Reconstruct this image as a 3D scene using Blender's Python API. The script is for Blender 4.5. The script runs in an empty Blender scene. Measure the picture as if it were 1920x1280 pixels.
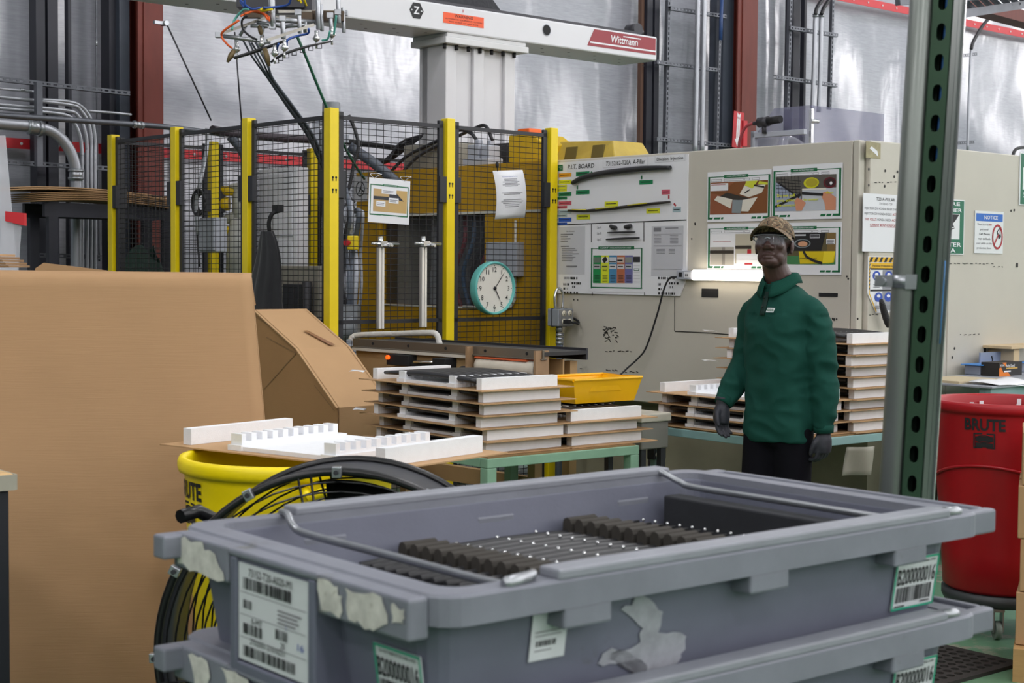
import bpy, bmesh, math, random
from mathutils import Vector, Matrix, noise as mnoise
R = math.radians
random.seed(7)
scene = bpy.context.scene
COL = scene.collection

# ------------------------------------------------------------------ camera
F_PX, CAM_H, PITCH, ROLL = 2900.0, 1.52, math.atan(138 / 2900), 0.0075
cd = bpy.data.cameras.new('camera')
cd.sensor_width = 36.0
cd.lens = F_PX / 1920 * 36
cd.clip_end = 200
cd.dof.use_dof = True
cd.dof.focus_distance = 6.8
cd.dof.aperture_fstop = 9.0
cam = bpy.data.objects.new('camera', cd)
FWD = Vector((0, math.cos(PITCH), -math.sin(PITCH)))
_up = Vector((0, math.sin(PITCH), math.cos(PITCH)))
RGT = Vector((1, 0, 0)) * math.cos(ROLL) + _up * math.sin(ROLL)
UPV = _up * math.cos(ROLL) - Vector((1, 0, 0)) * math.sin(ROLL)
CAMP = Vector((0, 0, CAM_H))
cam.matrix_world = Matrix((( RGT.x, UPV.x, -FWD.x, 0), (RGT.y, UPV.y, -FWD.y, 0), (RGT.z, UPV.z, -FWD.z, CAM_H), (0, 0, 0, 1)))
COL.objects.link(cam)
scene.camera = cam
scene.view_settings.view_transform = 'Standard'
scene.view_settings.look = 'None'
scene.view_settings.gamma = 1
scene.view_settings.use_curve_mapping = False
scene.view_settings.exposure = -0.6
scene.cycles.max_bounces = 6
scene.cycles.diffuse_bounces = 3
scene.cycles.glossy_bounces = 3
scene.cycles.caustics_reflective = False
scene.cycles.caustics_refractive = False

# ------------------------------------------------------------------ hall light
w = bpy.data.worlds.new('hall_air')
scene.world = w
w.use_nodes = True
w.node_tree.nodes['Background'].inputs[0].default_value = (0.88, 0.90, 1.0, 1)
w.node_tree.nodes['Background'].inputs[1].default_value = 0.12
LAMP_Z = 7.4
for lx in (-10.0, -4.0, 2.0, 8.0, 14.0, 20.0, 27.0, 34.0, 41.0, 48.0):
    for ly in (-17.0, -10.0, -3.0, 4.0, 11.0, 18.0, 25.0, 32.0):
        if 10.6 + 0.669 * lx - 0.743 * ly < 1.0: continue        # the hall ends at the sheeted wall
        ld = bpy.data.lights.new('high_bay_lamp', 'POINT')
        ld.shadow_soft_size = 0.38
        ld.energy = 440
        ld.color = (1.0, 0.965, 0.985)
        lo = bpy.data.objects.new('high_bay_lamp', ld)
        lo.location = (lx, ly, LAMP_Z)
        lo.rotation_euler = (0, 0, R(42))
        COL.objects.link(lo)

# ------------------------------------------------------------------ pixel rays
def ray(px, py):
    return RGT * ((px - 960) / F_PX) + UPV * ((640 - py) / F_PX) + FWD

def at(px, py, d):
    r = ray(px, py)
    return CAMP + r * (d / r.y)

def atz(px, py, z):
    r = ray(px, py)
    return CAMP + r * ((z - CAM_H) / r.z)

class Face:
    """A vertical face: a = to the right as one looks at it, local +Y = into it."""
    def __init__(s, P, rz):
        s.P = Vector((P[0], P[1], 0)); s.rz = rz
        s.a = Vector((math.cos(rz), math.sin(rz), 0))
        s.y = Vector((-math.sin(rz), math.cos(rz), 0))
    def hit(s, px, py, off=0.0):
        r = ray(px, py); P = s.P - s.y * off
        return CAMP + r * ((P - CAMP).dot(s.y) / r.dot(s.y))
    def sz(s, px, py, off=0.0):
        h = s.hit(px, py, off)
        return (h - s.P).dot(s.a), h.z
    def pt(s, sx, z, off=0.0):
        p = s.P + s.a * sx - s.y * off
        return Vector((p.x, p.y, z))

RZB = R(42)      # faces that run away to the right
RZA = R(-48)     # faces that run away to the left

# ------------------------------------------------------------------ colours and materials
def lin(h):
    h = h.lstrip('#')
    o = []
    for i in (0, 2, 4):
        c = int(h[i:i + 2], 16) / 255
        o.append(c / 12.92 if c <= 0.04045 else ((c + 0.055) / 1.055) ** 2.4)
    return (*o, 1.0)

MATS = {}
def M(name, col='#888888', rough=0.55, metal=0.0, var=0.0, vs=6.0, bump=0.0, bs=80.0,
      stretch=None, trans=0.0, alpha=1.0, emit=0.0, coat=0.0, spec=0.5, sheen=0.0, dirt=None, ds=3.0, dt=0.62):
    if name in MATS: return MATS[name]
    m = bpy.data.materials.new(name); m.use_nodes = True
    nt = m.node_tree; N = nt.nodes; L = nt.links
    b = N['Principled BSDF']
    c = lin(col)
    b.inputs['Base Color'].default_value = c
    b.inputs['Roughness'].default_value = rough
    b.inputs['Metallic'].default_value = metal
    b.inputs['Specular IOR Level'].default_value = spec
    if trans: b.inputs['Transmission Weight'].default_value = trans
    if alpha < 1: b.inputs['Alpha'].default_value = alpha
    if coat: b.inputs['Coat Weight'].default_value = coat
    if sheen: b.inputs['Sheen Weight'].default_value = sheen
    if emit:
        b.inputs['Emission Color'].default_value = c
        b.inputs['Emission Strength'].default_value = emit
    if var or bump or dirt:
        tc = N.new('ShaderNodeTexCoord'); mp = N.new('ShaderNodeMapping')
        L.new(tc.outputs['Object'], mp.inputs['Vector'])
        if stretch: mp.inputs['Scale'].default_value = stretch
    last = None
    if var:
        n = N.new('ShaderNodeTexNoise'); n.inputs['Scale'].default_value = vs
        n.inputs['Detail'].default_value = 6; n.inputs['Roughness'].default_value = 0.6
        L.new(mp.outputs[0], n.inputs['Vector'])
        r = N.new('ShaderNodeValToRGB')
        r.color_ramp.elements[0].position = 0.3; r.color_ramp.elements[1].position = 0.7
        r.color_ramp.elements[0].color = (*[x * (1 - var) for x in c[:3]], 1)
        r.color_ramp.elements[1].color = (*[min(1, x * (1 + var * 0.6)) for x in c[:3]], 1)
        L.new(n.outputs['Fac'], r.inputs['Fac'])
        L.new(r.outputs['Color'], b.inputs['Base Color'])
        last = r.outputs['Color']
    if dirt:
        n2 = N.new('ShaderNodeTexNoise'); n2.inputs['Scale'].default_value = ds
        n2.inputs['Detail'].default_value = 9; n2.inputs['Roughness'].default_value = 0.7
        L.new(mp.outputs[0], n2.inputs['Vector'])
        r2 = N.new('ShaderNodeValToRGB')
        r2.color_ramp.elements[0].position = dt; r2.color_ramp.elements[1].position = min(1, dt + 0.1)
        L.new(n2.outputs['Fac'], r2.inputs['Fac'])
        mx = N.new('ShaderNodeMix'); mx.data_type = 'RGBA'
        mx.inputs['B'].default_value = lin(dirt)
        L.new(r2.outputs['Color'], mx.inputs['Factor'])
        if last: L.new(last, mx.inputs['A'])
        else: mx.inputs['A'].default_value = c
        L.new(mx.outputs['Result'], b.inputs['Base Color'])
    if bump:
        n3 = N.new('ShaderNodeTexNoise'); n3.inputs['Scale'].default_value = bs
        n3.inputs['Detail'].default_value = 4
        L.new(mp.outputs[0], n3.inputs['Vector'])
        bp = N.new('ShaderNodeBump'); bp.inputs['Strength'].default_value = bump
        bp.inputs['Distance'].default_value = 0.01
        L.new(n3.outputs['Fac'], bp.inputs['Height'])
        L.new(bp.outputs[0], b.inputs['Normal'])
    MATS[name] = m
    return m

white = M('white_paint', '#cfd0d2', 0.45, var=0.05, vs=3, dirt='#9d9a94', ds=2.5, dt=0.66)
paper = M('paper', '#e2e3e8', 0.6)
paperg = M('paper_grey', '#c6c7cd', 0.6)
ink = M('ink', '#1a1a1e', 0.6)
inkg = M('ink_grey', '#7a7a80', 0.6)
inkr = M('ink_red', '#a8202c', 0.6)
inkb = M('ink_blue', '#2f4fae', 0.6)
green_ink = M('ink_green', '#14673f', 0.55)
yellow = M('fence_yellow', '#ecd00a', 0.38, var=0.05, vs=5)
black = M('black_powder', '#24252b', 0.5)
blackm = M('black_matte', '#17171a', 0.75)
wirem = M('black_wire', '#1c1c20', 0.5)
galv = M('galvanised', '#a8abb0', 0.34, metal=0.85, var=0.12, vs=14)
emt = M('conduit_steel', '#a4a7ae', 0.38, metal=0.55, var=0.1, vs=6)
strutm = M('strut_steel', '#666970', 0.45, metal=0.6, var=0.15, vs=9)
chrome = M('bright_aluminium', '#dadbdd', 0.22, metal=0.9)
alum = M('aluminium', '#95928a', 0.35, metal=0.7, var=0.1, vs=10)
darkmet = M('dark_metal', '#3b3b40', 0.45, metal=0.4, var=0.15)
cablem = M('cable_black', '#232328', 0.5)
cableg = M('cable_grey', '#5d6470', 0.5)
redtape = M('red_tape', '#c3202b', 0.5, var=0.08, vs=3)
redcol = M('red_oxide', '#6a2a20', 0.62, var=0.16, vs=5, stretch=(3, 3, 0.5))
bluegrey = M('blue_grey_steel', '#3e4450', 0.55, var=0.12, vs=4)
darknavy = M('dark_navy_steel', '#22232e', 0.55, var=0.15, vs=4)
foam = M('white_foam', '#eef0f4', 0.7, var=0.03, vs=40, bump=0.12, bs=260)
trimm = M('black_trim', '#2b2b2e', 0.42, var=0.08, vs=20)
sleeve = M('dark_foam', '#38342f', 0.85, var=0.1, vs=30)
green_tab = M('table_green', '#7fa48b', 0.5, var=0.12, vs=7, dirt='#5b6f60', ds=5, dt=0.66)
teal_tab = M('table_teal', '#86a8a8', 0.5, var=0.1, vs=7, dirt='#55706b', ds=4, dt=0.64)
brutey = M('can_yellow', '#ffe305', 0.42, var=0.05, vs=6, dirt='#8f7a1c', ds=4, dt=0.68)
bruter = M('can_red', '#a60416', 0.42, var=0.08, vs=6, dirt='#74050f', ds=5, dt=0.68)
biny = M('bin_yellow', '#f5b90a', 0.35)
greym = M('tool_grey', '#8b9096', 0.5, var=0.08)
lightgrey = M('light_grey_box', '#a9adb8', 0.45)
wood = M('wood', '#b58e5c', 0.6, var=0.15, vs=8, stretch=(1, 8, 8))
machy = M('machine_yellow', '#b98d0c', 0.45, var=0.1, vs=3, dirt='#7d6216', ds=2.5, dt=0.66)
clear = M('clear_acrylic', '#8686a2', 0.08, trans=0.0, alpha=0.38)
concretegrey = M('cast_grey', '#8d8a80', 0.7, var=0.15, vs=6)
tan_ply = M('tan_panel', '#b59468', 0.6, var=0.12, vs=5)
offw = M('off_white_plastic', '#d8d2bd', 0.4)
orange = M('orange', '#e8661c', 0.5)

def cardboard_mat(name, col, scale=(1, 1, 40)):
    m = M(name, col, 0.78, var=0.07, vs=1.6)
    nt = m.node_tree; N = nt.nodes; L = nt.links; b = N['Principled BSDF']
    tc = N.new('ShaderNodeTexCoord'); mp = N.new('ShaderNodeMapping')
    mp.inputs['Scale'].default_value = scale
    L.new(tc.outputs['Object'], mp.inputs['Vector'])
    n = N.new('ShaderNodeTexNoise'); n.inputs['Scale'].default_value = 9; n.inputs['Detail'].default_value = 5
    L.new(mp.outputs[0], n.inputs['Vector'])
    bp = N.new('ShaderNodeBump'); bp.inputs['Strength'].default_value = 0.12; bp.inputs['Distance'].default_value = 0.004
    L.new(n.outputs['Fac'], bp.inputs['Height']); L.new(bp.outputs[0], b.inputs['Normal'])
    return m
card = cardboard_mat('cardboard', '#b28d66')
cardl = cardboard_mat('cardboard_light', '#b8936a')
cardd = cardboard_mat('cardboard_dark', '#8d6c48')

# ------------------------------------------------------------------ mesh builder
class MB:
    def __init__(s):
        s.v = []; s.f = []; s.m = []; s.s = []
    def add(s, verts, faces, mi=0, sm=False):
        o = len(s.v)
        s.v += [tuple(v) for v in verts]
        for f in faces:
            s.f.append([o + i for i in f]); s.m.append(mi); s.s.append(sm)
        return s
    def box(s, x0, y0, z0, x1, y1, z1, mi=0):
        vs = [(x, y, z) for z in (z0, z1) for y in (y0, y1) for x in (x0, x1)]
        return s.add(vs, [(0, 2, 3, 1), (4, 5, 7, 6), (0, 1, 5, 4), (2, 6, 7, 3), (0, 4, 6, 2), (1, 3, 7, 5)], mi)
    def cbox(s, c, d, mi=0):
        return s.box(c[0] - d[0] / 2, c[1] - d[1] / 2, c[2] - d[2] / 2, c[0] + d[0] / 2, c[1] + d[1] / 2, c[2] + d[2] / 2, mi)
    def hexa(s, bot, top, mi=0):
        """bottom and top quads, same winding"""
        return s.add(list(bot) + list(top), [(3, 2, 1, 0), (4, 5, 6, 7), (0, 1, 5, 4), (1, 2, 6, 5), (2, 3, 7, 6), (3, 0, 4, 7)], mi)
    def bar(s, p0, p1, wd, h, mi=0, up=(0, 0, 1)):
        p0 = Vector(p0); p1 = Vector(p1); d = (p1 - p0).normalized()
        u = Vector(up)
        if abs(d.dot(u)) > 0.98: u = Vector((0, 1, 0))
        x = d.cross(u).normalized(); u = x.cross(d).normalized()
        a, b = x * wd / 2, u * h / 2
        return s.hexa([p0 - a - b, p0 + a - b, p0 + a + b, p0 - a + b], [p1 - a - b, p1 + a - b, p1 + a + b, p1 - a + b], mi)
    def tube(s, pts, r, n=8, mi=0, cap=True, sm=True, flat=1.0):
        pts = [Vector(p) for p in pts]; k = len(pts)
        rs = r if isinstance(r, (list, tuple)) else [r] * k
        ts = []
        for i in range(k):
            a = pts[max(0, i - 1)]; b = pts[min(k - 1, i + 1)]
            ts.append((b - a).normalized())
        up = Vector((0, 0, 1)) if abs(ts[0].z) < 0.9 else Vector((1, 0, 0))
        x = ts[0].cross(up).normalized()
        vs = []
        for i in range(k):
            x = (x - ts[i] * x.dot(ts[i])).normalized(); y = ts[i].cross(x)
            for j in range(n):
                an = 2 * math.pi * j / n
                vs.append(pts[i] + x * (math.cos(an) * rs[i]) + y * (math.sin(an) * rs[i] * flat))
        fs = []
        for i in range(k - 1):
            for j in range(n):
                j2 = (j + 1) % n
                fs.append((i * n + j, i * n + j2, (i + 1) * n + j2, (i + 1) * n + j))
        s.add(vs, fs, mi, sm)
        if cap:
            o = len(s.v) - len(vs)
            s.f.append([o + j for j in reversed(range(n))]); s.m.append(mi); s.s.append(False)
            s.f.append([o + (k - 1) * n + j for j in range(n)]); s.m.append(mi); s.s.append(False)
        return s
    def cyl(s, p0, p1, r, n=16, mi=0, r1=None):
        return s.tube([p0, p1], [r, r if r1 is None else r1], n, mi)
    def lathe(s, prof, n=32, mi=0, c=(0, 0, 0), sm=True):
        vs = []; k = len(prof)
        for (r, z) in prof:
            for j in range(n):
                a = 2 * math.pi * j / n
                vs.append((c[0] + r * math.cos(a), c[1] + r * math.sin(a), c[2] + z))
        fs = []
        for i in range(k - 1):
            for j in range(n):
                j2 = (j + 1) % n
                fs.append((i * n + j, i * n + j2, (i + 1) * n + j2, (i + 1) * n + j))
        return s.add(vs, fs, mi, sm)
    def extr(s, pts, vec, mi=0, sm=False):
        pts = [Vector(p) for p in pts]; vec = Vector(vec); n = len(pts)
        fs = [list(range(n))[::-1], [n + i for i in range(n)]]
        s.add(pts + [p + vec for p in pts], fs, mi)
        o = len(s.v) - 2 * n
        for i in range(n):
            j = (i + 1) % n
            s.f.append([o + i, o + j, o + n + j, o + n + i]); s.m.append(mi); s.s.append(sm)
        return s
    def ell(s, c, rad, nu=16, nv=10, mi=0):
        vs = []; c = Vector(c)
        for i in range(nv + 1):
            th = math.pi * i / nv
            for j in range(nu):
                a = 2 * math.pi * j / nu
                vs.append((c.x + rad[0] * math.sin(th) * math.cos(a), c.y + rad[1] * math.sin(th) * math.sin(a), c.z + rad[2] * math.cos(th)))
        fs = []
        for i in range(nv):
            for j in range(nu):
                j2 = (j + 1) % nu
                fs.append((i * nu + j, (i + 1) * nu + j, (i + 1) * nu + j2, i * nu + j2))
        return s.add(vs, fs, mi, True)
    def grid(s, fn, nu, nv, mi=0, sm=True, closed=False):
        vs = [fn(i / nu, j / nv) for j in range(nv + 1) for i in range(nu + 1)]
        fs = [(j * (nu + 1) + i, j * (nu + 1) + i + 1, (j + 1) * (nu + 1) + i + 1, (j + 1) * (nu + 1) + i) for j in range(nv) for i in range(nu)]
        return s.add(vs, fs, mi, sm)
    def mesh(s, name, mats):
        me = bpy.data.meshes.new(name)
        me.from_pydata(s.v, [], s.f)
        for m in (mats if isinstance(mats, (list, tuple)) else [mats]): me.materials.append(m)
        me.polygons.foreach_set('material_index', s.m)
        me.polygons.foreach_set('use_smooth', s.s)
        bm = bmesh.new(); bm.from_mesh(me)
        bmesh.ops.recalc_face_normals(bm, faces=bm.faces)
        bm.to_mesh(me); bm.free()
        me.update()
        return me
    def build(s, name, mats, parent=None, loc=None, rz=0.0, bevel=0.0, solid=0.0, each=False):
        if each:
            par = list(range(len(s.v)))
            def find(i):
                while par[i] != i: par[i] = par[par[i]]; i = par[i]
                return i
            for f in s.f:
                for i in f[1:]: par[find(i)] = find(f[0])
            grp = {}
            for k, f in enumerate(s.f): grp.setdefault(find(f[0]), []).append(k)
            for ks in grp.values():
                b = MB(); mp = {}
                for k in ks:
                    fn = []
                    for i in s.f[k]:
                        if i not in mp: mp[i] = len(b.v); b.v.append(s.v[i])
                        fn.append(mp[i])
                    b.f.append(fn); b.m.append(s.m[k]); b.s.append(s.s[k])
                o = b.build(name, mats, parent, loc, rz, bevel, solid)
            return o
        o = bpy.data.objects.new(name, s.mesh(name, mats))
        COL.objects.link(o)
        if parent: o.parent = parent
        if loc is not None: o.location = loc
        if rz: o.rotation_euler = (0, 0, rz)
        if solid:
            md = o.modifiers.new('solid', 'SOLIDIFY'); md.thickness = solid; md.offset = 0
        if bevel:
            md = o.modifiers.new('bevel', 'BEVEL'); md.width = bevel; md.segments = 2; md.limit_method = 'ANGLE'; md.angle_limit = R(40)
        return o

def tag(o, label=None, cat=None, group=None, kind=None):
    if label: o['label'] = label
    if cat: o['category'] = cat
    if group: o['group'] = group
    if kind: o['kind'] = kind
    return o

def thing(name, label, cat, loc=(0, 0, 0), rz=0.0, group=None):
    o = bpy.data.objects.new(name, None); COL.objects.link(o)
    o.empty_display_size = 0.1
    o.location = loc; o.rotation_euler = (0, 0, rz)
    return tag(o, label, cat, group)

def copy_tree(o, parent=None):
    c = o.copy(); COL.objects.link(c); c.parent = parent
    for ch in list(o.children): copy_tree(ch, c)
    return c

def spl(pts, n=8):
    pts = [Vector(p) for p in pts]; out = []
    P = [pts[0] * 2 - pts[1]] + pts + [pts[-1] * 2 - pts[-2]]
    for i in range(1, len(P) - 2):
        a, b, c, d = P[i - 1], P[i], P[i + 1], P[i + 2]
        for k in range(n):
            t = k / n
            out.append(0.5 * ((2 * b) + (c - a) * t + (2 * a - 5 * b + 4 * c - d) * t * t + (3 * b - a - 3 * c + d) * t ** 3))
    out.append(pts[-1])
    return out

# ------------------------------------------------------------------ flat print
_tx = {}
def text_geo(t, bold=0.0):
    k = (t, bold)
    if k in _tx: return _tx[k]
    cu = bpy.data.curves.new('t', 'FONT'); cu.body = t; cu.size = 1.0; cu.offset = bold
    cu.resolution_u = 2
    ob = bpy.data.objects.new('t', cu); COL.objects.link(ob)
    bpy.context.view_layer.update()
    dg = bpy.context.evaluated_depsgraph_get()
    me = bpy.data.meshes.new_from_object(ob.evaluated_get(dg))
    vs = [(v.co.x, v.co.y) for v in me.vertices]; fs = [tuple(p.vertices) for p in me.polygons]
    bpy.data.objects.remove(ob); bpy.data.curves.remove(cu); bpy.data.meshes.remove(me)
    if vs:
        x0 = min(v[0] for v in vs); x1 = max(v[0] for v in vs)
        y0 = min(v[1] for v in vs); y1 = max(v[1] for v in vs)
    else: x0 = y0 = 0; x1 = y1 = 1
    _tx[k] = (vs, fs, x0, x1, y0, y1)
    return _tx[k]

class Pr:
    def __init__(s): s.mb = MB(); s.mats = []
    def mi(s, m):
        if m not in s.mats: s.mats.append(m)
        return s.mats.index(m)
    def poly(s, pts, m, l=1):
        s.mb.add([(x, -0.0007 * l, z) for x, z in pts], [list(range(len(pts)))], s.mi(m)); return s
    def rect(s, x0, z0, x1, z1, m, l=1):
        return s.poly([(x0, z0), (x1, z0), (x1, z1), (x0, z1)], m, l)
    def frame(s, x0, z0, x1, z1, t, m, l=1):
        s.rect(x0, z0, x1, z0 + t, m, l); s.rect(x0, z1 - t, x1, z1, m, l)
        s.rect(x0, z0, x0 + t, z1, m, l); return s.rect(x1 - t, z0, x1, z1, m, l)
    def disc(s, cx, cz, r, m, l=1, n=20, rz_=None):
        q = rz_ or r
        return s.poly([(cx + r * math.cos(6.2832 * i / n), cz + q * math.sin(6.2832 * i / n)) for i in range(n)], m, l)
    def ring(s, cx, cz, r, t, m, l=1, n=28, q=None):
        q = q or r
        for i in range(n):
            a, b = 6.2832 * i / n, 6.2832 * (i + 1) / n
            s.poly([(cx + r * math.cos(a), cz + q * math.sin(a)), (cx + r * math.cos(b), cz + q * math.sin(b)),
                    (cx + (r - t) * math.cos(b), cz + (q - t) * math.sin(b)), (cx + (r - t) * math.cos(a), cz + (q - t) * math.sin(a))], m, l)
        return s
    def line(s, x0, z0, x1, z1, t, m, l=2):
        d = Vector((x1 - x0, z1 - z0)); n = Vector((-d.y, d.x)).normalized() * t / 2
        return s.poly([(x0 - n.x, z0 - n.y), (x1 - n.x, z1 - n.y), (x1 + n.x, z1 + n.y), (x0 + n.x, z0 + n.y)], m, l)
    def text(s, t, x, z, h, m, l=2, al='c', wd=None, bold=0.0, slant=0.0):
        """cap height h, baseline z; wd fits the width"""
        vs, fs, x0, x1, y0, y1 = text_geo(t, bold * 0.45)
        cap = 0.69
        k = h / cap; kx = k if wd is None else wd / (x1 - x0)
        W = (x1 - x0) * kx
        ox = x - (W / 2 if al == 'c' else W if al == 'r' else 0)
        s.mb.add([(ox + (vx - x0) * kx + slant * vy * k, -0.0007 * l, z + vy * k) for vx, vy in vs], fs, s.mi(m)); return s
    def lines(s, x0, z0, x1, z1, n, m, l=2, rag=0.3, th=0.42):
        st = (z1 - z0) / n
        for i in range(n):
            e = x0 + (x1 - x0) * (1 - rag * random.random())
            s.rect(x0, z0 + st * i, e, z0 + st * i + st * th, m, l)
        return s
    def bars(s, x0, z0, x1, z1, m, l=2, unit=None):
        u = unit or (x1 - x0) / 60
        x = x0
        while x < x1 - u:
            wd = u * random.choice((1, 1, 2, 3)); s.rect(x, z0, min(x1, x + wd), z1, m, l)
            x += wd + u * random.choice((1, 1, 2))
        return s
    def build(s, name, parent):
        me = bpy.data.meshes.new(name); b = s.mb
        me.from_pydata(b.v, [], b.f)
        for m in s.mats: me.materials.append(m)
        me.polygons.foreach_set('material_index', b.m); me.update()
        o = bpy.data.objects.new(name, me); COL.objects.link(o); o.parent = parent
        return o

def sheet_obj(name, label, cat, P, rz, wd, h, m=None, t=0.0012, group=None, bend=0.0, tilt=0.0, shape=None):
    """paper or plate: local x right, z up, front at -y; P = world point of its lower left corner"""
    mb = MB()
    if bend:
        mb.grid(lambda a, b: (a * wd, -bend * (4 * b * (1 - b)), b * h), 2, 10, 0)
        mb.v = mb.v
        o = mb.build(name, m or paper, None, P, rz, solid=t)
    elif shape:
        mb.extr([(x * wd, 0, z * h) for x, z in shape], (0, t, 0)); o = mb.build(name, m or paper, None, P, rz)
    else:
        mb.box(0, 0, 0, wd, t, h); o = mb.build(name, m or paper, None, P, rz)
    if tilt: o.rotation_euler = (0, tilt, rz)
    return tag(o, label, cat, group)

def place(face, x0, y0, x1, y1, off=0.002):
    """pixel box (left, top, right, bottom at mid edges) on a face -> corner point, width, height"""
    ym = (y0 + y1) / 2; xm = (x0 + x1) / 2
    s0, _ = face.sz(x0, ym, off); s1, _ = face.sz(x1, ym, off)
    _, z1 = face.sz(xm, y0, off); _, z0 = face.sz(xm, y1, off)
    return face.pt(s0, z0, off), s1 - s0, z1 - z0
# ================================================================== the hall
def floor_mat():
    m = M('painted_floor', '#5f8668', 0.42, var=0.2, vs=2.2, bump=0.05, bs=30)
    nt = m.node_tree; N = nt.nodes; L = nt.links; b = N['Principled BSDF']
    src = b.inputs['Base Color'].links[0].from_socket
    tc = N.new('ShaderNodeTexCoord')
    n = N.new('ShaderNodeTexNoise'); n.inputs['Scale'].default_value = 3.5; n.inputs['Detail'].default_value = 10
    n.inputs['Roughness'].default_value = 0.72
    L.new(tc.outputs['Object'], n.inputs['Vector'])
    r = N.new('ShaderNodeValToRGB'); r.color_ramp.elements[0].position = 0.53; r.color_ramp.elements[1].position = 0.60
    L.new(n.outputs['Fac'], r.inputs['Fac'])
    mx = N.new('ShaderNodeMix'); mx.data_type = 'RGBA'; mx.inputs['B'].default_value = lin('#9a8f82')
    L.new(r.outputs['Color'], mx.inputs['Factor']); L.new(src, mx.inputs['A'])
    L.new(mx.outputs['Result'], b.inputs['Base Color'])
    return m
fl = MB().box(-40, -40, -0.2, 70, 60, 0).build('floor', floor_mat())
tag(fl, kind='structure')
ce = MB().box(-40, -40, 9.0, 70, 60, 9.2).build('ceiling', M('ceiling_panel', '#c9cacc', 0.8))
tag(ce, kind='structure')

WALL = Face((-2.976, 12.6), RZB)

def wall_mat():
    m = bpy.data.materials.new('vinyl_sheeting'); m.use_nodes = True
    nt = m.node_tree; N = nt.nodes; L = nt.links; b = N['Principled BSDF']
    b.inputs['Roughness'].default_value = 0.15
    b.inputs['Specular IOR Level'].default_value = 0.8
    tc = N.new('ShaderNodeTexCoord'); mp = N.new('ShaderNodeMapping'); mp.inputs['Scale'].default_value = (0.7, 1, 8)
    L.new(tc.outputs['Object'], mp.inputs['Vector'])
    n = N.new('ShaderNodeTexNoise'); n.inputs['Scale'].default_value = 9; n.inputs['Detail'].default_value = 8; n.inputs['Roughness'].default_value = 0.7
    L.new(mp.outputs[0], n.inputs['Vector'])
    r = N.new('ShaderNodeValToRGB')
    r.color_ramp.elements[0].position = 0.3; r.color_ramp.elements[0].color = lin('#999ba5')
    r.color_ramp.elements[1].position = 0.7; r.color_ramp.elements[1].color = lin('#aeb0ba')
    L.new(n.outputs['Fac'], r.inputs['Fac']); L.new(r.outputs['Color'], b.inputs['Base Color'])
    # long slanting creases of the stretched film
    mp2 = N.new('ShaderNodeMapping'); mp2.inputs['Scale'].default_value = (1.5, 1, 0.8); mp2.inputs['Rotation'].default_value = (0, R(20), 0)
    L.new(tc.outputs['Object'], mp2.inputs['Vector'])
    n2 = N.new('ShaderNodeTexNoise'); n2.inputs['Scale'].default_value = 2.2; n2.inputs['Detail'].default_value = 3
    L.new(mp2.outputs[0], n2.inputs['Vector'])
    ad = N.new('ShaderNodeMath'); ad.operation = 'MULTIPLY_ADD'; ad.inputs[1].default_value = 0.05
    L.new(n.outputs['Fac'], ad.inputs[0]); L.new(n2.outputs['Fac'], ad.inputs[2])
    bp = N.new('ShaderNodeBump'); bp.inputs['Strength'].default_value = 0.3; bp.inputs['Distance'].default_value = 0.02
    L.new(ad.outputs[0], bp.inputs['Height']); L.new(bp.outputs[0], b.inputs['Normal'])
    return m

def wall_pt(a, b_):
    s = -9 + 45 * a; z = 9.0 * b_
    d = 0.06 * mnoise.noise(Vector((s * 0.55, z * 0.7, 3.1))) + 0.03 * mnoise.noise(Vector((s * 1.7 + z * 0.4, z * 0.45, 8.0)))
    return (s, 0.12 + d, z)
wb = MB().grid(wall_pt, 220, 60).build('wall_back', wall_mat(), None, WALL.P, RZB)
tag(wb, kind='structure')

def wseg(mb, px0, py0, px1, py1, off, wd, h, mi=0):
    mb.bar(WALL.hit(px0, py0, off), WALL.hit(px1, py1, off), wd, h, mi)

# red safety stripes stuck along the sheeting
def stripe(n, px, py_top, py_bot, s0, s1):
    _, z1 = WALL.sz(px, py_top, 0); _, z0 = WALL.sz(px, py_bot, 0)
    mb = MB().box(s0, -0.035, z0, s1, -0.025, z1)
    o = tag(mb.build('trim_%d' % n, redtape, None, WALL.P, RZB), kind='structure')
    d = MB(); s = s0 + 0.1
    while s < s1:
        d.cyl((s, -0.036, (z0 + z1) / 2), (s, -0.042, (z0 + z1) / 2), 0.011, 8); s += 0.30
    tag(d.build('rivet', white, o), kind='stuff')
_sa = WALL.sz(-60, 260)[0]; _sb = WALL.sz(790, 312)[0]
stripe(1, 300, 277, 295, _sa, _sb)
stripe(2, 1750, 24.5, 38, WALL.sz(1500, 0)[0], WALL.sz(1990, 70)[0])

# ---- columns
def vmember(name, label, cat, px0, px1, py, off, dep, m, z0=0.0, z1=8.9, group=None, ibeam=False):
    s0 = WALL.sz(px0, py, off)[0]; s1 = WALL.sz(px1, py, off)[0]
    mb = MB()
    if ibeam:
        wd = s1 - s0
        mb.box(s0, -off, z0, s1, -off + 0.02, z1); mb.box(s0, -off + dep - 0.02, z0, s1, -off + dep, z1)
        mb.box(s0 + wd * 0.42, -off + 0.02, z0, s0 + wd * 0.58, -off + dep - 0.02, z1)
        mb.box(s0 - 0.06, -off - 0.01, 0, s1 + 0.06, -off + dep + 0.01, 0.025)
        mb.box(s0 + wd * 0.2, -off - 0.012, 1.0, s0 + wd * 0.26, -off, z1)
    else:
        mb.box(s0, -off, z0, s1, -off + dep, z1)
    return tag(mb.build(name, m, None, WALL.P, RZB), label, cat, group)

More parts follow.
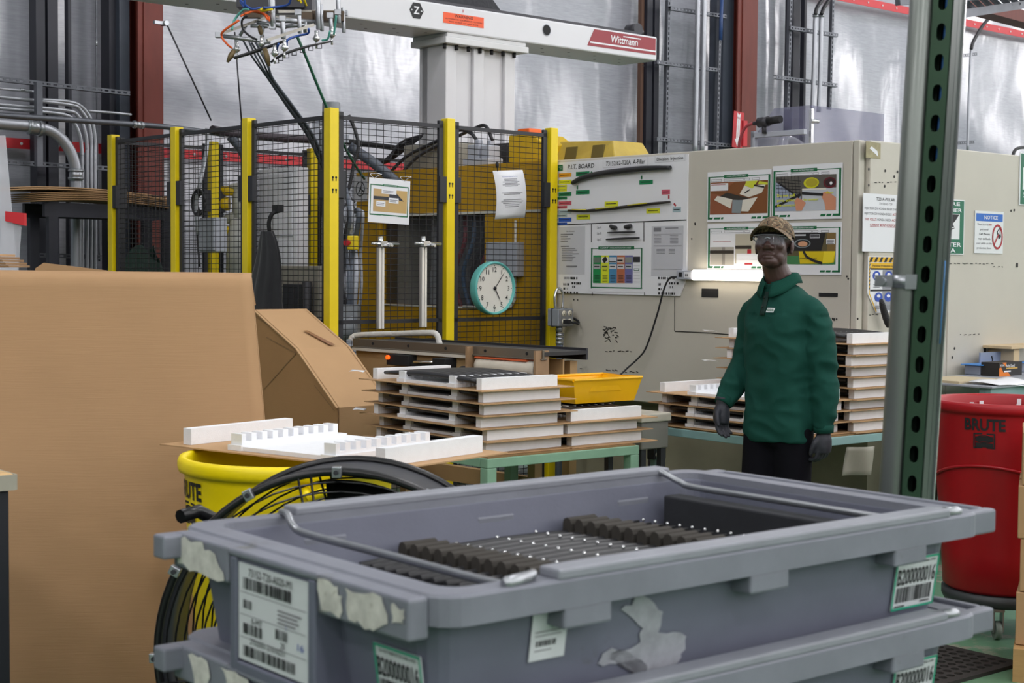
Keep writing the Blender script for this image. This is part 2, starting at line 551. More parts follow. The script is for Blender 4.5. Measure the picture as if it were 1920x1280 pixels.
vmember('steel_column', 'red oxide steel column beside the leftmost conduit bends', 'column', 259, 306, 100, 0.42, 0.30, redcol, ibeam=True)
vmember('steel_column', 'red oxide steel column behind the clear acrylic cover', 'column', 1383, 1420, 100, 0.42, 0.30, redcol, ibeam=True)
GW = 'dark uprights along the sheeted wall'
vmember('wall_upright', 'blue-grey steel upright touching the left side of the left red column', 'upright', 224, 243, 100, 0.30, 0.22, bluegrey, group=GW)
vmember('wall_upright', 'dark navy upright second to the left of the left red column', 'upright', 205, 222, 100, 0.24, 0.14, darknavy, group=GW)
vmember('wall_upright', 'broad dark upright nearest the left edge behind the conduits', 'upright', 68, 85, 100, 0.18, 0.12, darknavy, group=GW)
vmember('wall_upright', 'broad dark upright, second from the left edge behind the conduits', 'upright', 90, 109, 100, 0.18, 0.12, darknavy, group=GW)
vmember('wall_upright', 'thin dark upright between the conduits and the navy upright', 'upright', 128, 134, 100, 0.14, 0.06, darknavy, group=GW)
vmember('wall_upright', 'thin brown upright just beyond the red logo end of the robot beam', 'upright', 1201, 1206, 200, 0.14, 0.05, M('rust', '#5a4033', 0.7), group=GW)
vmember('wall_upright', 'dark upright behind the end of the robot beam, left of a pair', 'upright', 1212, 1222, 200, 0.18, 0.1, darknavy, group=GW)
vmember('wall_upright', 'dark upright behind the end of the robot beam, right of a pair', 'upright', 1226, 1235, 200, 0.18, 0.1, darknavy, group=GW)
vmember('wall_upright', 'blue-grey upright touching the left side of the far red column', 'upright', 1356, 1375, 100, 0.30, 0.2, bluegrey, group=GW)
vmember('wall_upright', 'dark upright left of the far pair of bent conduits', 'upright', 1487, 1500, 80, 0.2, 0.12, darknavy, group=GW)
vmember('wall_upright', 'thin dark upright between the far strut and the bent conduits', 'upright', 1508, 1512, 80, 0.16, 0.06, darknavy, group=GW)

# ---- conduits on the left
def pipe(name, label, cat, pts, off, rpx, m, group=None, couplings=()):
    P = [WALL.hit(x, y, off) for x, y in pts]
    d = P[len(P) // 2].y
    r = rpx * d / F_PX
    t = thing(name, label, cat, P[-1], 0, group)
    inv = Vector(P[-1])
    MB().tube([p - inv for p in spl(P, 8)], r, 12).build('pipe', m, t)
    for (x0, y0, x1, y1) in couplings:
        a = WALL.hit(x0, y0, off) - inv; b = WALL.hit(x1, y1, off) - inv
        mb = MB().cyl(a, b, r * 1.22, 12); q = (b - a)
        mb.cyl(a + q * 0.1, a + q * 0.25, r * 1.4, 12); mb.cyl(a + q * 0.72, a + q * 0.88, r * 1.4, 12)
        mb.build('coupling', galv, t)
    return t
GC = 'steel conduits bending down the wall on the left'
pipe('conduit', 'thick steel conduit that bends down at the far left of the wall', 'conduit', [(-90, 225), (0, 232), (70, 239), (104, 251), (128, 277), (141, 312), (143, 350), (143, 420), (143, 700)], 0.62, 10.5, emt, GC, [(50, 237, 80, 242), (142, 316, 142, 339)])
for lab, pts in (
    ('thin steel conduit bending down, outermost and rightmost of the row', [(76, 187), (130, 191), (155, 202), (172, 228), (178, 262), (178, 330), (178, 700)]),
    ('thin steel conduit bending down, second from the right of the row', [(-80, 174), (0, 182), (128, 196), (152, 208), (166, 232), (171, 265), (171, 330), (171, 700)]),
    ('thin steel conduit bending down, third from the right of the row', [(-80, 189), (0, 196), (122, 207), (147, 218), (158, 242), (163, 275), (163, 330), (163, 700)]),
    ('thin steel conduit bending down, next to the thick conduit', [(-80, 197), (0, 203), (116, 214), (138, 229), (150, 256), (154, 290), (154, 330), (154, 700)])):
    pipe('conduit', lab, 'conduit', pts, 0.5, 3.6, emt, GC)
pipe('conduit', 'short thin conduit ending at the upright strut, topmost at the left edge', 'conduit', [(-60, 160), (0, 166), (66, 172)], 0.5, 2.6, emt, GC, [(38, 168.5, 48, 169.5)])
pipe('conduit', 'thin conduit running level to the red column above the fence', 'conduit', [(165, 208), (205, 211), (246, 215)], 0.5, 2.6, emt, GC)
pipe('handrail_pipe', 'long dark steel pipe clamped across the red column above the fence', 'pipe', [(-80, 208), (0, 216), (120, 224), (250, 233), (330, 240), (420, 252)], 0.95, 5.2, strutm, None, [(249, 233, 269, 235)])
rod = pipe('hanger_rod', 'thin vertical threaded rod hanging left of the navy upright', 'rod', [(181, -40), (181, 150), (183, 300), (186, 490)], 0.25, 1.6, strutm, None, [(181, 75, 181, 86)])

# ---- slotted struts
def slotted(name, label, px0, py0, px1, py1, off, hpx, group='slotted struts on the wall', wd=0.04):
    a = WALL.hit(px0, py0, off); b = WALL.hit(px1, py1, off)
    h = hpx * a.y / F_PX
    t = thing(name, label, 'strut', a, 0, group)
    d = (b - a); Ln = d.length; d.normalize()
    vert = abs(d.z) > 0.7
    nrm = Vector((0, 0, 1)) if not vert else WALL.a
    nrm = (nrm - d * nrm.dot(d)).normalized()
    out = -WALL.y
    mb = MB(); z0 = Vector((0, 0, 0))
    for k in (-1, 1):
        mb.bar(nrm * k * h * 0.34, d * Ln + nrm * k * h * 0.34, 0.006 if not vert else h * 0.3, h * 0.3 if not vert else 0.006, 0, nrm if not vert else out)
    p = 0.0
    while p < Ln:
        mb.bar(d * p, d * min(Ln, p + 0.022), 0.006 if not vert else h * 0.4, h * 0.4 if not vert else 0.006, 0, nrm if not vert else out); p += 0.052
    for k in (-1, 1):
        c = nrm * k * h * 0.47 - out * wd / 2
        mb.bar(c, c + d * Ln, wd if not vert else 0.004, 0.004 if not vert else wd, 0, nrm if not vert else out)
    mb.build('slotted_channel', strutm, t)
    return t
slotted('slotted_strut', 'upper slotted strut running to the left red column', -60, 141, 244, 175, 0.48, 8.5)
slotted('slotted_strut', 'middle slotted strut behind the thick conduit below the red stripe', -60, 299, 208, 316, 0.45, 8.5)
slotted('slotted_strut', 'lowest slotted strut just above the leaning cardboard', 70, 478, 190, 482, 0.45, 8)
t = thing('upright_strut', 'short grey upright strut joining the left conduits', 'strut', WALL.hit(70, 312, 0.6))
a = WALL.hit(65, 152, 0.6); b = WALL.hit(70, 311, 0.6); c = WALL.hit(75, 152, 0.6)
MB().box(0, 0, 0, 0.045, 0.05, a.z - b.z).build('channel', strutm, t)
for o_ in (1,): t.rotation_euler = (0, 0, RZB)

# far struts and conduits
GS = 'slotted struts on the wall'
slotted('slotted_strut', 'tall far slotted upright just right of the robot beam end', 1255, 0, 1249, 300, 0.3, 7)
slotted('slotted_strut', 'far level strut, topmost right of the robot beam end', 1258, 15, 1362, 31, 0.34, 7)
slotted('slotted_strut', 'far level strut at the robot beam end height', 1232, 116, 1345, 131, 0.34, 7)
slotted('slotted_strut', 'far level strut just above the cabinet beside the fire sign', 1232, 260, 1372, 273, 0.34, 7)
slotted('slotted_strut', 'tall far slotted upright touching the blue-grey upright', 1352, 0, 1345, 280, 0.34, 6)
slotted('slotted_strut', 'tall far slotted upright left of the bent conduit pair', 1484, -10, 1478, 205, 0.3, 7)
slotted('slotted_strut', 'tall far slotted upright right of the bent conduit pair', 1563, -10, 1557, 205, 0.3, 6)
slotted('slotted_strut', 'upper level strut behind the bent conduit pair', 1482, 52, 1571, 66, 0.36, 7)
slotted('slotted_strut', 'lower level strut behind the bent conduit pair', 1455, 144, 1570, 160, 0.36, 7)
slotted('slotted_strut', 'tall slotted upright just right of the green strut post', 1803, 20, 1793, 285, 0.3, 6)
slotted('slotted_strut', 'short upper level strut right of the green strut post', 1785, 107, 1832, 101, 0.34, 6)
slotted('slotted_strut', 'short lower level strut right of the green strut post', 1783, 269, 1827, 266, 0.34, 6)
GD = 'far conduits above the cabinet'
pipe('conduit', 'far upright conduit, left of the pair beside the robot beam end', 'conduit', [(1309, -20), (1306, 150), (1303, 290)], 0.42, 4.6, emt, GD)
pipe('conduit', 'far upright conduit, right of the pair beside the robot beam end', 'conduit', [(1321, -20), (1318, 150), (1316, 290)], 0.42, 4.6, emt, GD)
pipe('conduit', 'far upright conduit with black cable, left of the bent pair', 'conduit', [(1529, 26), (1526, 130), (1523, 210)], 0.42, 4.2, emt, GD, [(1529, 26, 1529, 32)])
pipe('conduit', 'far upright conduit with black cable, right of the bent pair', 'conduit', [(1540, 26), (1538, 130), (1535, 210)], 0.42, 4.2, emt, GD, [(1540, 26, 1540, 32)])
pipe('conduit', 'far upright conduit right of the green strut post', 'conduit', [(1821, 92), (1817, 180), (1814, 285)], 0.42, 2.6, emt, GD)
for lab, pts in (('black cable bundle curving up from the left far bent conduit', [(1529, 27), (1532, 14), (1543, -4), (1552, -30)]),
                 ('black cable bundle curving up from the right far bent conduit', [(1540, 27), (1545, 14), (1556, -4), (1564, -30)]),
                 ('black cable arching from cable tray to conduit at upper right', [(1821, 92), (1826, 76), (1845, 45), (1870, 20), (1888, 4), (1910, -15)]),
                 ('short black cable loop above the cabinet at the right edge', [(1899, 292), (1903, 282), (1912, 277), (1935, 275)])):
    P = [WALL.hit(x, y, 0.45 if 'edge' not in lab else 5.2) for x, y in pts]
    tag(MB().tube(spl(P, 6), 0.022 if 'edge' not in lab else 0.012, 8).build('cable', cablem), lab, 'cable')
t = thing('flexible_duct', 'blue cable drop against the far blue-grey upright', 'cable', WALL.hit(1352, 0, 0.4))
P = [WALL.hit(1354, -20, 0.4), WALL.hit(1352, 40, 0.4), WALL.hit(1351, 75, 0.4)]
MB().tube([p - P[0] * 0 - Vector(t.location) for p in P], 0.02, 8).build('hose', M('blue_hose', '#2a4678', 0.5), t)

# cable tray and red roof beam at upper right
t = thing('cable_tray', 'slotted grey cable tray high at the upper right corner', 'cable tray', at(1800, 10, 13))
o = Vector(t.location)
mb = MB()
A0, A1 = at(1680, -6, 12.0), at(1990, 50, 15.5)
mb.bar(at(1683, 2, 12.5) - o, at(1990, -18, 14.0) - o, 0.05, 0.07)
mb.bar(at(1805, 26, 13.2) - o, at(1990, -2, 14.5) - o, 0.05, 0.07)
mb.bar(at(1730, -8, 12.8) - o, at(1990, -30, 14.0) - o, 0.05, 0.07)
mb.build('rail', strutm, t)
for k in range(9):
    x = 1815 + k * 16
    MB().bar(at(x, 24 - k * 2.3, 13.3 + k * 0.1) - o, at(x - 40, -14 - k * 2, 13.3 + k * 0.1) - o, 0.06, 0.03).build('rung', strutm, t)
t = thing('roof_beam', 'red oxide beam crossing the upper right corner below the tray', 'beam', at(1803, 8, 15))
o = Vector(t.location)
MB().bar(at(1790, 2, 14.6) - o, at(1990, 56, 16.5) - o, 0.2, 0.12).build('beam', redcol, t)

# wire braces
for lab, p0, p1 in (('slack steel guy wire slanting from the red column to the fence', (312, 44), (396, 226)),
                    ('thin steel wire hanging from the gripper behind the fence', (440, 60), (453, 230))):
    a = WALL.hit(*p0, 0.75); b = WALL.hit(*p1, 0.75)
    tag(MB().tube([a, b], 0.0065, 6).build('guy_wire', darkmet), lab, 'wire')
t = thing('wire_bracket', 'small galvanised bracket on the red column holding the guy wire', 'bracket', WALL.hit(306, 43, 0.75), RZB)
mb = MB().box(-0.07, 0, -0.012, 0.03, 0.03, 0.012); mb.cyl((0.02, -0.02, 0), (0.02, 0.05, 0), 0.02, 10)
mb.build('plate', galv, t)
# fire extinguisher arrow sign on the far column
p, wd, h = place(WALL, 1373, 208, 1392, 276, 0.6)
s = sheet_obj('fire_sign', 'red arrow sign with white lettering reading FIRE EXTINGUISHER on the far column', 'sign', p, RZB, wd, h, redtape, 0.004)
s.rotation_euler = (0, R(4), RZB)
q = Pr()
q.poly([(wd * 0.2, h * 0.24), (wd * 0.5, h * 0.03), (wd * 0.8, h * 0.24), (wd * 0.66, h * 0.24), (wd * 0.66, h * 0.98), (wd * 0.5, h * 0.9), (wd * 0.34, h * 0.98), (wd * 0.34, h * 0.24)], paper, 1)
q.text('FIRE', wd * 0.5, h * 0.80, h * 0.05, inkr, 2, wd=wd * 0.3, bold=0.02)
for i, ch in enumerate('EXTINGUISHER'): q.text(ch, wd * 0.5, h * (0.745 - i * 0.042), h * 0.034, inkr, 2, bold=0.02)
q.build('print', s)
p, wd, h = place(WALL, 1394, 226, 1400, 274, 0.75)
tag(MB().box(0, 0, 0, wd * 1.2, 0.03, h).build('red_sign_edge', redtape, None, p, RZB), 'narrow red sign edge beside the fire arrow sign', 'sign')
# ================================================================== safety fence
FC = Vector((-1.004, 8.568, 0))
FR = Face(FC, RZB)       # right run
FL = Face(FC, RZA)       # left run (a points back to the corner)
FH = 2.39
fence = thing('safety_fence', 'yellow post machine guard fence with black wire mesh panels', 'fence', FC, RZB)

def post(x, y, zt=FH, w_=0.06, holes=True, side=0):
    h = w_ / 2
    p = MB().box(x - h, y - h, 0, x + h, y + h, zt).build('post', yellow, fence, bevel=0.003)
    MB().box(x - 0.08, y - 0.08, 0, x + 0.08, y + 0.08, 0.01).build('foot_plate', yellow, p)
    mb = MB()
    for zc in (2.01, 1.942):
        for k in (-0.011, 0.011):
            mb.cyl((x + k, y - h - 0.0015, zc), (x + k, y - h + 0.002, zc), 0.0065, 8)
            mb.box(x + k - 0.0025, y - h - 0.0015, zc - 0.02, x + k + 0.0025, y - h + 0.002, zc)
    if holes: tag(mb.build('keyhole', blackm, p), kind='stuff')
    return p

def panel(p0, p1, z0=0.18, zt=FH - 0.035, pv=0.052, ph=0.033, side=1):
    """between two local points of the fence frame"""
    p0 = Vector((*p0, 0)); p1 = Vector((*p1, 0)); d = (p1 - p0); Ln = d.length; d.normalize()
    n = Vector((-d.y, d.x, 0))
    mb = MB(); fw = 0.03
    def vb(s): return p0 + d * s
    for s in (fw / 2, Ln - fw / 2):
        mb.bar(vb(s) + Vector((0, 0, z0)), vb(s) + Vector((0, 0, zt + 0.02)), fw, 0.02, 0, n)
    for z in (z0 + 0.012, zt - 0.012, 1.21):
        mb.bar(vb(0) + Vector((0, 0, z)), vb(Ln) + Vector((0, 0, z)), 0.02, 0.022, 0)
    fr = mb.build('panel_frame', black, fence)
    wv = MB(); r = 0.0021
    s = fw + pv * 0.5
    while s < Ln - fw:
        wv.tube([vb(s) + Vector((0, 0, z0)), vb(s) + Vector((0, 0, zt))], r, 4, cap=False, sm=False); s += pv
    z = z0 + ph
    while z < zt - 0.02:
        wv.tube([vb(fw * 0.5) + Vector((0, 0, z)) + n * 0.004, vb(Ln - fw * 0.5) + Vector((0, 0, z)) + n * 0.004], r, 4, cap=False, sm=False); z += ph
    tag(wv.build('wire_mesh', wirem, fr), kind='stuff')
    hb = MB()
    for s in (0.01, Ln - 0.01):
        hb.bar(vb(s) + Vector((0, 0, 1.90)) - n * 0.012 * side, vb(s) + Vector((0, 0, 2.05)) - n * 0.012 * side, 0.05, 0.03, 0, n)
    hb.build('panel_clip', black, fr, each=True)
    return fr
PR_, PL_ = 0.834, 0.838
for i in range(3): post(PR_ * i, 0)
for i in range(1, 4): post(0, PL_ * i)
for i in range(2): panel((PR_ * i + 0.045, 0), (PR_ * (i + 1) - 0.045, 0))
for i in range(3): panel((0, PL_ * (i + 1) - 0.045), (0, PL_ * i + 0.045))
# rear run of the cell
rb = FR
def loc_in(P):
    d = Vector(P) - FC
    return d.dot(FR.a), d.dot(FR.y)
r0 = (0.766, PL_ * 3); r1 = (1.608, PL_ * 3)
post(r0[0], r0[1], holes=False); post(r1[0], r0[1], holes=False)
panel((0.05, PL_ * 3), (r0[0] - 0.05, r0[1]))
panel((r0[0] + 0.05, r0[1]), (r1[0] - 0.05, r0[1]))
panel((r1[0] + 0.05, r0[1]), (r1[0] + 0.95, r0[1]))

# ---- papers, clock and rods hung on the fence
p, wd, h = place(FR, 690, 334, 767, 417, 0.03)
s = sheet_obj('instruction_sheet', 'white laminated work sheet with tan photo wired to the fence', 'paper', p, RZB, wd, h, paper, 0.002, tilt=R(2))
q = Pr(); g = 0.006
q.frame(wd * 0.03, h * 0.17, wd * 0.96, h * 0.86, g, green_ink, 1)
q.rect(wd * 0.33, h * 0.83, wd * 0.70, h * 0.875, green_ink, 2); q.text('WORK INSTRUCTION SHEET', wd * 0.515, h * 0.842, h * 0.018, paper, 3, wd=wd * 0.32)
q.rect(wd * 0.11, h * 0.25, wd * 0.5, h * 0.76, M('photo_tan', '#b99a68', 0.5), 1); q.rect(wd * 0.5, h * 0.25, wd * 0.93, h * 0.76, M('photo_tan2', '#bd9d62', 0.5), 1)
q.rect(wd * 0.11, h * 0.52, wd * 0.48, h * 0.595, M('photo_navy', '#20232e', 0.5), 2)
q.poly([(wd * 0.49, h * 0.58), (wd * 0.85, h * 0.52), (wd * 0.68, h * 0.68), (wd * 0.49, h * 0.66)], M('photo_navy', '#20232e'), 2)
q.rect(wd * 0.3, h * 0.66, wd * 0.66, h * 0.77, paper, 3); q.rect(wd * 0.48, h * 0.46, wd * 0.72, h * 0.58, paper, 3); q.rect(wd * 0.18, h * 0.37, wd * 0.40, h * 0.49, paper, 3)
q.lines(wd * 0.2, h * 0.40, wd * 0.38, h * 0.47, 2, inkg, 4); q.lines(wd * 0.5, h * 0.49, wd * 0.70, h * 0.56, 2, inkg, 4); q.lines(wd * 0.33, h * 0.69, wd * 0.63, h * 0.75, 2, inkg, 4)
q.rect(wd * 0.04, h * 0.165, wd * 0.3, h * 0.19, green_ink, 2); q.rect(wd * 0.72, h * 0.165, wd * 0.95, h * 0.19, green_ink, 2)
q.build('print', s)
mb = MB()
for x in (0.12, 0.85):
    mb.tube(spl([(wd * x, -0.004, h * 0.99), (wd * x + 0.02, -0.012, h * 1.06), (wd * x + 0.05, 0.0, h * 1.10), (wd * x - 0.02, 0.01, h * 1.08), (wd * x, 0.0, h * 0.98)], 5), 0.0016, 5)
mb.build('wire_tie', chrome, s)
p, wd, h = place(FR, 928, 322, 984, 412, 0.03)
s = sheet_obj('policy_notice', 'white typed notice sheet curling on the fence above the clock', 'paper', p, RZB, wd, h, paper, 0.0015, bend=0.025, tilt=R(-4))
q = Pr()
q.text('Environmental Policy', wd * 0.52, h * 0.86, h * 0.02, inkb, 1, wd=wd * 0.5)
for z0, z1, n in ((0.67, 0.84, 6), (0.5, 0.56, 2), (0.24, 0.42, 5)):
    for i in range(n):
        zz = z0 + (z1 - z0) * i / n; hw = random.uniform(0.2, 0.38)
        q.rect(wd * (0.52 - hw), h * zz, wd * (0.52 + hw), h * (zz + 0.012), inkg, 1)
b = q.build('print', s); 
for v in b.data.vertices:
    t_ = v.co.z / h; v.co.y -= 0.025 * 4 * t_ * (1 - t_) + 0.002
mb = MB(); mb.tube([(wd * 0.16, 0, h * 0.97), (wd * 0.16, 0.0, h * 1.10)], 0.003, 6); mb.ell((wd * 0.16, 0, h * 1.12), (0.012, 0.01, 0.02), 8, 6)
mb.build('zip_tie', blackm, s)

# clock
c = FR.hit(917.5, 540, 0.03)
clock = thing('wall_clock', 'round teal rimmed clock hanging on the fence mesh', 'clock', c, RZB)
Rc = 0.160
def zlathe(prof, n, mat, name, parent):
    mb = MB(); mb.lathe(prof, n)
    mb.v = [(x, -z, y) for x, y, z in mb.v]
    return mb.build(name, mat, parent)
teal = M('clock_teal', '#5fb0ac', 0.4)
zlathe([(0, 0.0), (Rc * 0.97, 0.0), (Rc, 0.012), (Rc, 0.052), (Rc * 0.97, 0.062), (Rc * 0.93, 0.062), (Rc * 0.91, 0.05), (Rc * 0.90, 0.046)], 56, teal, 'rim', clock)
zlathe([(0, 0.046), (Rc * 0.91, 0.046)], 48, M('clock_face', '#e6e2da', 0.4), 'dial', clock)
q = Pr()
for k in range(1, 13):
    a = R(90 - 30 * k)
    q.text(str(k), Rc * 0.70 * math.cos(a), Rc * 0.70 * math.sin(a) - 0.014, 0.028, ink, 1, bold=0.005)
    q.disc(Rc * 0.85 * math.cos(a), Rc * 0.85 * math.sin(a), 0.0035, ink, 1, 8)
for k in range(60):
    a = R(6 * k); q.disc(Rc * 0.85 * math.cos(a), Rc * 0.85 * math.sin(a), 0.0012, inkg, 1, 5)
o = q.build('numerals', clock); o.location = (0, -0.0475, 0)
def hand(ang, ln, wd, name):
    a = R(90 - ang); d = Vector((math.cos(a), 0, math.sin(a))); n = Vector((-d.z, 0, d.x))
    mb = MB(); mb.extr([d * -0.012 - n * wd / 2, d * ln * 0.7 - n * wd / 2, d * ln, d * ln * 0.7 + n * wd / 2, d * -0.012 + n * wd / 2], (0, -0.002, 0))
    o = mb.build(name, ink, clock); o.location = (0, -0.052, 0)
hand(151, 0.088, 0.005, 'hour_hand'); hand(38, 0.122, 0.004, 'minute_hand')
zlathe([(0, 0.056), (0.010, 0.056), (0.010, 0.049), (0, 0.049)], 14, ink, 'hub', clock)

# two bright aluminium bars with cross clamps
for k, (px, pyt, pyb) in enumerate(((713, 443, 616), (793, 443, 613))):
    a = FR.hit(px, pyt, 0.06); b = FR.hit(px, pyb, 0.06)
    t = thing('extrusion_bar', ('left' if k == 0 else 'right') + ' of two bright aluminium bars with cross clamp hung on the fence', 'bar', b, RZB, 'aluminium bars on the fence')
    H = a.z - b.z
    mb = MB(); mb.box(-0.018, -0.014, 0, -0.002, 0.014, H * 0.88); mb.box(0.003, -0.014, 0, 0.018, 0.014, H * 0.88); mb.box(-0.018, -0.006, 0, 0.018, 0.014, H * 0.88)
    mb.build('bar', M('bar_white_aluminium', '#e6e3de', 0.3, metal=0.25), t, bevel=0.002)
    MB().cyl((0, 0, H * 0.86), (0, 0, H), 0.014, 14).build('tip', chrome, t)
    s_ = 1 if k == 0 else -1
    cr = MB().cyl((-0.08, -0.025, H * 0.92), (0.11, -0.025, H * 0.92), 0.008, 10)
    cr.cbox((0, -0.02, H * 0.92), (0.045, 0.03, 0.03)); cr.cyl((0.03, -0.03, H * 0.9), (0.03, -0.07, H * 0.9), 0.008, 8)
    cr.build('cross_clamp', chrome, t)
# black jacket on a hook
p = FL.hit(521, 424, 0.05)
jk = thing('black_jacket', 'black jacket hanging from a hook on the left fence run', 'jacket', p, RZA)
mb = MB()
def jpt(a, b):
    an = 2 * math.pi * a; t_ = b
    wd = 0.04 + 0.17 * t_ ** 0.7; dp = 0.03 + 0.05 * t_
    f = 1 + 0.16 * math.sin(5 * an + 2 * t_) * t_ + 0.1 * math.sin(9 * an)
    return (wd * f * math.cos(an) - 0.03 * t_ + 0.015 * math.sin(7 * t_), -0.05 - dp * f * math.sin(an) - 0.02, -0.03 - 0.62 * t_)
mb.grid(jpt, 40, 14); mb.build('cloth', M('jacket_black', '#1d1e22', 0.9, var=0.2, vs=20, sheen=0.2), jk)
hk = MB().tube(spl([(0.03, 0, 0.09), (0.02, -0.05, 0.07), (0, -0.06, 0.02), (-0.01, -0.05, -0.03)], 5), 0.012, 8); hk.cbox((0.03, -0.02, 0.1), (0.06, 0.04, 0.04))
hk.build('hook', blackm, jk)

# ================================================================== inside the cell
CAB = Vector((1.812, 8.02, 0))
FA = Face(CAB, RZA)      # cabinet and machine front, runs away to the left (s is negative there)
FB = Face(CAB, RZB)      # cabinet side, runs away to the right

# injection machine: local x along the face (to the right), y into it
mach = thing('moulding_machine', 'yellow injection moulding machine guard behind the fence mesh', 'machine', FA.P, RZA)
s_l = FA.sz(668, 400)[0]; s_r = -2.34
def fz(px, py, off=0.0): return FA.sz(px, py, off)
zt = 2.175
_, zw1 = fz(830, 400); 
sw0 = fz(712, 480)[0]; sw1 = fz(908, 480)[0]; zb = fz(800, 572)[1]; zw1 = fz(800, 404)[1]
mb = MB()
mb.box(s_l, 0, 0.25, sw0, 0.06, zt); mb.box(sw1, 0, 0.25, s_r, 0.06, zt)
mb.box(sw0, 0, zw1, sw1, 0.06, zt); mb.box(sw0, 0, 0.25, sw1, 0.06, zb)
mb.build('guard_panel', machy, mach, bevel=0.004)
mb = MB(); mb.box(s_l, 0.06, 0.1, s_l + 0.04, 1.3, zt); mb.box(s_l, 1.26, 0.1, s_r, 1.3, zt); mb.box(s_l, 0.0, zt, s_r, 0.42, zt + 0.025); mb.box(s_l, 0.95, zt, s_r, 1.3, zt + 0.025)
mb.build('body', machy, mach)
mb = MB(); mb.box(sw0 + 0.03, 0.035, zb, sw1 - 0.03, 0.04, zw1)
mb.build('window_pane', M('tinted_pane', '#6d6f76', 0.08, alpha=0.12), mach)
mb = MB(); e = 0.014
mb.tube([(sw1 + 0.32, -0.012, zw1 - 0.05), (sw1 + 0.32, -0.012, zb + 0.06), (sw1 + 0.29, -0.012, zb + 0.012), (sw1 + 0.22, -0.012, zb), (sw1 - 0.2, -0.012, zb)], 0.009, 6)
mb.box(sw0, -0.008, zb - 0.012, sw1, 0, zb); mb.box(sw0, -0.01, zw1, s_r - 0.1, 0, zw1 + 0.016)
mb.build('white_beading', M('beading', '#c9c8c2', 0.5), mach)
mb = MB()
mb.box(sw0 + 0.03, 0.14, 0.9, sw0 + 0.16, 0.4, 2.1); mb.box(sw0 + 0.34, 0.2, 0.7, sw0 + 0.50, 0.5, 2.15, 1)
mb.box(sw0 + 0.72, 0.25, 0.9, sw0 + 0.80, 0.6, 2.0, 2); mb.box(sw0 + 0.2, 0.3, 1.0, sw0 + 0.33, 0.5, 1.5, 1)
for z in (1.05, 1.75): mb.cyl((sw0 + 0.1, 0.42, z), (sw1, 0.42, z), 0.04, 14, 3)
mb.cyl((sw0 + 0.2, 0.5, 1.4), (sw1, 0.5, 1.4), 0.08, 16, 3)
for k in range(7):
    x = sw0 + 0.75 + 0.09 * k
    mb.tube(spl([(x, 0.16, 1.9), (x + 0.05, 0.12, 1.7), (x - 0.08, 0.14, 1.45), (x + 0.02, 0.18, 1.1)], 5), 0.016, 6, 4 + k % 3)
mb.build('mould_and_tie_bars', each=True, mats=[concretegrey, greym, darkmet, chrome, M('hose_red', '#7a2630', 0.5), M('hose_blue', '#3b5a7c', 0.5), cablem], parent=mach)
# valve box on the right pillar of the machine
c0 = fz(953, 486); mb = MB().cbox((c0[0], -0.03, c0[1]), (0.30, 0.07, 0.22)); mb.build('valve_box', lightgrey, mach, bevel=0.005)
# grey dryer block and connectors on top
mb = MB(); g0 = fz(770, 300, -0.25); mb.box(g0[0] - 0.02, 0.2, zt, g0[0] + 0.5, 0.6, zt + 0.22); mb.build('platen_block', concretegrey, mach, bevel=0.01)
mb = MB(); mb.box(g0[0] + 0.3, 0.55, zt + 0.02, g0[0] + 1.05, 0.9, zt + 0.22); mb.build('dark_manifold', darkmet, mach)
k0 = fz(905, 300, -0.12)
mb = MB(); mb.cbox((k0[0], 0.12, zt + 0.045), (0.26, 0.14, 0.06)); mb.cbox((k0[0] - 0.045, 0.12, zt + 0.12), (0.12, 0.10, 0.10)); mb.cbox((k0[0] + 0.075, 0.12, zt + 0.115), (0.09, 0.10, 0.09))
mb.cbox((k0[0] - 0.04, 0.12, zt + 0.185), (0.045, 0.045, 0.04)); mb.cbox((k0[0] + 0.08, 0.12, zt + 0.175), (0.04, 0.04, 0.04))
mb.build('plug_connector', lightgrey, mach, bevel=0.008)
mb = MB()
for (dx, s_) in ((-0.05, 0.0), (0.1, 0.04)):
    mb.tube(spl([(k0[0] + dx, 0.12, zt + 0.19), (k0[0] + dx - 0.05, 0.1, zt + 0.25 + s_), (k0[0] + dx - 0.2, 0.12, zt + 0.28), (k0[0] + dx - 0.5, 0.2, zt + 0.24), (k0[0] + dx - 0.8, 0.15, zt + 0.14), (k0[0] + dx - 0.95, 0.1, zt + 0.02)], 6), 0.012, 8)
for k in range(5):
    mb.tube(spl([(g0[0] + 0.1, 0.3, zt + 0.3), (g0[0] - 0.06 - 0.03 * k, 0.2, zt + 0.24 - 0.03 * k), (g0[0] - 0.12 - 0.04 * k, 0.14, zt + 0.1)], 5), 0.009, 8)
mb.build('signal_cable', cablem, mach, each=True)
# hazard placard
p0 = fz(680, 354); mb = MB().box(p0[0] - 0.1, -0.006, p0[1] - 0.09, p0[0] + 0.06, 0, p0[1] + 0.09); o = mb.build('placard', paperg, mach)
q = Pr(); q.ring(p0[0] - 0.02, p0[1], 0.055, 0.008, ink, 1); q.line(p0[0] - 0.04, p0[1] - 0.03, p0[0], p0[1] + 0.03, 0.012, ink, 1); q.line(p0[0] - 0.03, p0[1] + 0.01, p0[0] + 0.02, p0[1] - 0.02, 0.01, ink, 1)
b = q.build('print', o); b.location = (0, -0.0065, 0)
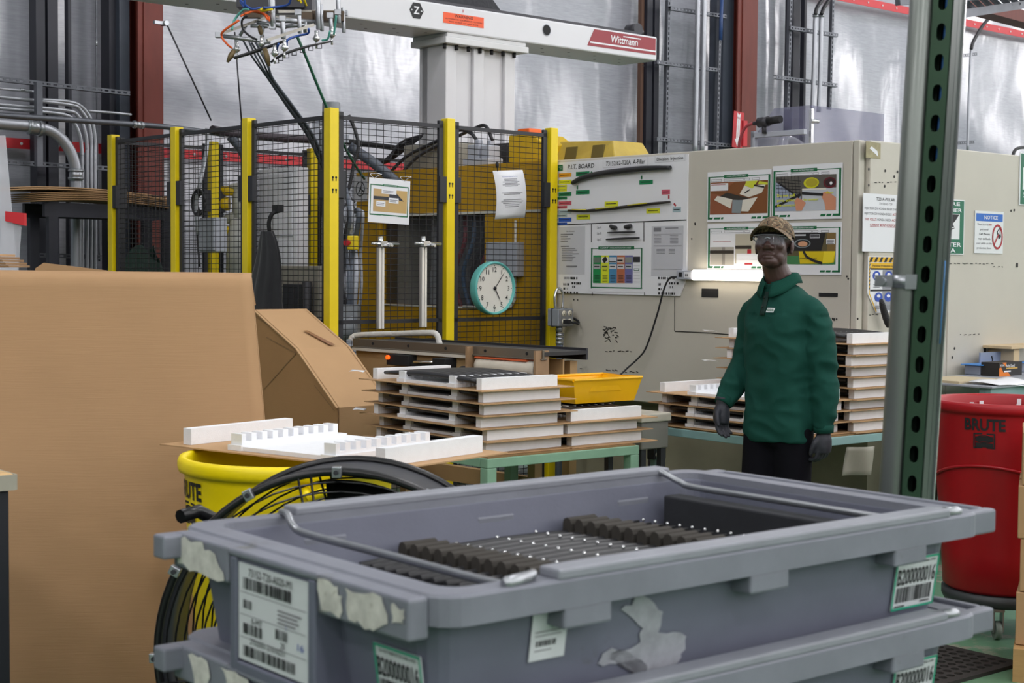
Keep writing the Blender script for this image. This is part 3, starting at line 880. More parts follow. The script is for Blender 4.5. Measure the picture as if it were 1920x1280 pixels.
# grey hydraulic hoses left of the machine
hz = thing('hose_cluster', 'tangle of grey and black hoses left of the yellow machine', 'hoses', at(655, 560, 9.9))
o = Vector(hz.location)
for k in range(9):
    x = 643 + k * 3.2
    P = [at(x, 340 + 8 * k, 10.2), at(x + 12 * math.sin(k), 400, 10.0), at(x - 8 * math.cos(k * 2), 470, 10.1), at(x + 10 * math.sin(k * 1.7), 540, 9.9), at(x, 620, 10.0)]
    MB().tube([p - o for p in spl(P, 6)], 0.011 + 0.006 * (k % 2), 7).build('hose', (cablem, cableg, lightgrey)[k % 3], hz)
mb = MB(); c = at(662, 455, 10.0) - o; mb.cbox(c, (0.07, 0.06, 0.09)); mb.build('stop_box', yellow, hz, bevel=0.006)
mb = MB(); mb.cyl(c + Vector((-0.03, -0.03, 0.0)), c + Vector((-0.04, -0.06, 0)), 0.02, 14); mb.build('stop_button', redtape, hz)
mb = MB(); mb.cbox(at(650, 600, 9.9) - o, (0.16, 0.2, 0.2)); mb.cyl(at(640, 618, 9.8) - o, at(668, 612, 9.8) - o, 0.07, 14); mb.build('pump', greym, hz, bevel=0.01)

# robot pedestal and beam (frame: x away to the right, y away to the left)
PB = Vector((-0.482, 11.0, 0)); PF = Face(PB, RZB)
rob = thing('robot_gantry', 'white beam robot on a steel pedestal above the moulding machine', 'robot', PB, RZB)
_, bz0 = PF.sz(833, 62); _, bz1 = PF.sz(833, 11)
mb = MB()
mb.box(0, 0, 2.23, 0.10, 0.27, bz0 - 0.075); mb.box(0.0, 0.20, 2.23, 0.66, 0.30, bz0 - 0.075); mb.box(0.56, 0, 2.23, 0.66, 0.27, bz0 - 0.075)
mb.box(0.10, 0.03, 2.23, 0.56, 0.20, bz0 - 0.075); mb.box(0.26, 0.0, 2.23, 0.36, 0.03, bz0 - 0.075)
mb.box(-0.03, -0.02, 2.23, 0.7, 0.32, 2.28)
mb.build('pedestal', M('pedestal_white', '#d2d2d6', 0.45, var=0.05, vs=2, dirt='#b3a88e', ds=1.7, dt=0.66), rob, bevel=0.006)
mb = MB(); mb.box(-0.05, -0.06, bz0 - 0.075, 0.74, 0.34, bz0 - 0.03); mb.box(-0.03, -0.05, bz0 - 0.03, 0.72, 0.34, bz0); mb.build('mount_plate', white, rob, bevel=0.005)
mb = MB()
for k in range(7): mb.cyl((-0.02 + 0.11 * k, -0.01, bz0 - 0.11), (-0.02 + 0.11 * k, -0.01, bz0 - 0.075), 0.013, 8)
mb.build('bolt', blackm, rob, each=True)
sR = PF.sz(1232, 90, 0.06)[0]; sL = -7.5
mb = MB(); pr = [(0, bz0), (0, bz1), (0.46, bz1), (0.46, bz0 + 0.05), (0.40, bz0)]
mb.extr([(sL, y - 0.06, z) for y, z in pr], (sR - sL, 0, 0)); bm_ = mb.build('beam', M('beam_white', '#d4d5da', 0.4, var=0.03, vs=2), rob, bevel=0.012)
q = Pr()
def bs(px, py): return PF.sz(px, py, 0.061)
def brect(x0, y0, x1, y1, m, l):
    (a, z1) = bs(x0, y0); (b, z0) = bs(x1, y1); q.rect(a, min(z0, z1), b, max(z0, z1), m, l)
dred = M('logo_red', '#8c1626', 0.4); dor = M('label_orange', '#e8541c', 0.45)
xa, xb = bs(1101, 90)[0], bs(1229, 105)[0]; za, zc = bz0 + 0.045, bz0 + 0.175; xs = bs(1114, 62)[0]; 
q.poly([(xa, za), (xb, za), (xb, zc), (xs, zc)], dred, 1)
q.rect(xa + 0.03, za + 0.022, xb, za + 0.034, paper, 2)
q.text('Wittmann', (xa + xb) / 2 + 0.02, za + 0.05, 0.055, paper, 3, wd=(xb - xa) * 0.40, bold=0.03, slant=0.12)
q.rect((xa + xb) / 2 + 0.01, zc - 0.027, (xa + xb) / 2 + 0.21, zc - 0.019, paper, 3)
xa, xb = bs(831, 35)[0], bs(907, 45)[0]; q.rect(xa, bz0 + 0.06, xb, bz0 + 0.135, dor, 1)
q.text('WARNING', (xa + xb) / 2, bz0 + 0.108, 0.020, ink, 2, bold=0.02, wd=(xb - xa) * 0.45)
q.text('AUTOMATIC EQUIPMENT MOTION', (xa + xb) / 2, bz0 + 0.088, 0.010, ink, 2, wd=(xb - xa) * 0.9)
q.text('MAY START AT ANY TIME', (xa + xb) / 2, bz0 + 0.069, 0.010, ink, 2, wd=(xb - xa) * 0.72)
q.rect((xa + xb) / 2 - 0.01, bz0 + 0.15, (xa + xb) / 2 - 0.004, bz0 + 0.17, inkr, 1)
xc = bs(781, 27)[0]; zc = bz0 + 0.115
q.poly([(xc + 0.062 * math.cos(R(60 * k)), zc + 0.062 * math.sin(R(60 * k))) for k in range(6)], ink, 1)
q.text('Z', xc, zc - 0.022, 0.05, paper, 2, bold=0.05, wd=0.05); q.text('+', xc - 0.042, zc - 0.008, 0.02, paper, 2, bold=0.03); q.rect(xc + 0.036, zc - 0.002, xc + 0.05, zc + 0.004, paper, 2)
b = q.build('print', bm_); b.location = (0, -0.061, 0)
mb = MB(); hx = bs(1025, 55)[0]; mb.lathe([(0.0, 0), (0.038, 0)], 24); mb.v = [(x + hx, -0.0625 + z, y + bz0 + 0.115) for x, y, z in mb.v]
mb.build('access_hole', blackm, bm_)
mb = MB(); hx2 = hx; mb.lathe([(0.038, 0.0), (0.043, 0.003), (0.043, 0.0)], 24); mb.v = [(x + hx, -0.0605 - z, y + bz0 + 0.115) for x, y, z in mb.v]; mb.build('hole_rim', lightgrey, bm_)
mb = MB(); mb.box(sL, 0.0, bz1, sR - 0.15, 0.05, bz1 + 0.03); mb.box(sL, 0.28, bz1, sR - 0.15, 0.33, bz1 + 0.03); mb.build('linear_rail', darkmet, rob)
mb = MB(); xk = PF.sz(935, 10, -0.15)[0]
mb.extr([(-4.0, 0.1, bz1 + 0.03), (xk, 0.1, bz1 + 0.03), (xk - 0.1, 0.1, bz1 + 0.12), (-4.0, 0.1, bz1 + 0.15)], (0, 0.16, 0)); mb.build('cable_chain', M('chain_black', '#2a2b31', 0.7, bump=0.5, bs=30), rob)
mb = MB(); mb.cyl((sR - 0.14, 0.1, bz1 + 0.03), (sR - 0.02, 0.1, bz1 + 0.05), 0.035, 14); mb.cyl((sR - 0.1, 0.05, bz1 + 0.06), (sR - 0.1, 0.16, bz1 + 0.06), 0.05, 16); mb.build('end_roller', darkmet, rob)
mb = MB()
for k in range(40):
    x = -3.2 + 0.14 * k; mb.cyl((x, 0.08 + 0.14 * (k % 2), bz0 - 0.001), (x, 0.08 + 0.14 * (k % 2), bz0 + 0.001), 0.012, 8)
tag(mb.build('underside_hole', darkmet, bm_), kind='stuff')
# ================================================================== gripper under the beam
GD_ = 9.5
def gz(x, y, dd=0.0): return at(400 + x / 6.857, y / 6.857, GD_ + dd)
gr = thing('robot_gripper', 'aluminium robot gripper frame with suction cups hanging under the beam', 'gripper', gz(900, 300))
go = Vector(gr.location)
def G(x, y, dd=0.0): return gz(x, y, dd) - go
mb = MB()
for a, b in (((60, 450, -0.1), (690, 225, 0.05)), ((690, 520, -0.25), (1290, 320, 0.0)), ((690, 225, 0.05), (1290, 270, 0.25)), ((830, 150, 0.1), (1690, 150, 0.35))):
    mb.bar(G(*a), G(*b), 0.015, 0.015); 
    p, q = G(*a), G(*b); mb.bar(p + Vector((0, -0.011, 0.006)), q + Vector((0, -0.011, 0.006)), 0.004, 0.004)
mb.build('rail', alum, gr, each=True)
mb = MB()
for a, b, r in (((60, 455, -0.05), (560, 520, -0.1), 0.013), ((560, 285, 0), (940, 350, 0), 0.012), ((480, 330, 0), (700, 340, 0), 0.012), ((700, 250, -0.1), (1300, 285, 0.1), 0.016),
                ((940, 340, 0), (1180, 320, 0), 0.012), ((1180, 280, 0), (1180, 420, 0), 0.012), ((300, 470, 0), (305, 640, 0), 0.010), ((640, 330, 0), (620, 560, 0), 0.012), ((420, 330, 0), (340, 460, 0), 0.010)):
    mb.cyl(G(*a), G(*b), r, 10)
mb.build('cross_tube', galv, gr, each=True)
mb = MB()
for x, y0, y1, r, dd in ((748, -60, 350, 0.020, -0.12), (888, 220, 500, 0.015, -0.15), (1340, -80, 380, 0.016, 0.1), (1100, 140, 430, 0.013, -0.05), (1600, -80, 300, 0.014, 0.15), (1385, 60, 400, 0.012, 0.12), (1505, 180, 430, 0.012, 0.1), (1665, 100, 420, 0.012, 0.2)):
    mb.cyl(G(x, y0, dd), G(x + 14, y1, dd), r, 12)
for x, y, dd in ((748, 130, -0.12), (760, 340, -0.12), (890, 240, -0.15), (1090, 160, -0.05), (70, 450, -0.1), (560, 500, -0.1), (690, 520, -0.2), (1600, 160, 0.15), (1500, 200, 0.1), (1690, 170, 0.3)):
    mb.cbox(G(x, y, dd), (0.04, 0.035, 0.035))
mb.build('cylinder', galv, gr, bevel=0.003, each=True)
mb = MB()
for x, y, dd in ((790, 690, -0.2), (915, 620, -0.2), (1325, 500, 0.05), (1525, 450, 0.1), (300, 640, 0.0), (620, 570, -0.1)):
    c = G(x, y, dd); mb.cyl(c + Vector((0, 0, 0.05)), c, 0.012, 10); mb.lathe([(0.006, 0.03), (0.014, 0.02), (0.026, 0.0), (0.014, -0.012), (0.006, -0.02)], 12, 0, c); mb.cyl(c + Vector((0, 0, -0.02)), c + Vector((0, 0, -0.06)), 0.007, 8)
mb.build('suction_cup', chrome, gr)
mb = MB()
for a, b in (((270, 640, -0.1), (180, 800, -0.1)), ((660, 620, -0.15), (720, 850, -0.15)), ((590, 330, 0.0), (640, 480, 0))):
    mb.tube([G(*a), (G(*a) + G(*b)) / 2, G(*b)], [0.014, 0.018, 0.008], 8)
mb.build('clamp_finger', M('brass_brown', '#7c6a4a', 0.5, metal=0.3), gr, each=True)
mb = MB(); mb.cbox(G(750, 60, 0.25), (0.42, 0.12, 0.05)); mb.cbox(G(980, 60, 0.3), (0.3, 0.16, 0.10)); mb.build('valve_plate', darkmet, gr)
mb = MB(); mb.cbox(G(1480, 215, 0.2), (0.2, 0.08, 0.06)); mb.cbox(G(1200, 215, 0.15), (0.08, 0.06, 0.05)); mb.cbox(G(500, 180, 0), (0.10, 0.05, 0.05)); mb.build('valve_block', M('bronze_block', '#5a4c3e', 0.5, metal=0.4), gr, each=True)
hs = (('hose_orange', '#e2622a', [(400, 180), (560, 140), (700, 210), (720, 260)]), ('hose_orange', '#e2622a', [(330, 260), (130, 400), (110, 480), (180, 570), (240, 620)]), ('hose_orange', '#d2502a', [(350, 210), (480, 150), (640, 180), (700, 250)]),
      ('air_blue', '#2a4f9e', [(400, -30), (400, 90), (350, 10), (480, 110), (620, 100)]), ('air_blue', '#2a4f9e', [(1000, -20), (960, 60), (820, 90), (640, 100)]), ('air_blue', '#2a4f9e', [(1225, 370), (1215, 430), (1090, 460), (960, 510), (940, 600)]), ('air_blue', '#2a4f9e', [(840, 560), (815, 640), (830, 700)]),
      ('air_teal', '#5aa79c', [(460, 120), (380, 130), (270, 260), (240, 380)]), ('air_teal', '#5aa79c', [(1580, 200), (1565, 330), (1550, 440)]), ('air_teal', '#6fae98', [(1500, 400), (1470, 500), (1400, 520)]), ('cable_black', '#232328', [(440, 200), (370, 260), (380, 370), (450, 450), (560, 510)]),
      ('air_yellow', '#d9c21a', [(1075, -30), (1090, 10), (1110, 0), (1130, 30)]), ('air_yellow', '#d9c21a', [(1160, -30), (1180, 30), (1195, 70)]), ('air_yellow', '#d9c21a', [(600, 130), (660, 95), (560, 150), (760, 120)]))
for nm, hx, pts in hs:
    P = [G(x, y, -0.2 + 0.03 * (i % 3)) for i, (x, y) in enumerate(pts)]
    MB().tube(spl(P, 6), 0.007, 6).build('air_hose', M(nm, hx, 0.45), gr)
# trims held by the gripper
def curved_trim(name, label, pts, r, m=trimm, group=None, clips=True):
    P = spl(pts, 6); t = thing(name, label, 'trim part', P[0], 0, group); o = Vector(P[0])
    MB().tube([p - o for p in P], [r * (0.6 + 0.4 * math.sin(math.pi * min(1, 0.15 + i / len(P)))) for i in range(len(P))], 8, flat=0.6).build('strip', m, t)
    if clips:
        mb = MB()
        for k in range(3, len(P) - 2, max(2, len(P) // 7)):
            c = P[k] - o; mb.tube([c + Vector((-0.012, 0, 0)), c + Vector((-0.014, 0, -0.028)), c + Vector((0.014, 0, -0.028)), c + Vector((0.012, 0, 0))], 0.0035, 6)
        mb.build('clip', blackm, t)
    return t
curved_trim('black_strip', 'long black pillar trim held by the gripper, upper one', [gz(265, 745, -0.1), gz(480, 680, -0.1), gz(800, 570, -0.1), gz(1060, 470, -0.05)], 0.018, clips=False)
curved_trim('black_strip', 'long black pillar trim held by the gripper, lower one with clips', [gz(740, 800, -0.15), gz(900, 700, -0.15), gz(1200, 600, -0.05), gz(1530, 530, 0.1)], 0.014)
# umbilical cables
def cable(name, label, pts, r, m, cat='cable', group=None):
    return tag(MB().tube(spl(pts, 8), r, 8).build(name, m), label, cat, group)
for k, (x0, y0) in enumerate(((456, 76), (467, 78), (472, 80), (478, 76))):
    cable('umbilical_cable', ('leftmost', 'second', 'third', 'rightmost')[k] + ' cable of the grey bundle hanging from the gripper into the cell',
          [at(x0, y0, GD_), at(474 + 9 * k, 108 + 4 * k, GD_), at(503 + 3 * k, 148, GD_ + 0.1), at(540 + 3.5 * k, 203 - k, GD_ + 0.3), at(578 + 4 * k, 258, GD_ + 0.6), at(606 + 3 * k, 320, GD_ + 0.9)], 0.006 + 0.002 * (k == 3), cableg if k % 2 else M('cable_slate', '#3a4048', 0.5), 'cable', 'umbilical cables under the gripper')
cable('green_hose', 'dark green hose hanging from the gripper to the machine', [at(556, 66, GD_), at(571, 100, GD_), at(590, 147, GD_ + 0.1), at(610, 195, GD_ + 0.2), at(640, 262, 9.9), at(660, 300, 10.2), at(683, 335, 10.6)], 0.009, M('cord_green', '#1e5a42', 0.5))
# pipes seen through the mesh
cable('sagging_hose', 'thick purple-black hose sagging behind the left fence run', [at(398, 243, 10.7), at(440, 250, 10.9), at(520, 258, 11.2), at(590, 262, 11.4), at(640, 270, 11.4)], 0.030, M('hose_purple', '#3a3038', 0.5))
cable('black_bar', 'black horizontal bar behind the fence corner post', [at(632, 264, 11.3), at(700, 272, 11.6), at(830, 288, 12.0)], 0.020, blackm, 'bar')
cable('drain_pipe', 'diagonal grey-blue pipe running down behind the right fence run', [at(655, 275, 10.8), at(700, 305, 10.8), at(748, 345, 10.8)], 0.036, M('pipe_slate', '#4c525e', 0.45), 'pipe')
cable('drain_pipe', 'diagonal grey pipe behind the second left fence panel', [at(432, 256, 10.9), at(455, 285, 10.9), at(470, 330, 10.9)], 0.032, M('pipe_slate', '#4c525e', 0.45), 'pipe')
cable('fence_cable', 'black cable loop hanging beside the fence corner post', [at(654, 216, 10.3), at(666, 245, 10.3), at(672, 275, 10.3), at(664, 305, 10.3), at(655, 350, 10.3), at(648, 362, 10.3), at(665, 380, 10.3)], 0.012, cablem)
t = thing('dryer_cylinder', 'grey metal cylinder rising behind the fence corner post', 'cylinder', at(621, 300, 10.6))
o = Vector(t.location); top = at(621, 192, 10.6).z - o.z
mb = MB(); mb.lathe([(0.0, top), (0.058, top), (0.062, top - 0.01), (0.062, top - 0.12), (0.045, top - 0.13), (0.045, top - 0.17), (0.085, top - 0.19), (0.085, top - 0.4), (0.05, top - 0.45), (0.05, 0.0 - 2.2)], 24); mb.build('canister', greym, t)
mb = MB(); mb.cbox((-0.1, -0.05, top - 0.22), (0.05, 0.05, 0.14)); mb.cbox((0.1, -0.05, top - 0.25), (0.05, 0.05, 0.05)); mb.cyl((-0.13, 0, top - 0.14), (0.15, 0, top - 0.14), 0.02, 8); mb.build('regulator', lightgrey, t)

# grey electrical box on the rear post, coiled cable
t = thing('junction_box', 'grey electrical box on a yellow post behind the left fence run', 'electrical box', at(394, 472, 10.35), RZA)
H = at(394, 408, 10.35).z - t.location.z
MB().box(-0.10, -0.02, 0, 0.10, 0.07, H).build('body', lightgrey, t, bevel=0.006)
MB().box(-0.095, -0.032, 0.01, 0.095, -0.02, H - 0.01).build('lid', lightgrey, t, bevel=0.004)
mb = MB()
for k in range(5): 
    rr = 0.055 + 0.008 * k; mb.tube([(-0.06 + rr * math.cos(a * 0.42), -0.03 - 0.006 * k, H + 0.10 + rr * math.sin(a * 0.42)) for a in range(16)], 0.007, 6)
mb.tube(spl([(-0.12, -0.03, H + 0.1), (-0.13, -0.02, 0.1), (-0.1, -0.02, -0.1)], 6), 0.008, 6)
mb.build('cable_coil', cablem, t)
cable('grey_conduit', 'grey flexible conduit looping down beside the electrical box', [at(388, 240, 10.5), at(388, 275, 10.5), at(378, 330, 10.4), at(368, 380, 10.4), at(372, 440, 10.4)], 0.014, emt)
# small six axis robot
rb_ = thing('small_robot_arm', 'small yellow and white robot arm behind the second left fence panel', 'robot', at(448, 520, 11.0))
o = Vector(rb_.location)
def Q(x, y, d=11.0): return at(x, y, d) - o
yl = M('robot_yellow', '#d8b50e', 0.4); wl = M('robot_white', '#b9b9b4', 0.5, var=0.2, vs=12)
mb = MB(); mb.cyl(Q(414, 358), Q(440, 358), 0.035, 14); mb.cyl(Q(414, 382), Q(430, 382), 0.05, 14); mb.cyl(Q(458, 362), Q(475, 362), 0.04, 12); mb.cyl(Q(452, 420), Q(474, 424), 0.045, 12); mb.cyl(Q(420, 430), Q(440, 434), 0.03, 12); mb.build('yellow_joint', yl, rb_)
mb = MB(); mb.tube([Q(450, 350), Q(452, 380), Q(448, 410)], [0.05, 0.06, 0.05], 12); mb.tube([Q(420, 412), Q(450, 405), Q(478, 402)], [0.03, 0.05, 0.05], 12); mb.tube([Q(448, 410), Q(446, 450), Q(450, 520)], [0.06, 0.08, 0.1], 14); mb.ell(Q(452, 350), (0.09, 0.06, 0.03), 14, 8); mb.build('arm', wl, rb_)
mb = MB(); mb.cyl(Q(430, 425), Q(470, 440), 0.02, 8); mb.cyl(Q(425, 435), Q(432, 452), 0.012, 8); mb.cyl(Q(455, 440), Q(458, 455), 0.02, 8); mb.cbox(Q(447, 438), (0.12, 0.08, 0.05)); mb.build('tool', darkmet, rb_)
# white control cabinet and machine base behind panels
t = thing('control_cabinet', 'white control cabinet seen through the third left fence panel', 'cabinet', at(520, 480, 11.0), RZA)
mb = MB(); mb.box(-0.24, 0, -0.2, 0.24, 0.1, 0.62); mb.build('body', paper, t, bevel=0.005)
mb = MB(); mb.box(-0.2, -0.012, -0.15, 0.2, 0, 0.1); mb.box(-0.2, -0.012, 0.14, 0.2, 0, 0.58); mb.build('door', M('cabinet_white', '#dcdde4', 0.5), t, bevel=0.004)
t = thing('press_base', 'grey cast machine base behind the hanging black jacket', 'machine', at(545, 640, 10.2), RZA)
mb = MB(); mb.box(-0.32, 0, -0.5, 0.32, 0.22, 0.5); mb.build('body', M('cast_beige', '#8f8a80', 0.6, var=0.2), t, bevel=0.01)
mb = MB(); mb.box(-0.02, -0.05, 0.15, 0.22, 0.0, 0.38); mb.box(0.1, -0.07, -0.2, 0.3, 0, 0.0); mb.cyl((0.26, -0.05, 0.4), (0.26, -0.05, -0.5), 0.03, 10); mb.cyl((-0.1, -0.06, 0.0), (0.25, -0.06, 0.0), 0.025, 10); mb.build('fittings', darkmet, t, bevel=0.004)

# ================================================================== beige machine cabinet
_, CH = FA.sz(1612, 262)
beige = M('cabinet_beige', '#c2bdb2', 0.42, var=0.05, vs=1.8, dirt='#8f897c', ds=1.6, dt=0.67)
cab = thing('machine_cabinet', 'beige steel machine cabinet covered with posted sheets', 'cabinet', CAB, RZB)
mb = MB(); mb.box(0.03, 0.03, 0.72, 2.9, 2.32, CH - 0.01); mb.build('body', M('cabinet_gap', '#8e8a7e', 0.5), cab)
MB().box(0.16, 0.06, 0.12, 2.9, 2.3, 0.72).build('base', M('cabinet_base_shade', '#8f8a76', 0.6, var=0.15, vs=4), cab)  # same beige panel set back; the shadow on it is painted into its tone
mb = MB(); mb.box(0.0, 0.075, 0.73, 0.04, 2.325, CH); mb.build('door', beige, cab, bevel=0.006)
mb = MB(); mb.box(-0.004, 0.028, 0.73, 0.045, 0.068, CH); mb.build('edge_strip', beige, cab, bevel=0.006)
mb = MB(); mb.box(0.055, 0.0, 0.73, 0.80, 0.04, CH); mb.build('side_panel', beige, cab, bevel=0.006)
mb = MB(); mb.box(0.808, 0.0, 0.16, 2.9, 0.04, CH); mb.build('side_panel', beige, cab, bevel=0.006)
mb = MB()
for (x, y) in ((0.2, 0.2), (2.6, 0.2), (0.2, 2.1)): mb.box(x, y, 0, x + 0.15, y + 0.15, 0.13)
mb.build('foot', darkmet, cab, each=True)
# marks and a groove on the door, drawn on the door's own surface
q = Pr(); 
def fl_(px, py): return FA.sz(px, py, 0.002)
def fline(pts, t_, m): 
    for a, b in zip(pts[:-1], pts[1:]):
        (x0, z0), (x1, z1) = fl_(*a), fl_(*b); q.line(x0, z0, x1, z1, t_, m, 1)
scuff = M('scuff_black', '#2c2a28', 0.6)
fline([(1265, 557), (1265, 621), (1330, 624), (1400, 630)], 0.006, scuff)
rnd = random.Random(4)
for k in range(34):
    x = 1133 + 24 * rnd.random(); y = 612 + 26 * rnd.random(); fline([(x, y), (x + rnd.uniform(-7, 7), y + rnd.uniform(-3, 6))], 0.006, scuff)
for (x0, x1, y) in ((1135, 1190, 658), (1054, 1090, 690), (1172, 1197, 697), (1136, 1155, 694), (1260, 1290, 748)):
    x = x0
    while x < x1: fline([(x, y + rnd.uniform(-1, 1)), (x + rnd.uniform(2, 7), y + rnd.uniform(-1, 1.5))], 0.005, scuff); x += rnd.uniform(5, 9)
for k in range(16):
    x, y = rnd.choice([(1312, 437), (1320, 333), (1305, 418), (1575, 322), (1300, 450), (1590, 520), (1080, 556), (1075, 562), (1085, 560), (1605, 600), (1565, 600), (1100, 700)])
    s0, z0 = fl_(x + rnd.uniform(-4, 4), y + rnd.uniform(-3, 3)); q.disc(s0, z0, 0.006, scuff, 1, 6)
o = tag(q.build('scuff_mark', cab), kind='stuff'); o.rotation_euler = (0, 0, R(-90)); o.location = (-0.001, 0, 0)
q = Pr()
def sl(px, py): return FB.sz(px, py, 0.002)
for (x, y) in ((1629, 317), (1660, 320), (1629, 347), (1659, 349), (1683, 322), (1677, 331), (1765, 330), (1902, 394), (1896, 395), (1790, 653), (1786, 670)):
    s0, z0 = sl(x, y); q.disc(s0, z0, 0.008, scuff, 1, 8)
for (x0, x1, y) in ((1780, 1862, 494), (1800, 1840, 627), (1640, 1690, 342), (1862, 1880, 500), (1630, 1650, 590)):
    x = x0
    while x < x1:
        (a, b), (c, d) = sl(x, y + rnd.uniform(-1, 1)), sl(x + rnd.uniform(2, 6), y + rnd.uniform(-1, 1)); q.line(a, b, c, d, 0.004, scuff, 1); x += rnd.uniform(5, 10)
(a, b), (c, d) = sl(1845, 652), sl(1849, 660); q.rect(a, d, c, b, scuff, 1)
(a, b), (c, d) = sl(1905, 493), sl(1909, 501); q.rect(a, d, c, b, scuff, 1)
(a, b), (c, d) = sl(1624, 266), sl(1651, 298)
q.poly([(a, d), (c, d), (c, b), (a, b + 0.004)], M('tape_residue', '#a39a7a', 0.7, var=0.25, vs=20), 1)
q.poly([(a + 0.03, d + 0.05), (c - 0.02, d + 0.01), (c - 0.03, d + 0.04), (a + 0.05, b - 0.02)], paper, 2)
o = tag(q.build('scuff_mark', cab), kind='stuff'); o.location = (0, -0.001, 0)

# ---- P.I.T. board
BX0 = FA.sz(1038, 430, 0.012)[0]; BX1 = FA.sz(1288, 430, 0.012)[0]
BZ1 = FA.sz(1163, 297, 0.012)[1]; BZ0 = FA.sz(1163, 552, 0.012)[1]
BW, BH = BX1 - BX0, BZ1 - BZ0
boardm = M('board_white', '#e4e5ea', 0.35)
mb = MB(); mb.extr([(0, 0, 0), (BW * 0.955, 0, 0), (BW * 0.99, 0, BH * 0.1), (BW, 0, BH * 0.16), (BW, 0, BH), (0, 0, BH)], (0, 0.01, 0))
pit = mb.build('information_board', boardm, None, FA.pt(BX0, BZ0, 0.012), RZA)
tag(pit, 'white P.I.T. BOARD with trims and coloured labels on the cabinet', 'board')
q = Pr()
def B(zx, zy):
    s, z = FA.sz(1020 + zx / 4.267, 270 + zy / 4.267, 0.012); return s - BX0, z - BZ0
def br(x0, y0, x1, y1, m, l=1):
    a = B(x0, (y0 + y1) / 2)[0]; c = B(x1, (y0 + y1) / 2)[0]; d = B((x0 + x1) / 2, y1)[1]; e = B((x0 + x1) / 2, y0)[1]
    q.rect(a, d, c, e, m, l); return a, d, c, e
def bt(x0, y0, x1, y1, t_, m, l=3, bold=0.0, slant=0.0):
    a = B(x0, (y0 + y1) / 2)[0]; c = B(x1, (y0 + y1) / 2)[0]; d = B((x0 + x1) / 2, y1)[1]; e = B((x0 + x1) / 2, y0)[1]
    q.text(t_, a, d, e - d, m, l, 'l', c - a, bold, slant)
br(160, 140, 440, 212, paper); bt(190, 160, 402, 195, 'P.I.T. BOARD', ink, 3, 0.03, 0.15)
br(472, 110, 834, 182, paperg, 1); br(475, 113, 831, 179, paper, 2); bt(500, 130, 810, 165, '73152/62-T20A  A-Pillar', ink, 4, 0.02)
br(888, 84, 1131, 142, paperg, 1); br(891, 87, 1128, 139, paper, 2); bt(905, 102, 1116, 128, 'Division: Injection', ink, 4, 0.02)
br(80, 168, 152, 215, green_ink, 2); br(84, 182, 112, 186, paper, 3); br(120, 182, 148, 186, paper, 3); br(95, 196, 112, 200, paper, 3); br(128, 196, 146, 200, paper, 3)
cols = {'o': '#e09a22', 'y': '#d9dc2a', 'g': '#12804f', 'r': '#c5586b', 's': '#9fb4bc', 'b': '#2158c0'}
def cm(k): return M('label_' + k, cols[k], 0.5)
for k, (y, cc) in enumerate(((247, 'o'), (302, 'y'), (400, 'g'), (472, 'r'), (540, 's'), (604, 'b'))):
    c_ = B(86, y + 4); q.disc(c_[0], c_[1], 0.026, cm(cc), 2); q.ring(c_[0], c_[1], 0.026, 0.004, inkg, 3, 16)
    br(119, y - 15, 220, y + 17, cm(cc), 2); br(130, y - 2, 205, y + 3, ink, 3)
    br(100, y - 1, 119, y + 1, inkg, 2)
    if cc not in 'oy': br(96, y + 23, 186, y + 44, cm(cc), 2); br(106, y + 30, 172, y + 34, ink, 3)
for y in (340, 365): br(94, y - 13, 184, y + 14, cm('y'), 2); br(104, y - 2, 172, y + 3, inkg, 3)
for (x, y, cc) in ((311, 237, 'g'), (818, 305, 'g'), (311, 385, 'g'), (976, 383, 'r'), (540, 478, 'y'), (315, 583, 'y'), (874, 534, 'y'), (1064, 524, 's')):
    hw = 54 if cc in 'gy' else 33; hh = 17 if cc == 'g' else 20
    br(x - hw, y - hh, x + hw, y + hh, cm(cc), 2); br(x - hw * 0.75, y - 4, x + hw * 0.7, y + 2, ink, 3)
for (x0, y0, x1, y1) in ((268, 362, 268, 330), (782, 282, 782, 252), (1000, 438, 1000, 408), (376, 222, 396, 240), (1040, 475, 1056, 495)):
    a, b = B(x0, y0), B(x1, y1); q.line(a[0], a[1], b[0], b[1], 0.012, green_ink if y0 < 400 else inkr, 2)
# lower half
a, b = B(78, 648), B(1142, 607); q.line(a[0], a[1], b[0], b[1], 0.006, ink, 2)
for x, y0, y1 in ((380, 640, 785), (800, 625, 780), (388, 1185, 1212), (805, 1185, 1212)):
    a, b = B(x, y0), B(x, y1); q.line(a[0], a[1], b[0], b[1], 0.006, ink, 2)
br(118, 660, 328, 1042, paperg, 1); bt(182, 693, 246, 703, 'Part Information', ink, 3)
for y in (722, 740, 757, 776, 818): br(136, y - 4, 136 + random.randint(50, 115), y + 4, inkg, 3)
for y in range(835, 945, 14): br(144, y - 3, 144 + random.randint(70, 140), y + 3, inkg, 3)
br(180, 972, 266, 984, inkg, 3)
br(860, 655, 1108, 1055, paperg, 1); br(876, 655, 1114, 1000, M('paper_grey2', '#c0c1c8', 0.6), 2); br(880, 668, 938, 700, inkg, 3); br(974, 668, 1076, 676, inkg, 3)
for y0, y1 in ((720, 722), (812, 815), (1000, 1002)): br(880, y0, 1104, y1, inkg, 4)
for y in range(840, 880, 10): br(902, y, 970, y + 4, inkg, 3); br(1000, y, 1050, y + 4, inkg, 3)
for y in range(728, 800, 12): br(884, y, 940, y + 3, inkg, 3); br(1010, y, 1076, y + 4, inkg, 3)
for t_, y in (('Lip A', 668), ('Lip B', 715), ('Lip C', 764)): bt(426, y - 10, 461, y + 8, t_, inkg, 3)
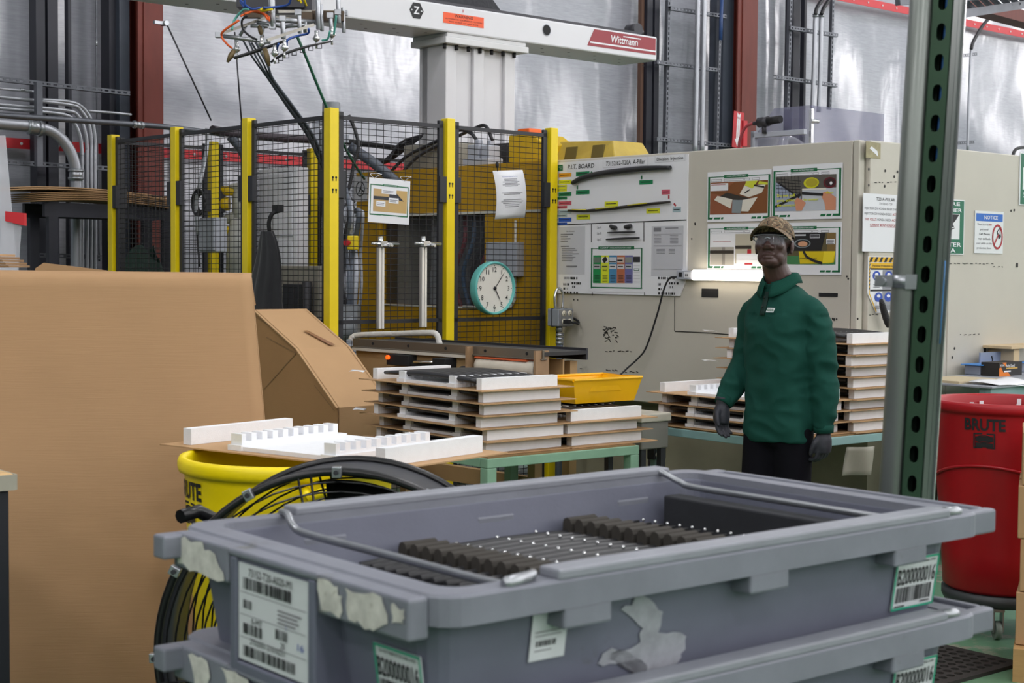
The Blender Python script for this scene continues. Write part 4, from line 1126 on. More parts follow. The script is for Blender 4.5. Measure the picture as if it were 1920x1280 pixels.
# instruction sheet at the bottom
br(358, 788, 800, 1185, paper, 3)
a, d, c, e = br(378, 832, 788, 838, green_ink, 4); br(378, 1144, 788, 1154, green_ink, 4); br(378, 832, 389, 1154, green_ink, 4); br(778, 832, 788, 1154, green_ink, 4)
br(438, 818, 725, 842, green_ink, 5); bt(528, 824, 700, 836, 'WORK INSTRUCTION SHEET', paper, 6); bt(452, 824, 520, 836, 'ALERT', paper, 6)
for k, hx in enumerate(('#1d8a4c', '#d8df2c', '#4a88b0', '#b3694a', '#6a6aa0')):
    x0 = 396 + 63.5 * k; br(x0, 890, x0 + 63, 1112, M('card_%d' % k, hx, 0.5), 5)
    br(x0 + 4, 905, x0 + 59, 948, M('photo_g%d' % k, ('#6a7a6e', '#d8d8dc', '#c8ccd4', '#c8b6aa', '#8a8e86')[k], 0.5), 6); br(x0 + 4, 962, x0 + 59, 998, M('photo_h%d' % k, ('#b0b0b4', '#c8d048', '#d0d0d4', '#d0cccc', '#b0b4bc')[k], 0.5), 6)
    br(x0 + 10, 975, x0 + 50, 984, ink, 7)
    for y in range(1050, 1100, 12): br(x0 + 12, y, x0 + 52, y + 4, ink, 6)
bt(474, 1000, 504, 1016, 'End', ink, 6, 0.03)
a, b = B(478, 940), B(504, 910); q.line(a[0], a[1], b[0], b[1], 0.03, ink, 7); br(526, 938, 580, 944, ink, 7); br(592, 925, 634, 936, ink, 7)
br(716, 900, 772, 945, darkmet, 5); br(722, 995, 764, 1012, green_ink, 5); br(726, 999, 760, 1008, paper, 6)
for y in range(970, 1120, 26): br(720, y, 770, y + 4, paperg, 5)
for x0, x1, y0 in ((160, 268, 1062), (156, 210, 1112), (222, 300, 1104), (156, 200, 1146), (228, 262, 1132), (160, 272, 1178), (912, 1046, 1062), (912, 935, 1112), (1000, 1080, 1104), (916, 945, 1150), (1000, 1040, 1135), (914, 1050, 1184)):
    a = B(x0, y0 + 9)[0]; c = B(x1, y0 + 9)[0]; d = B(x0, y0 + 18)[1]; e = B(x0, y0)[1]; q.bars(a, d, c, e, ink, 2, 0.005)
q.build('print', pit)
# the sample trims on the board
def board_trim(label, pts, r, m, flat=0.5):
    P = [Vector((B(x, y)[0], -0.02, B(x, y)[1])) for x, y in pts]
    W_ = [FA.pt(BX0 + p.x, BZ0 + p.z, 0.012 - p.y) for p in P]
    t = thing('sample_trim', label, 'trim part', W_[0]); o = Vector(W_[0])
    S = [p - o for p in spl(W_, 6)]
    n = len(S)
    MB().tube(S, [r * (0.55 + 0.45 * math.sin(math.pi * (0.12 + 0.8 * i / n))) for i in range(n)], 10, flat=1.0).build('strip', m, t)
    return t, S, o
board_trim('black pillar trim sample mounted across the top of the white board', [(245, 312), (330, 270), (480, 236), (640, 215), (850, 195), (1030, 190)], 0.018, trimm)
t, S, o = board_trim('slim black and yellow trim sample mounted across the middle of the board', [(212, 532), (340, 535), (500, 523), (700, 500), (880, 478), (1025, 464)], 0.010, M('trim_brown', '#2e2a26', 0.5))
for p, q_ in ((2, 8), (10, 16), (18, 24)):
    MB().tube([v + Vector((-0.01, -0.02, 0.006)) for v in S[p:q_]], 0.004, 6).build('yellow_insert', M('insert_yellow', '#c8bd2c', 0.5), t)
for lab, pts, r in (('small black clip sample, left of the pair on the board', [(548, 655), (570, 667), (596, 670)], 0.014), ('small black clip sample, right of the pair on the board', [(664, 664), (690, 662), (715, 654)], 0.014),
                    ('short straight black strip sample beside the Lip B line', [(528, 709), (640, 706), (746, 703)], 0.006), ('longer thin black strip sample beside the Lip C line', [(516, 763), (650, 756), (780, 750)], 0.007)):
    board_trim(lab, pts, r, trimm)
# ================================================================== posted sheets
def wis(label, x0, y0, x1, y1, draw, off=0.006):
    """green framed work sheet on the cabinet front"""
    p, wd, h = place(FA, x0, y0, x1, y1, off)
    s = sheet_obj('instruction_sheet', label, 'poster', p, RZA, wd, h, paper, 0.002)
    q = Pr(); X = lambda a: a * wd; Z = lambda b: b * h
    q.rect(X(.015), Z(.05), X(.045), Z(.90), green_ink); q.rect(X(.955), Z(.05), X(.985), Z(.90), green_ink); q.rect(X(.015), Z(.89), X(.985), Z(.905), green_ink)
    q.rect(X(.27), Z(.87), X(.65), Z(.93), green_ink, 2); q.text('WORK INSTRUCTION SHEET', X(.46), Z(.887), h * .025, paper, 3, wd=wd * .30, bold=.02)
    for a, b in ((.015, .10), (.11, .22), (.225, .27), (.70, .78), (.785, .86), (.87, .985)): q.poly([(X(a), Z(.05)), (X(b - .01), Z(.05)), (X(b), Z(.09)), (X(a + .01), Z(.09))], green_ink, 1)
    for a, b in ((.06, .23), (.27, .58), (.59, .67), (.71, .82)): q.frame(X(a), Z(.805), X(b), Z(.85), .002, inkg, 1)
    draw(q, X, Z, wd, h)
    q.build('print', s); return s
mm = lambda n, c: M('photo_' + n, c, 0.5)
def d1(q, X, Z, wd, h):
    q.rect(X(.05), Z(.15), X(.95), Z(.79), mm('brown', '#7a4a26'), 1)
    q.poly([(X(.05), Z(.58)), (X(.3), Z(.52)), (X(.52), Z(.4)), (X(.45), Z(.15)), (X(.05), Z(.15))], mm('skin_dark', '#8a5138'), 2)
    q.poly([(X(.05), Z(.60)), (X(.30), Z(.60)), (X(.30), Z(.66)), (X(.45), Z(.79)), (X(.05), Z(.79))], mm('rust', '#8d5434'), 2)
    q.poly([(X(.16), Z(.48)), (X(.32), Z(.58)), (X(.70), Z(.44)), (X(.5), Z(.42))], mm('charcoal', '#332d28'), 3)
    q.poly([(X(.12), Z(.44)), (X(.17), Z(.52)), (X(.41), Z(.44)), (X(.38), Z(.26))], mm('cream', '#d9d4c8'), 4)
    q.poly([(X(.41), Z(.43)), (X(.57), Z(.42)), (X(.54), Z(.16)), (X(.40), Z(.17))], mm('steel', '#828b90'), 3)
    q.poly([(X(.57), Z(.42)), (X(.80), Z(.47)), (X(.66), Z(.19)), (X(.55), Z(.20))], mm('cream', '#d9d4c8'), 4)
    q.poly([(X(.52), Z(.54)), (X(.60), Z(.72)), (X(.74), Z(.70)), (X(.92), Z(.71)), (X(.86), Z(.55)), (X(.66), Z(.47))], mm('cream', '#d9d4c8'), 3)
    q.poly([(X(.60), Z(.70)), (X(.62), Z(.79)), (X(.80), Z(.79)), (X(.72), Z(.64))], mm('lime', '#c8cc3a'), 4)
    q.poly([(X(.80), Z(.72)), (X(.82), Z(.78)), (X(.95), Z(.74)), (X(.95), Z(.70))], mm('lime', '#c8cc3a'), 4)
    q.line(X(.74), Z(.70), X(.90), Z(.66), .008, ink, 5); q.line(X(.60), Z(.56), X(.68), Z(.62), .006, ink, 5)
    q.rect(X(.06), Z(.62), X(.34), Z(.765), paper, 5); q.rect(X(.07), Z(.735), X(.30), Z(.745), inkr, 6)
def d2(q, X, Z, wd, h):
    q.rect(X(.05), Z(.16), X(.92), Z(.80), mm('dusk', '#5a5650'), 1)
    q.poly([(X(.05), Z(.16)), (X(.05), Z(.70)), (X(.42), Z(.42)), (X(.42), Z(.16))], mm('pale_blue', '#98a2b8'), 2)
    for k in range(7): q.line(X(.08 + .05 * k), Z(.80), X(.11 + .05 * k), Z(.40), .003, ink, 3); 
    for k in range(6): q.line(X(.06), Z(.76 - .06 * k), X(.42), Z(.70 - .05 * k), .003, ink, 3)
    q.line(X(.05), Z(.24), X(.42), Z(.46), .014, ink, 3); q.line(X(.10), Z(.68), X(.40), Z(.40), .01, ink, 4)
    q.rect(X(.44), Z(.16), X(.92), Z(.56), mm('pale_grey', '#b9bec6'), 2); q.rect(X(.44), Z(.53), X(.78), Z(.56), mm('cream', '#d9d4c8'), 3)
    q.poly([(X(.44), Z(.16)), (X(.50), Z(.30)), (X(.44), Z(.36)), (X(.37), Z(.40)), (X(.33), Z(.34)), (X(.36), Z(.16))], mm('skin_pink', '#c98a6c'), 4)
    q.poly([(X(.92), Z(.16)), (X(.92), Z(.38)), (X(.80), Z(.50)), (X(.70), Z(.46)), (X(.76), Z(.30)), (X(.78), Z(.16))], mm('skin_pink', '#c98a6c'), 4)
    q.disc(X(.57), Z(.66), X(.11), mm('tub_yellow', '#c8c41c'), 3, 20, Z(.10)); q.disc(X(.575), Z(.665), X(.085), mm('tub_in', '#a89c26'), 4, 20, Z(.075))
    q.disc(X(.83), Z(.65), X(.09), mm('tub_maroon', '#5c1520'), 3, 20, Z(.10)); q.disc(X(.835), Z(.655), X(.07), mm('tub_mar2', '#30161c'), 4, 20, Z(.07)); q.disc(X(.85), Z(.64), X(.02), paper, 5, 8)
    q.line(X(.44), Z(.48), X(.74), Z(.44), .014, ink, 5)
    yl_ = mm('yellow_text', '#dde02a')
    for t_, a, b, z in (('Do not pull', .08, .34, .425), ('parts across', .08, .35, .335), ('the conveyor', .08, .36, .245)): q.text(t_, X(a), Z(z), h * .05, yl_, 6, 'l', X(b) - X(a), .03)
    for t_, a, b, z in (('clear', .78, .89, .455), ('the conveyor', .46, .68, .34)): q.text(t_, X(a), Z(z), h * .045, yl_, 6, 'l', X(b) - X(a), .03)
def d3(q, X, Z, wd, h):
    q.rect(X(.05), Z(.12), X(.43), Z(.50), mm('sheet_steel', '#a9a49c'), 1); q.rect(X(.24), Z(.12), X(.29), Z(.50), mm('sheet_dark', '#87827c'), 2); q.rect(X(.05), Z(.36), X(.43), Z(.43), mm('charcoal', '#332d28'), 3)
    q.rect(X(.05), Z(.52), X(.43), Z(.78), paper, 1); q.rect(X(.10), Z(.615), X(.38), Z(.622), inkr, 2)
    q.rect(X(.45), Z(.15), X(.95), Z(.78), mm('sheet_steel2', '#b4ad9c'), 1); q.rect(X(.45), Z(.46), X(.70), Z(.53), mm('charcoal', '#332d28'), 2); q.rect(X(.47), Z(.12), X(.95), Z(.36), paper, 2); q.rect(X(.60), Z(.125), X(.72), Z(.16), inkr, 3); q.rect(X(.64), Z(.36), X(.70), Z(.45), inkr, 3)
    q.line(X(.47), Z(.24), X(.9), Z(.24), .002, inkg, 3)
def d4(q, X, Z, wd, h):
    q.rect(X(.05), Z(.20), X(.92), Z(.80), mm('olive_brown', '#5b5236'), 1); q.rect(X(.05), Z(.20), X(.92), Z(.36), mm('floor_green', '#3f7a4c'), 2)
    q.poly([(X(.05), Z(.46)), (X(.05), Z(.80)), (X(.78), Z(.80)), (X(.72), Z(.46))], mm('case_black', '#1d1c1f'), 3); q.rect(X(.80), Z(.45), X(.92), Z(.80), mm('card_brown', '#7a6238'), 2); q.rect(X(.79), Z(.58), X(.91), Z(.68), paper, 4); q.lines(X(.80), Z(.59), X(.90), Z(.67), 4, ink, 5)
    q.poly([(X(.42), Z(.21)), (X(.40), Z(.45)), (X(.92), Z(.45)), (X(.90), Z(.24)), (X(.84), Z(.22))], mm('bin_photo', '#d2b90e'), 3); q.poly([(X(.74), Z(.22)), (X(.76), Z(.45)), (X(.92), Z(.45)), (X(.88), Z(.24))], mm('bin_photo2', '#e8d22a'), 4)
    q.disc(X(.45), Z(.60), X(.12), mm('steel', '#828b90'), 4, 20, Z(.085)); q.disc(X(.455), Z(.60), X(.10), mm('case_black', '#1d1c1f'), 5, 20, Z(.07)); q.disc(X(.46), Z(.59), X(.07), mm('copper', '#d09a78'), 6, 20, Z(.05))
    q.rect(X(.16), Z(.745), X(.50), Z(.775), paperg, 5); q.frame(X(.56), Z(.70), X(.70), Z(.77), .003, paperg, 5); q.lines(X(.57), Z(.71), X(.69), Z(.765), 4, inkg, 5, 0)
    for i, (a, b, c, d) in enumerate(((.47, .45, .52, .34), (.52, .34, .62, .27), (.62, .27, .74, .22))): q.line(X(a), Z(b), X(c), Z(d), .014, ink, 6)
    q.text('Change speed', X(.42), Z(.30), h * .03, ink, 6, 'l', wd * .24)
wis('green framed work sheet showing hands with cream labels, upper left of four', 1326, 320, 1446, 415, d1)
wis('green framed work sheet with yellow text and two tubs, upper right of four', 1448, 308, 1579, 411, d2, 0.009)
wis('green framed work sheet with grey metal photos, lower left behind the cap', 1326, 419, 1446, 507, d3)
wis('green framed work sheet with black device and yellow bin, behind the head', 1447, 417, 1578, 515, d4)

def on_b(name, label, cat, x0, y0, x1, y1, m=paper, t=0.003, off=0.006, shape=None, tilt=0.0):
    p, wd, h = place(FB, x0, y0, x1, y1, off)
    return sheet_obj(name, label, cat, p, RZB, wd, h, m, t, shape=shape, tilt=tilt), wd, h
s, wd, h = on_b('index_sheet', 'white sheet headed T20 A-PILLAR on the cabinet beside the green post', 'paper', 1618, 364, 1697, 472)
q = Pr()
for t_, a, b, z, hh, m in (('T20 A-PILLAR', .30, .74, .885, .052, ink), ('73152/62-T20', .37, .68, .815, .036, inkg), ('INJECTION DIV HONDA INDEX TARGET', .03, .87, .725, .040, inkg), ('INJECTION DIV HONDA INDEX', .03, .67, .635, .040, inkg), ('ACTUAL', .69, .87, .635, .042, inkr),
                           ("THIS CELL'S", .03, .31, .535, .042, inkr), ('HONDA INDEX', .33, .66, .535, .042, inkg), ('ACTUAL', .68, .87, .535, .042, inkr), ("CURRENT MONTH'S REPORT(S):", .16, .86, .44, .042, inkr)):
    q.text(t_, a * wd, z * h, hh * h, m, 1, 'l', (b - a) * wd, .015)
q.rect(.16 * wd, .428 * h, .86 * wd, .433 * h, inkr, 1); q.build('print', s)
s, wd, h = on_b('safety_sign', 'yellow and black striped Personal Protective Equipment sign beside the green post', 'sign', 1627, 481, 1700, 586, shape=[(.22, 0), (1, 0), (1, 1), (0, 1), (0, .35)])
q = Pr(); yb = M('sign_yellow', '#e0b010', 0.5)
q.rect(0.01, .90 * h, wd * .99, .99 * h, yb); q.rect(.01, .35 * h, .05 * wd, .9 * h, yb); q.poly([(.01, .35 * h), (.05 * wd, .35 * h), (.24 * wd, .02 * h), (.21 * wd, .02 * h)], yb)
for k in range(8): q.poly([((.02 + .125 * k) * wd, .90 * h), ((.08 + .125 * k) * wd, .90 * h), ((.13 + .125 * k) * wd, .99 * h), ((.07 + .125 * k) * wd, .99 * h)], ink, 2)
for k in range(7): q.poly([(.01, (.40 + .07 * k) * h), (.05 * wd, (.43 + .07 * k) * h), (.05 * wd, (.46 + .07 * k) * h), (.01, (.43 + .07 * k) * h)], ink, 2)
q.rect(.06 * wd, .78 * h, .86 * wd, .89 * h, yb, 2); q.text('Personal Protective Equipment', .46 * wd, .82 * h, .035 * h, ink, 3, wd=.7 * wd, bold=.02)
sg = M('sign_grey', '#8e9098', 0.5)
for r_, z in ((0, .42), (1, .04)):
    for c_ in range(3):
        x0 = .06 + .31 * c_ + (0.16 if r_ and c_ == 0 else 0); x1 = .36 + .31 * c_
        q.rect(x0 * wd, z * h, x1 * wd, (z + .34) * h, paper if c_ == 0 else sg, 2)
        cx = (.21 + .31 * c_) * wd; cz = (z + .24) * h
        if r_ and c_ == 0: cx = .27 * wd
        q.disc(cx, cz, .10 * wd, inkb, 3, 20, .085 * h); q.disc(cx, cz + .02 * h, .045 * wd, paper, 4, 14, .03 * h); q.rect(cx - .05 * wd, cz - .045 * h, cx + .05 * wd, cz - .005 * h, paper if not r_ else inkb, 4)
        q.lines(cx - .08 * wd, (z + .03) * h, cx + .08 * wd, (z + .10) * h, 3, inkg, 3)
    q.rect(.06 * wd, (z + .345) * h, .98 * wd, (z + .375) * h, ink, 2)
q.build('print', s)
gs = M('sign_green', '#10684c', 0.45)
s, wd, h = on_b('shelter_sign', 'green SEVERE WEATHER SHELTER AREA sign half hidden by the green post', 'sign', 1741, 373, 1808, 477, M('sign_white', '#dfe2e4', 0.4), 0.004)
q = Pr(); q.rect(.02 * wd, .02 * h, .98 * wd, .98 * h, gs); q.text('SEVERE', .5 * wd, .89 * h, .065 * h, paper, 2, wd=.72 * wd, bold=.04); q.text('WEATHER', .5 * wd, .775 * h, .065 * h, paper, 2, wd=.84 * wd, bold=.04)
q.text('SHELTER', .5 * wd, .145 * h, .075 * h, paper, 2, wd=.84 * wd, bold=.04); q.text('AREA', .5 * wd, .04 * h, .075 * h, paper, 2, wd=.52 * wd, bold=.04)
q.rect(.12 * wd, .28 * h, .86 * wd, .74 * h, M('sign_white', '#dfe2e4'), 2)
q.poly([(.2 * wd, .73 * h), (.84 * wd, .73 * h), (.74 * wd, .62 * h), (.66 * wd, .56 * h), (.72 * wd, .48 * h), (.56 * wd, .42 * h), (.46 * wd, .30 * h), (.44 * wd, .42 * h), (.5 * wd, .50 * h), (.34 * wd, .58 * h)], ink, 3)
q.line(.44 * wd, .47 * h, .74 * wd, .50 * h, .006, M('sign_white', '#dfe2e4'), 4); q.build('print', s)
s, wd, h = on_b('notice_sign', 'blue headed NOTICE sign about cell phones on the cabinet side', 'sign', 1828, 396, 1881, 475, M('sign_white', '#dfe2e4'), 0.004)
q = Pr(); nb = M('notice_blue', '#2066c0', 0.45)
q.rect(.03 * wd, .76 * h, .97 * wd, .94 * h, nb); q.text('NOTICE', .55 * wd, .81 * h, .085 * h, paper, 2, wd=.48 * wd, bold=.04)
for t_, z, a, b, m in (('There is to be', .66, .07, .46, inkg), ('NO', .66, .48, .58, inkr), ('personal', .545, .18, .46, inkg), ('Cell Phones', .435, .14, .52, ink), ('nor earbuds', .325, .12, .54, ink), ('used while on the', .215, .05, .60, inkg), ('production floor.', .105, .07, .58, inkg)):
    q.text(t_, a * wd, z * h, .048 * h, m, 2, 'l', (b - a) * wd, .01)
q.ring(.79 * wd, .40 * h, .19 * wd, .012, inkr, 3, 28, .30 * h); q.line(.67 * wd, .20 * h, .91 * wd, .60 * h, .010, inkr, 3)
q.poly([(.76 * wd, .52 * h), (.86 * wd, .62 * h), (.92 * wd, .40 * h), (.84 * wd, .34 * h)], ink, 2); q.poly([(.79 * wd, .52 * h), (.85 * wd, .58 * h), (.88 * wd, .48 * h), (.83 * wd, .44 * h)], paper, 3); q.build('print', s)
s, wd, h = on_b('green_sign', 'green and white sign cut off by the right picture edge', 'sign', 1912, 288, 1966, 386, M('sign_white', '#dfe2e4'), 0.004)
q = Pr(); q.rect(.03 * wd, .02 * h, .97 * wd, .98 * h, gs); q.rect(.10 * wd, .30 * h, .9 * wd, .72 * h, M('sign_white', '#dfe2e4'), 2); q.text('S', .13 * wd, .15 * h, .10 * h, paper, 2, 'l', bold=.04); q.build('print', s)

# ---- LED bar and small items on the cabinet front
p, wd, h = place(FA, 1268, 506, 1424, 526, 0.05)
t = thing('led_light_bar', 'glowing white LED bar light mounted below the work sheets', 'lamp', p, RZA)
s0 = FA.sz(1298, 516, 0.05)[0] - FA.sz(1268, 516, 0.05)[0]
MB().box(0, 0, 0.004, s0, 0.045, h - 0.004).build('housing', lightgrey, t, bevel=0.003)
MB().box(s0, 0.0, 0.0, wd, 0.03, h).build('tube', M('led_glow', '#fff3dc', 0.3, emit=5.0), t, bevel=0.005)
MB().box(s0, 0.03, 0.0, wd, 0.045, h).build('back_channel', lightgrey, t)
q = Pr(); q.rect(.02, h * .3, .045, h * .75, ink); q.rect(.06, h * .25, s0 - .01, h * .8, paper); q.bars(.07, h * .35, s0 - .03, h * .6, ink, 2, .003)
q.build('print', t).location = (0, -0.001, 0)
ld = bpy.data.lights.new('led_bar_glow', 'AREA'); ld.shape = 'RECTANGLE'; ld.size = wd - s0; ld.size_y = h; ld.energy = 2.0; ld.color = (1, 0.9, 0.75)
lo = bpy.data.objects.new('led_bar_glow', ld); COL.objects.link(lo); lo.parent = t; lo.location = ((s0 + wd) / 2, -0.006, h / 2); lo.rotation_euler = (R(90), 0, 0)
w0 = FA.hit(1268, 519, 0.06)
cable('lamp_cord', 'black cord running from the LED bar down to the yellow bin', [w0, FA.hit(1255, 522, 0.07), FA.hit(1244, 545, 0.06), FA.hit(1232, 590, 0.05), FA.hit(1212, 650, 0.05), FA.hit(1196, 672, 0.06), FA.hit(1172, 694, 0.10), FA.hit(1157, 713, 0.15), FA.hit(1150, 760, 0.2)], 0.0055, cablem)
p, wd, h = place(FA, 1315, 530, 1346, 557, 0.005)
t = thing('magnet_holder', 'small black and cream magnetic holder under the LED bar', 'holder', p, RZA)
MB().box(0, 0, 0, wd, 0.03, h * .6).build('pocket', blackm, t, bevel=.003); MB().box(0.004, .01, h * .55, wd - .004, .02, h).build('pad', M('pad_cream', '#c2b28c', .6), t)
p, wd, h = place(FA, 1535, 549, 1570, 556, 0.004)
tag(MB().box(0, 0, 0, wd, .006, h).build('magnet_strip', blackm, None, p, RZA, bevel=.001), 'thin black magnetic strip on the cabinet behind the shoulder', 'strip')

# ---- outlet box on the last fence post
ob = thing('outlet_box', 'grey four-gang outlet box with looped conduit on the last fence post', 'outlet', FR.hit(1047, 612, 0.20), RZB)
D_ = Vector(ob.location).y; k = D_ / F_PX
Hh = 33 * k
MB().box(-0.0, 0, 0, 0.125, 0.10, Hh).build('body', greym, ob, bevel=.006)
MB().box(-0.002, 0.055, -0.004, 0.127, 0.062, Hh + .004).build('joint_plate', darkmet, ob)
MB().box(0.004, -0.008, .004, 0.121, 0, Hh - .004).build('cover', galv, ob, bevel=.004)
for x in (.038, .088):
    for z in (.27, .74):
        mb = MB(); mb.lathe([(0, 0), (.018, 0), (.018, .004), (0, .004)], 16); mb.v = [(a + x, -.008 - c, b + Hh * z) for a, b, c in mb.v]
        s_ = mb.build('socket', offw, ob); q = Pr(); q.rect(x - .008, Hh * z, x - .005, Hh * z + .009, ink); q.rect(x + .005, Hh * z, x + .008, Hh * z + .009, ink); q.disc(x, Hh * z - .008, .003, ink); q.build('slot', s_).location = (0, -.0125, 0)
mb = MB(); mb.tube(spl([(.02, .05, Hh), (.015, .05, Hh + .07), (.03, .05, Hh + .115), (.055, .05, Hh + .125), (.08, .05, Hh + .10), (.085, .05, Hh + .05), (.08, .05, Hh)], 6), .0085, 8); mb.build('flex_conduit', chrome, ob)
mb = MB(); mb.cyl((.055, .05, -.035), (.055, .05, 0), .020, 12); 
for z in (-.05, -.075, -.10): mb.cyl((.06, .05, z - .012), (.06, .05, z + .006), .026, 12)
mb.build('cable_gland', galv, ob)
MB().cyl((.06, .05, -.10), (.06, .05, -1.2), .022, 12).build('conduit', cableg, ob)
mb = MB(); mb.cbox((.042, -.03, Hh * .27), (.03, .045, .026)); mb.tube(spl([(.055, -.03, Hh * .27), (.09, -.06, Hh * .2), (.14, -.03, Hh * .12), (.165, 0, Hh * .3), (.14, .05, Hh * .55), (.12, .06, Hh * .6)], 6), .007, 8)
mb.build('plug_cord', blackm, ob)
cable('power_lead', 'black cord dropping from the outlet box to the yellow bin', [FR.hit(1043, 616, .1), FR.hit(1048, 650, .12), FR.hit(1058, 678, .2), FR.hit(1075, 700, .35), FR.hit(1092, 712, .5), FR.hit(1100, 735, .6)], .0055, cablem)

# ---- things on top of the cabinet
tx = at(1520, 268, 8.95)
ac = thing('acrylic_cover', 'clear acrylic cover standing on top of the beige cabinet', 'cover', (tx.x, tx.y, CH), RZB)
ztop = at(1520, 197, 8.95).z - CH
L1 = 0.72
MB().box(0, 0, 0, L1, .006, ztop).build('side_sheet', clear, ac)
mb = MB(); mb.extr([(0, 0, 0), (0, .44, 0), (0, .44, ztop * .38), (0, .36, ztop * .62), (0, .27, ztop * 1.0), (0, 0, ztop)], (.006, 0, 0)); mb.build('end_sheet', clear, ac)
mb = MB(); mb.box(-.012, -.012, .02, .012, .004, ztop - .02); mb.cyl((-.03, -.02, ztop * .66), (.04, -.02, ztop * .66), .012, 10); mb.build('hinge', chrome, ac)
mb = MB(); mb.tube(spl([(.05, .25, 0.02), (.15, .3, .10), (.35, .35, .08), (.55, .4, 0.0)], 5), [.03] * 16, 8); mb.build('clear_dome', M('clear_dome', '#e4e6f2', .1, alpha=.5), ac)
gp = at(1450, 262, 9.05)
t = thing('sensor_gun', 'black and silver ionizer nozzle with red hose above the cabinet', 'sensor', (gp.x, gp.y, CH), RZA)
zz = at(1440, 228, 9.05).z - CH
mb = MB(); mb.box(-.17, 0, 0, -.14, .03, .14); mb.box(-.17, 0, .10, .22, .03, .13); mb.box(-.17, 0, 0, -.15, .03, .14); mb.build('bracket', lightgrey, t, bevel=.003)
mb = MB(); mb.cyl((-.10, -.01, zz), (-.03, -.01, zz + .004), .030, 16); mb.cyl((-.06, -.01, .12), (-.06, -.01, zz - .02), .014, 8); mb.cyl((-.14, -.01, zz - .002), (-.10, -.01, zz), .012, 10); mb.build('clamp', darkmet, t)
MB().cyl((-.03, -.01, zz + .004), (.06, -.01, zz + .01), .022, 14).build('barrel', blackm, t)
mb = MB(); mb.tube(spl([(-.14, -.01, zz), (-.20, -.01, zz - .02), (-.25, .0, zz - .09), (-.28, .02, 0.0)], 6), .009, 8); mb.build('red_hose', M('hose_red2', '#a4424a', .4), t)
# yellow hoods on top of the machine
yp = FA.hit(953, 316, -0.28)
ym = M('hood_yellow', '#c9a60e', .4, var=.08); yd = M('hood_dirty', '#b39a3c', .55, var=.15, vs=8, dirt='#8a7c4c', ds=5, dt=.6)
t = thing('yellow_hood', 'bright yellow machine hood just left of the last fence post', 'hood', (yp.x, yp.y, 2.20), RZA)
mb = MB(); mb.extr([(0, 0, 0), (.34, 0, 0), (.34, 0, .14), (.22, 0, .21), (.0, 0, .21)], (0, .3, 0)); mb.build('shell', ym, t, bevel=.008); MB().cbox((.1, .1, .23), (.12, .12, .05)).build('knob', orange, t, bevel=.01)
yp = FA.hit(1040, 300, -0.35)
t = thing('yellow_hood', 'dirty yellow plastic hood with two hand slots behind the white board', 'hood', (yp.x, yp.y, CH - .02), RZA)
mb = MB()
mb.hexa([(-.1, 0, 0), (.56, 0, 0), (.56, .4, 0), (-.1, .4, 0)], [(-.08, .12, .19), (.42, .12, .17), (.42, .4, .17), (-.08, .4, .19)]); mb.build('shell', yd, t, bevel=.01)
for x in (.05, .30):
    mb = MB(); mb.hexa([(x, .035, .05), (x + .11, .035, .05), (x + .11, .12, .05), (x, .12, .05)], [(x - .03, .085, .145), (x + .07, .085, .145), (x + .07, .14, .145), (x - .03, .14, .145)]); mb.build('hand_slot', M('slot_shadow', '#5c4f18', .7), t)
# ================================================================== tables, trays and stacks
RT = R(39)
TZ = 0.74
ORD = ['topmost', 'second from top', 'third from top', 'fourth from top', 'fifth from top', 'sixth from top', 'seventh from top', 'eighth from top', 'ninth from top']

NTH = ['first', 'second', 'third', 'fourth', 'fifth', 'sixth', 'seventh', 'eighth', 'ninth']
def table(label, P, lx, ly, m, topm, low=0.25):
    t = thing('work_table', label, 'table', (P.x, P.y, 0), RT)
    for (x, y) in ((0, 0), (lx - .05, 0), (0, ly - .05), (lx - .05, ly - .05)):
        mb = MB(); mb.box(x, y, 0, x + .05, y + .05, TZ - .045); mb.build('leg', m, t, bevel=.004)
    mb = MB(); mb.box(0, 0, TZ - .045, lx, .05, TZ - .006); mb.box(0, ly - .05, TZ - .045, lx, ly, TZ - .006); mb.box(0, .05, TZ - .045, .05, ly - .05, TZ - .006); mb.box(lx - .05, .05, TZ - .045, lx, ly - .05, TZ - .006)
    mb.build('apron', m, t, bevel=.003)
    MB().box(.012, .012, TZ - .012, lx - .012, ly - .012, TZ).build('top', topm, t)
    mb = MB(); mb.box(.01, .05, low, .04, ly - .05, low + .03); mb.box(lx - .04, .05, low, lx - .01, ly - .05, low + .03); mb.build('stretcher', m, t)
    return t
T1 = atz(914, 858, TZ); T2 = atz(1477, 826, TZ)
table('green steel work table under the two centre tray stacks', T1, .86, .90, green_tab, M('table_board', '#8a6a42', .7, var=.2, vs=10))
table('teal steel work table under the tray stacks behind the man', T2, .88, .90, teal_tab, M('table_board', '#8a6a42'))

# shared tray meshes
def _card():
    return MB().box(-.04, -.05, 0, .475, .86, .004).mesh('card_sheet', cardl)
def _end():
    return MB().box(0, 0, 0, .42, .034, .048).mesh('end_block', foam)
def _tooth():
    mb = MB(); mb.box(-.012, 0, 0, .43, .056, .016)
    mb.box(-.004, .006, .016, .012, .05, .048)
    for k in range(9):
        x = .012 + .0425 * k; mb.box(x, .006, .016, x + .0425, .05, .026); mb.box(x + .0225, .006, .026, x + .0425, .05, .048)
    return mb.mesh('toothed_block', foam)
def _pad():
    return MB().box(-.005, 0, 0, .425, .315, .012).mesh('foam_pad', foam)
def _trim():
    mb = MB(); n = 12; P = []; r = []
    for i in range(n + 1):
        a = i / n; P.append((0, 0.05 + .68 * a, .028 + .012 * math.sin(math.pi * a))); r.append(.0205 * (.45 + .55 * math.sin(math.pi * min(1, .18 + a * .78)) ** .5))
    mb.tube(P, r, 8, flat=.62); return mb.mesh('black_strip', trimm)
ME = dict(card=_card(), end=_end(), tooth=_tooth(), pad=_pad(), trim=_trim())
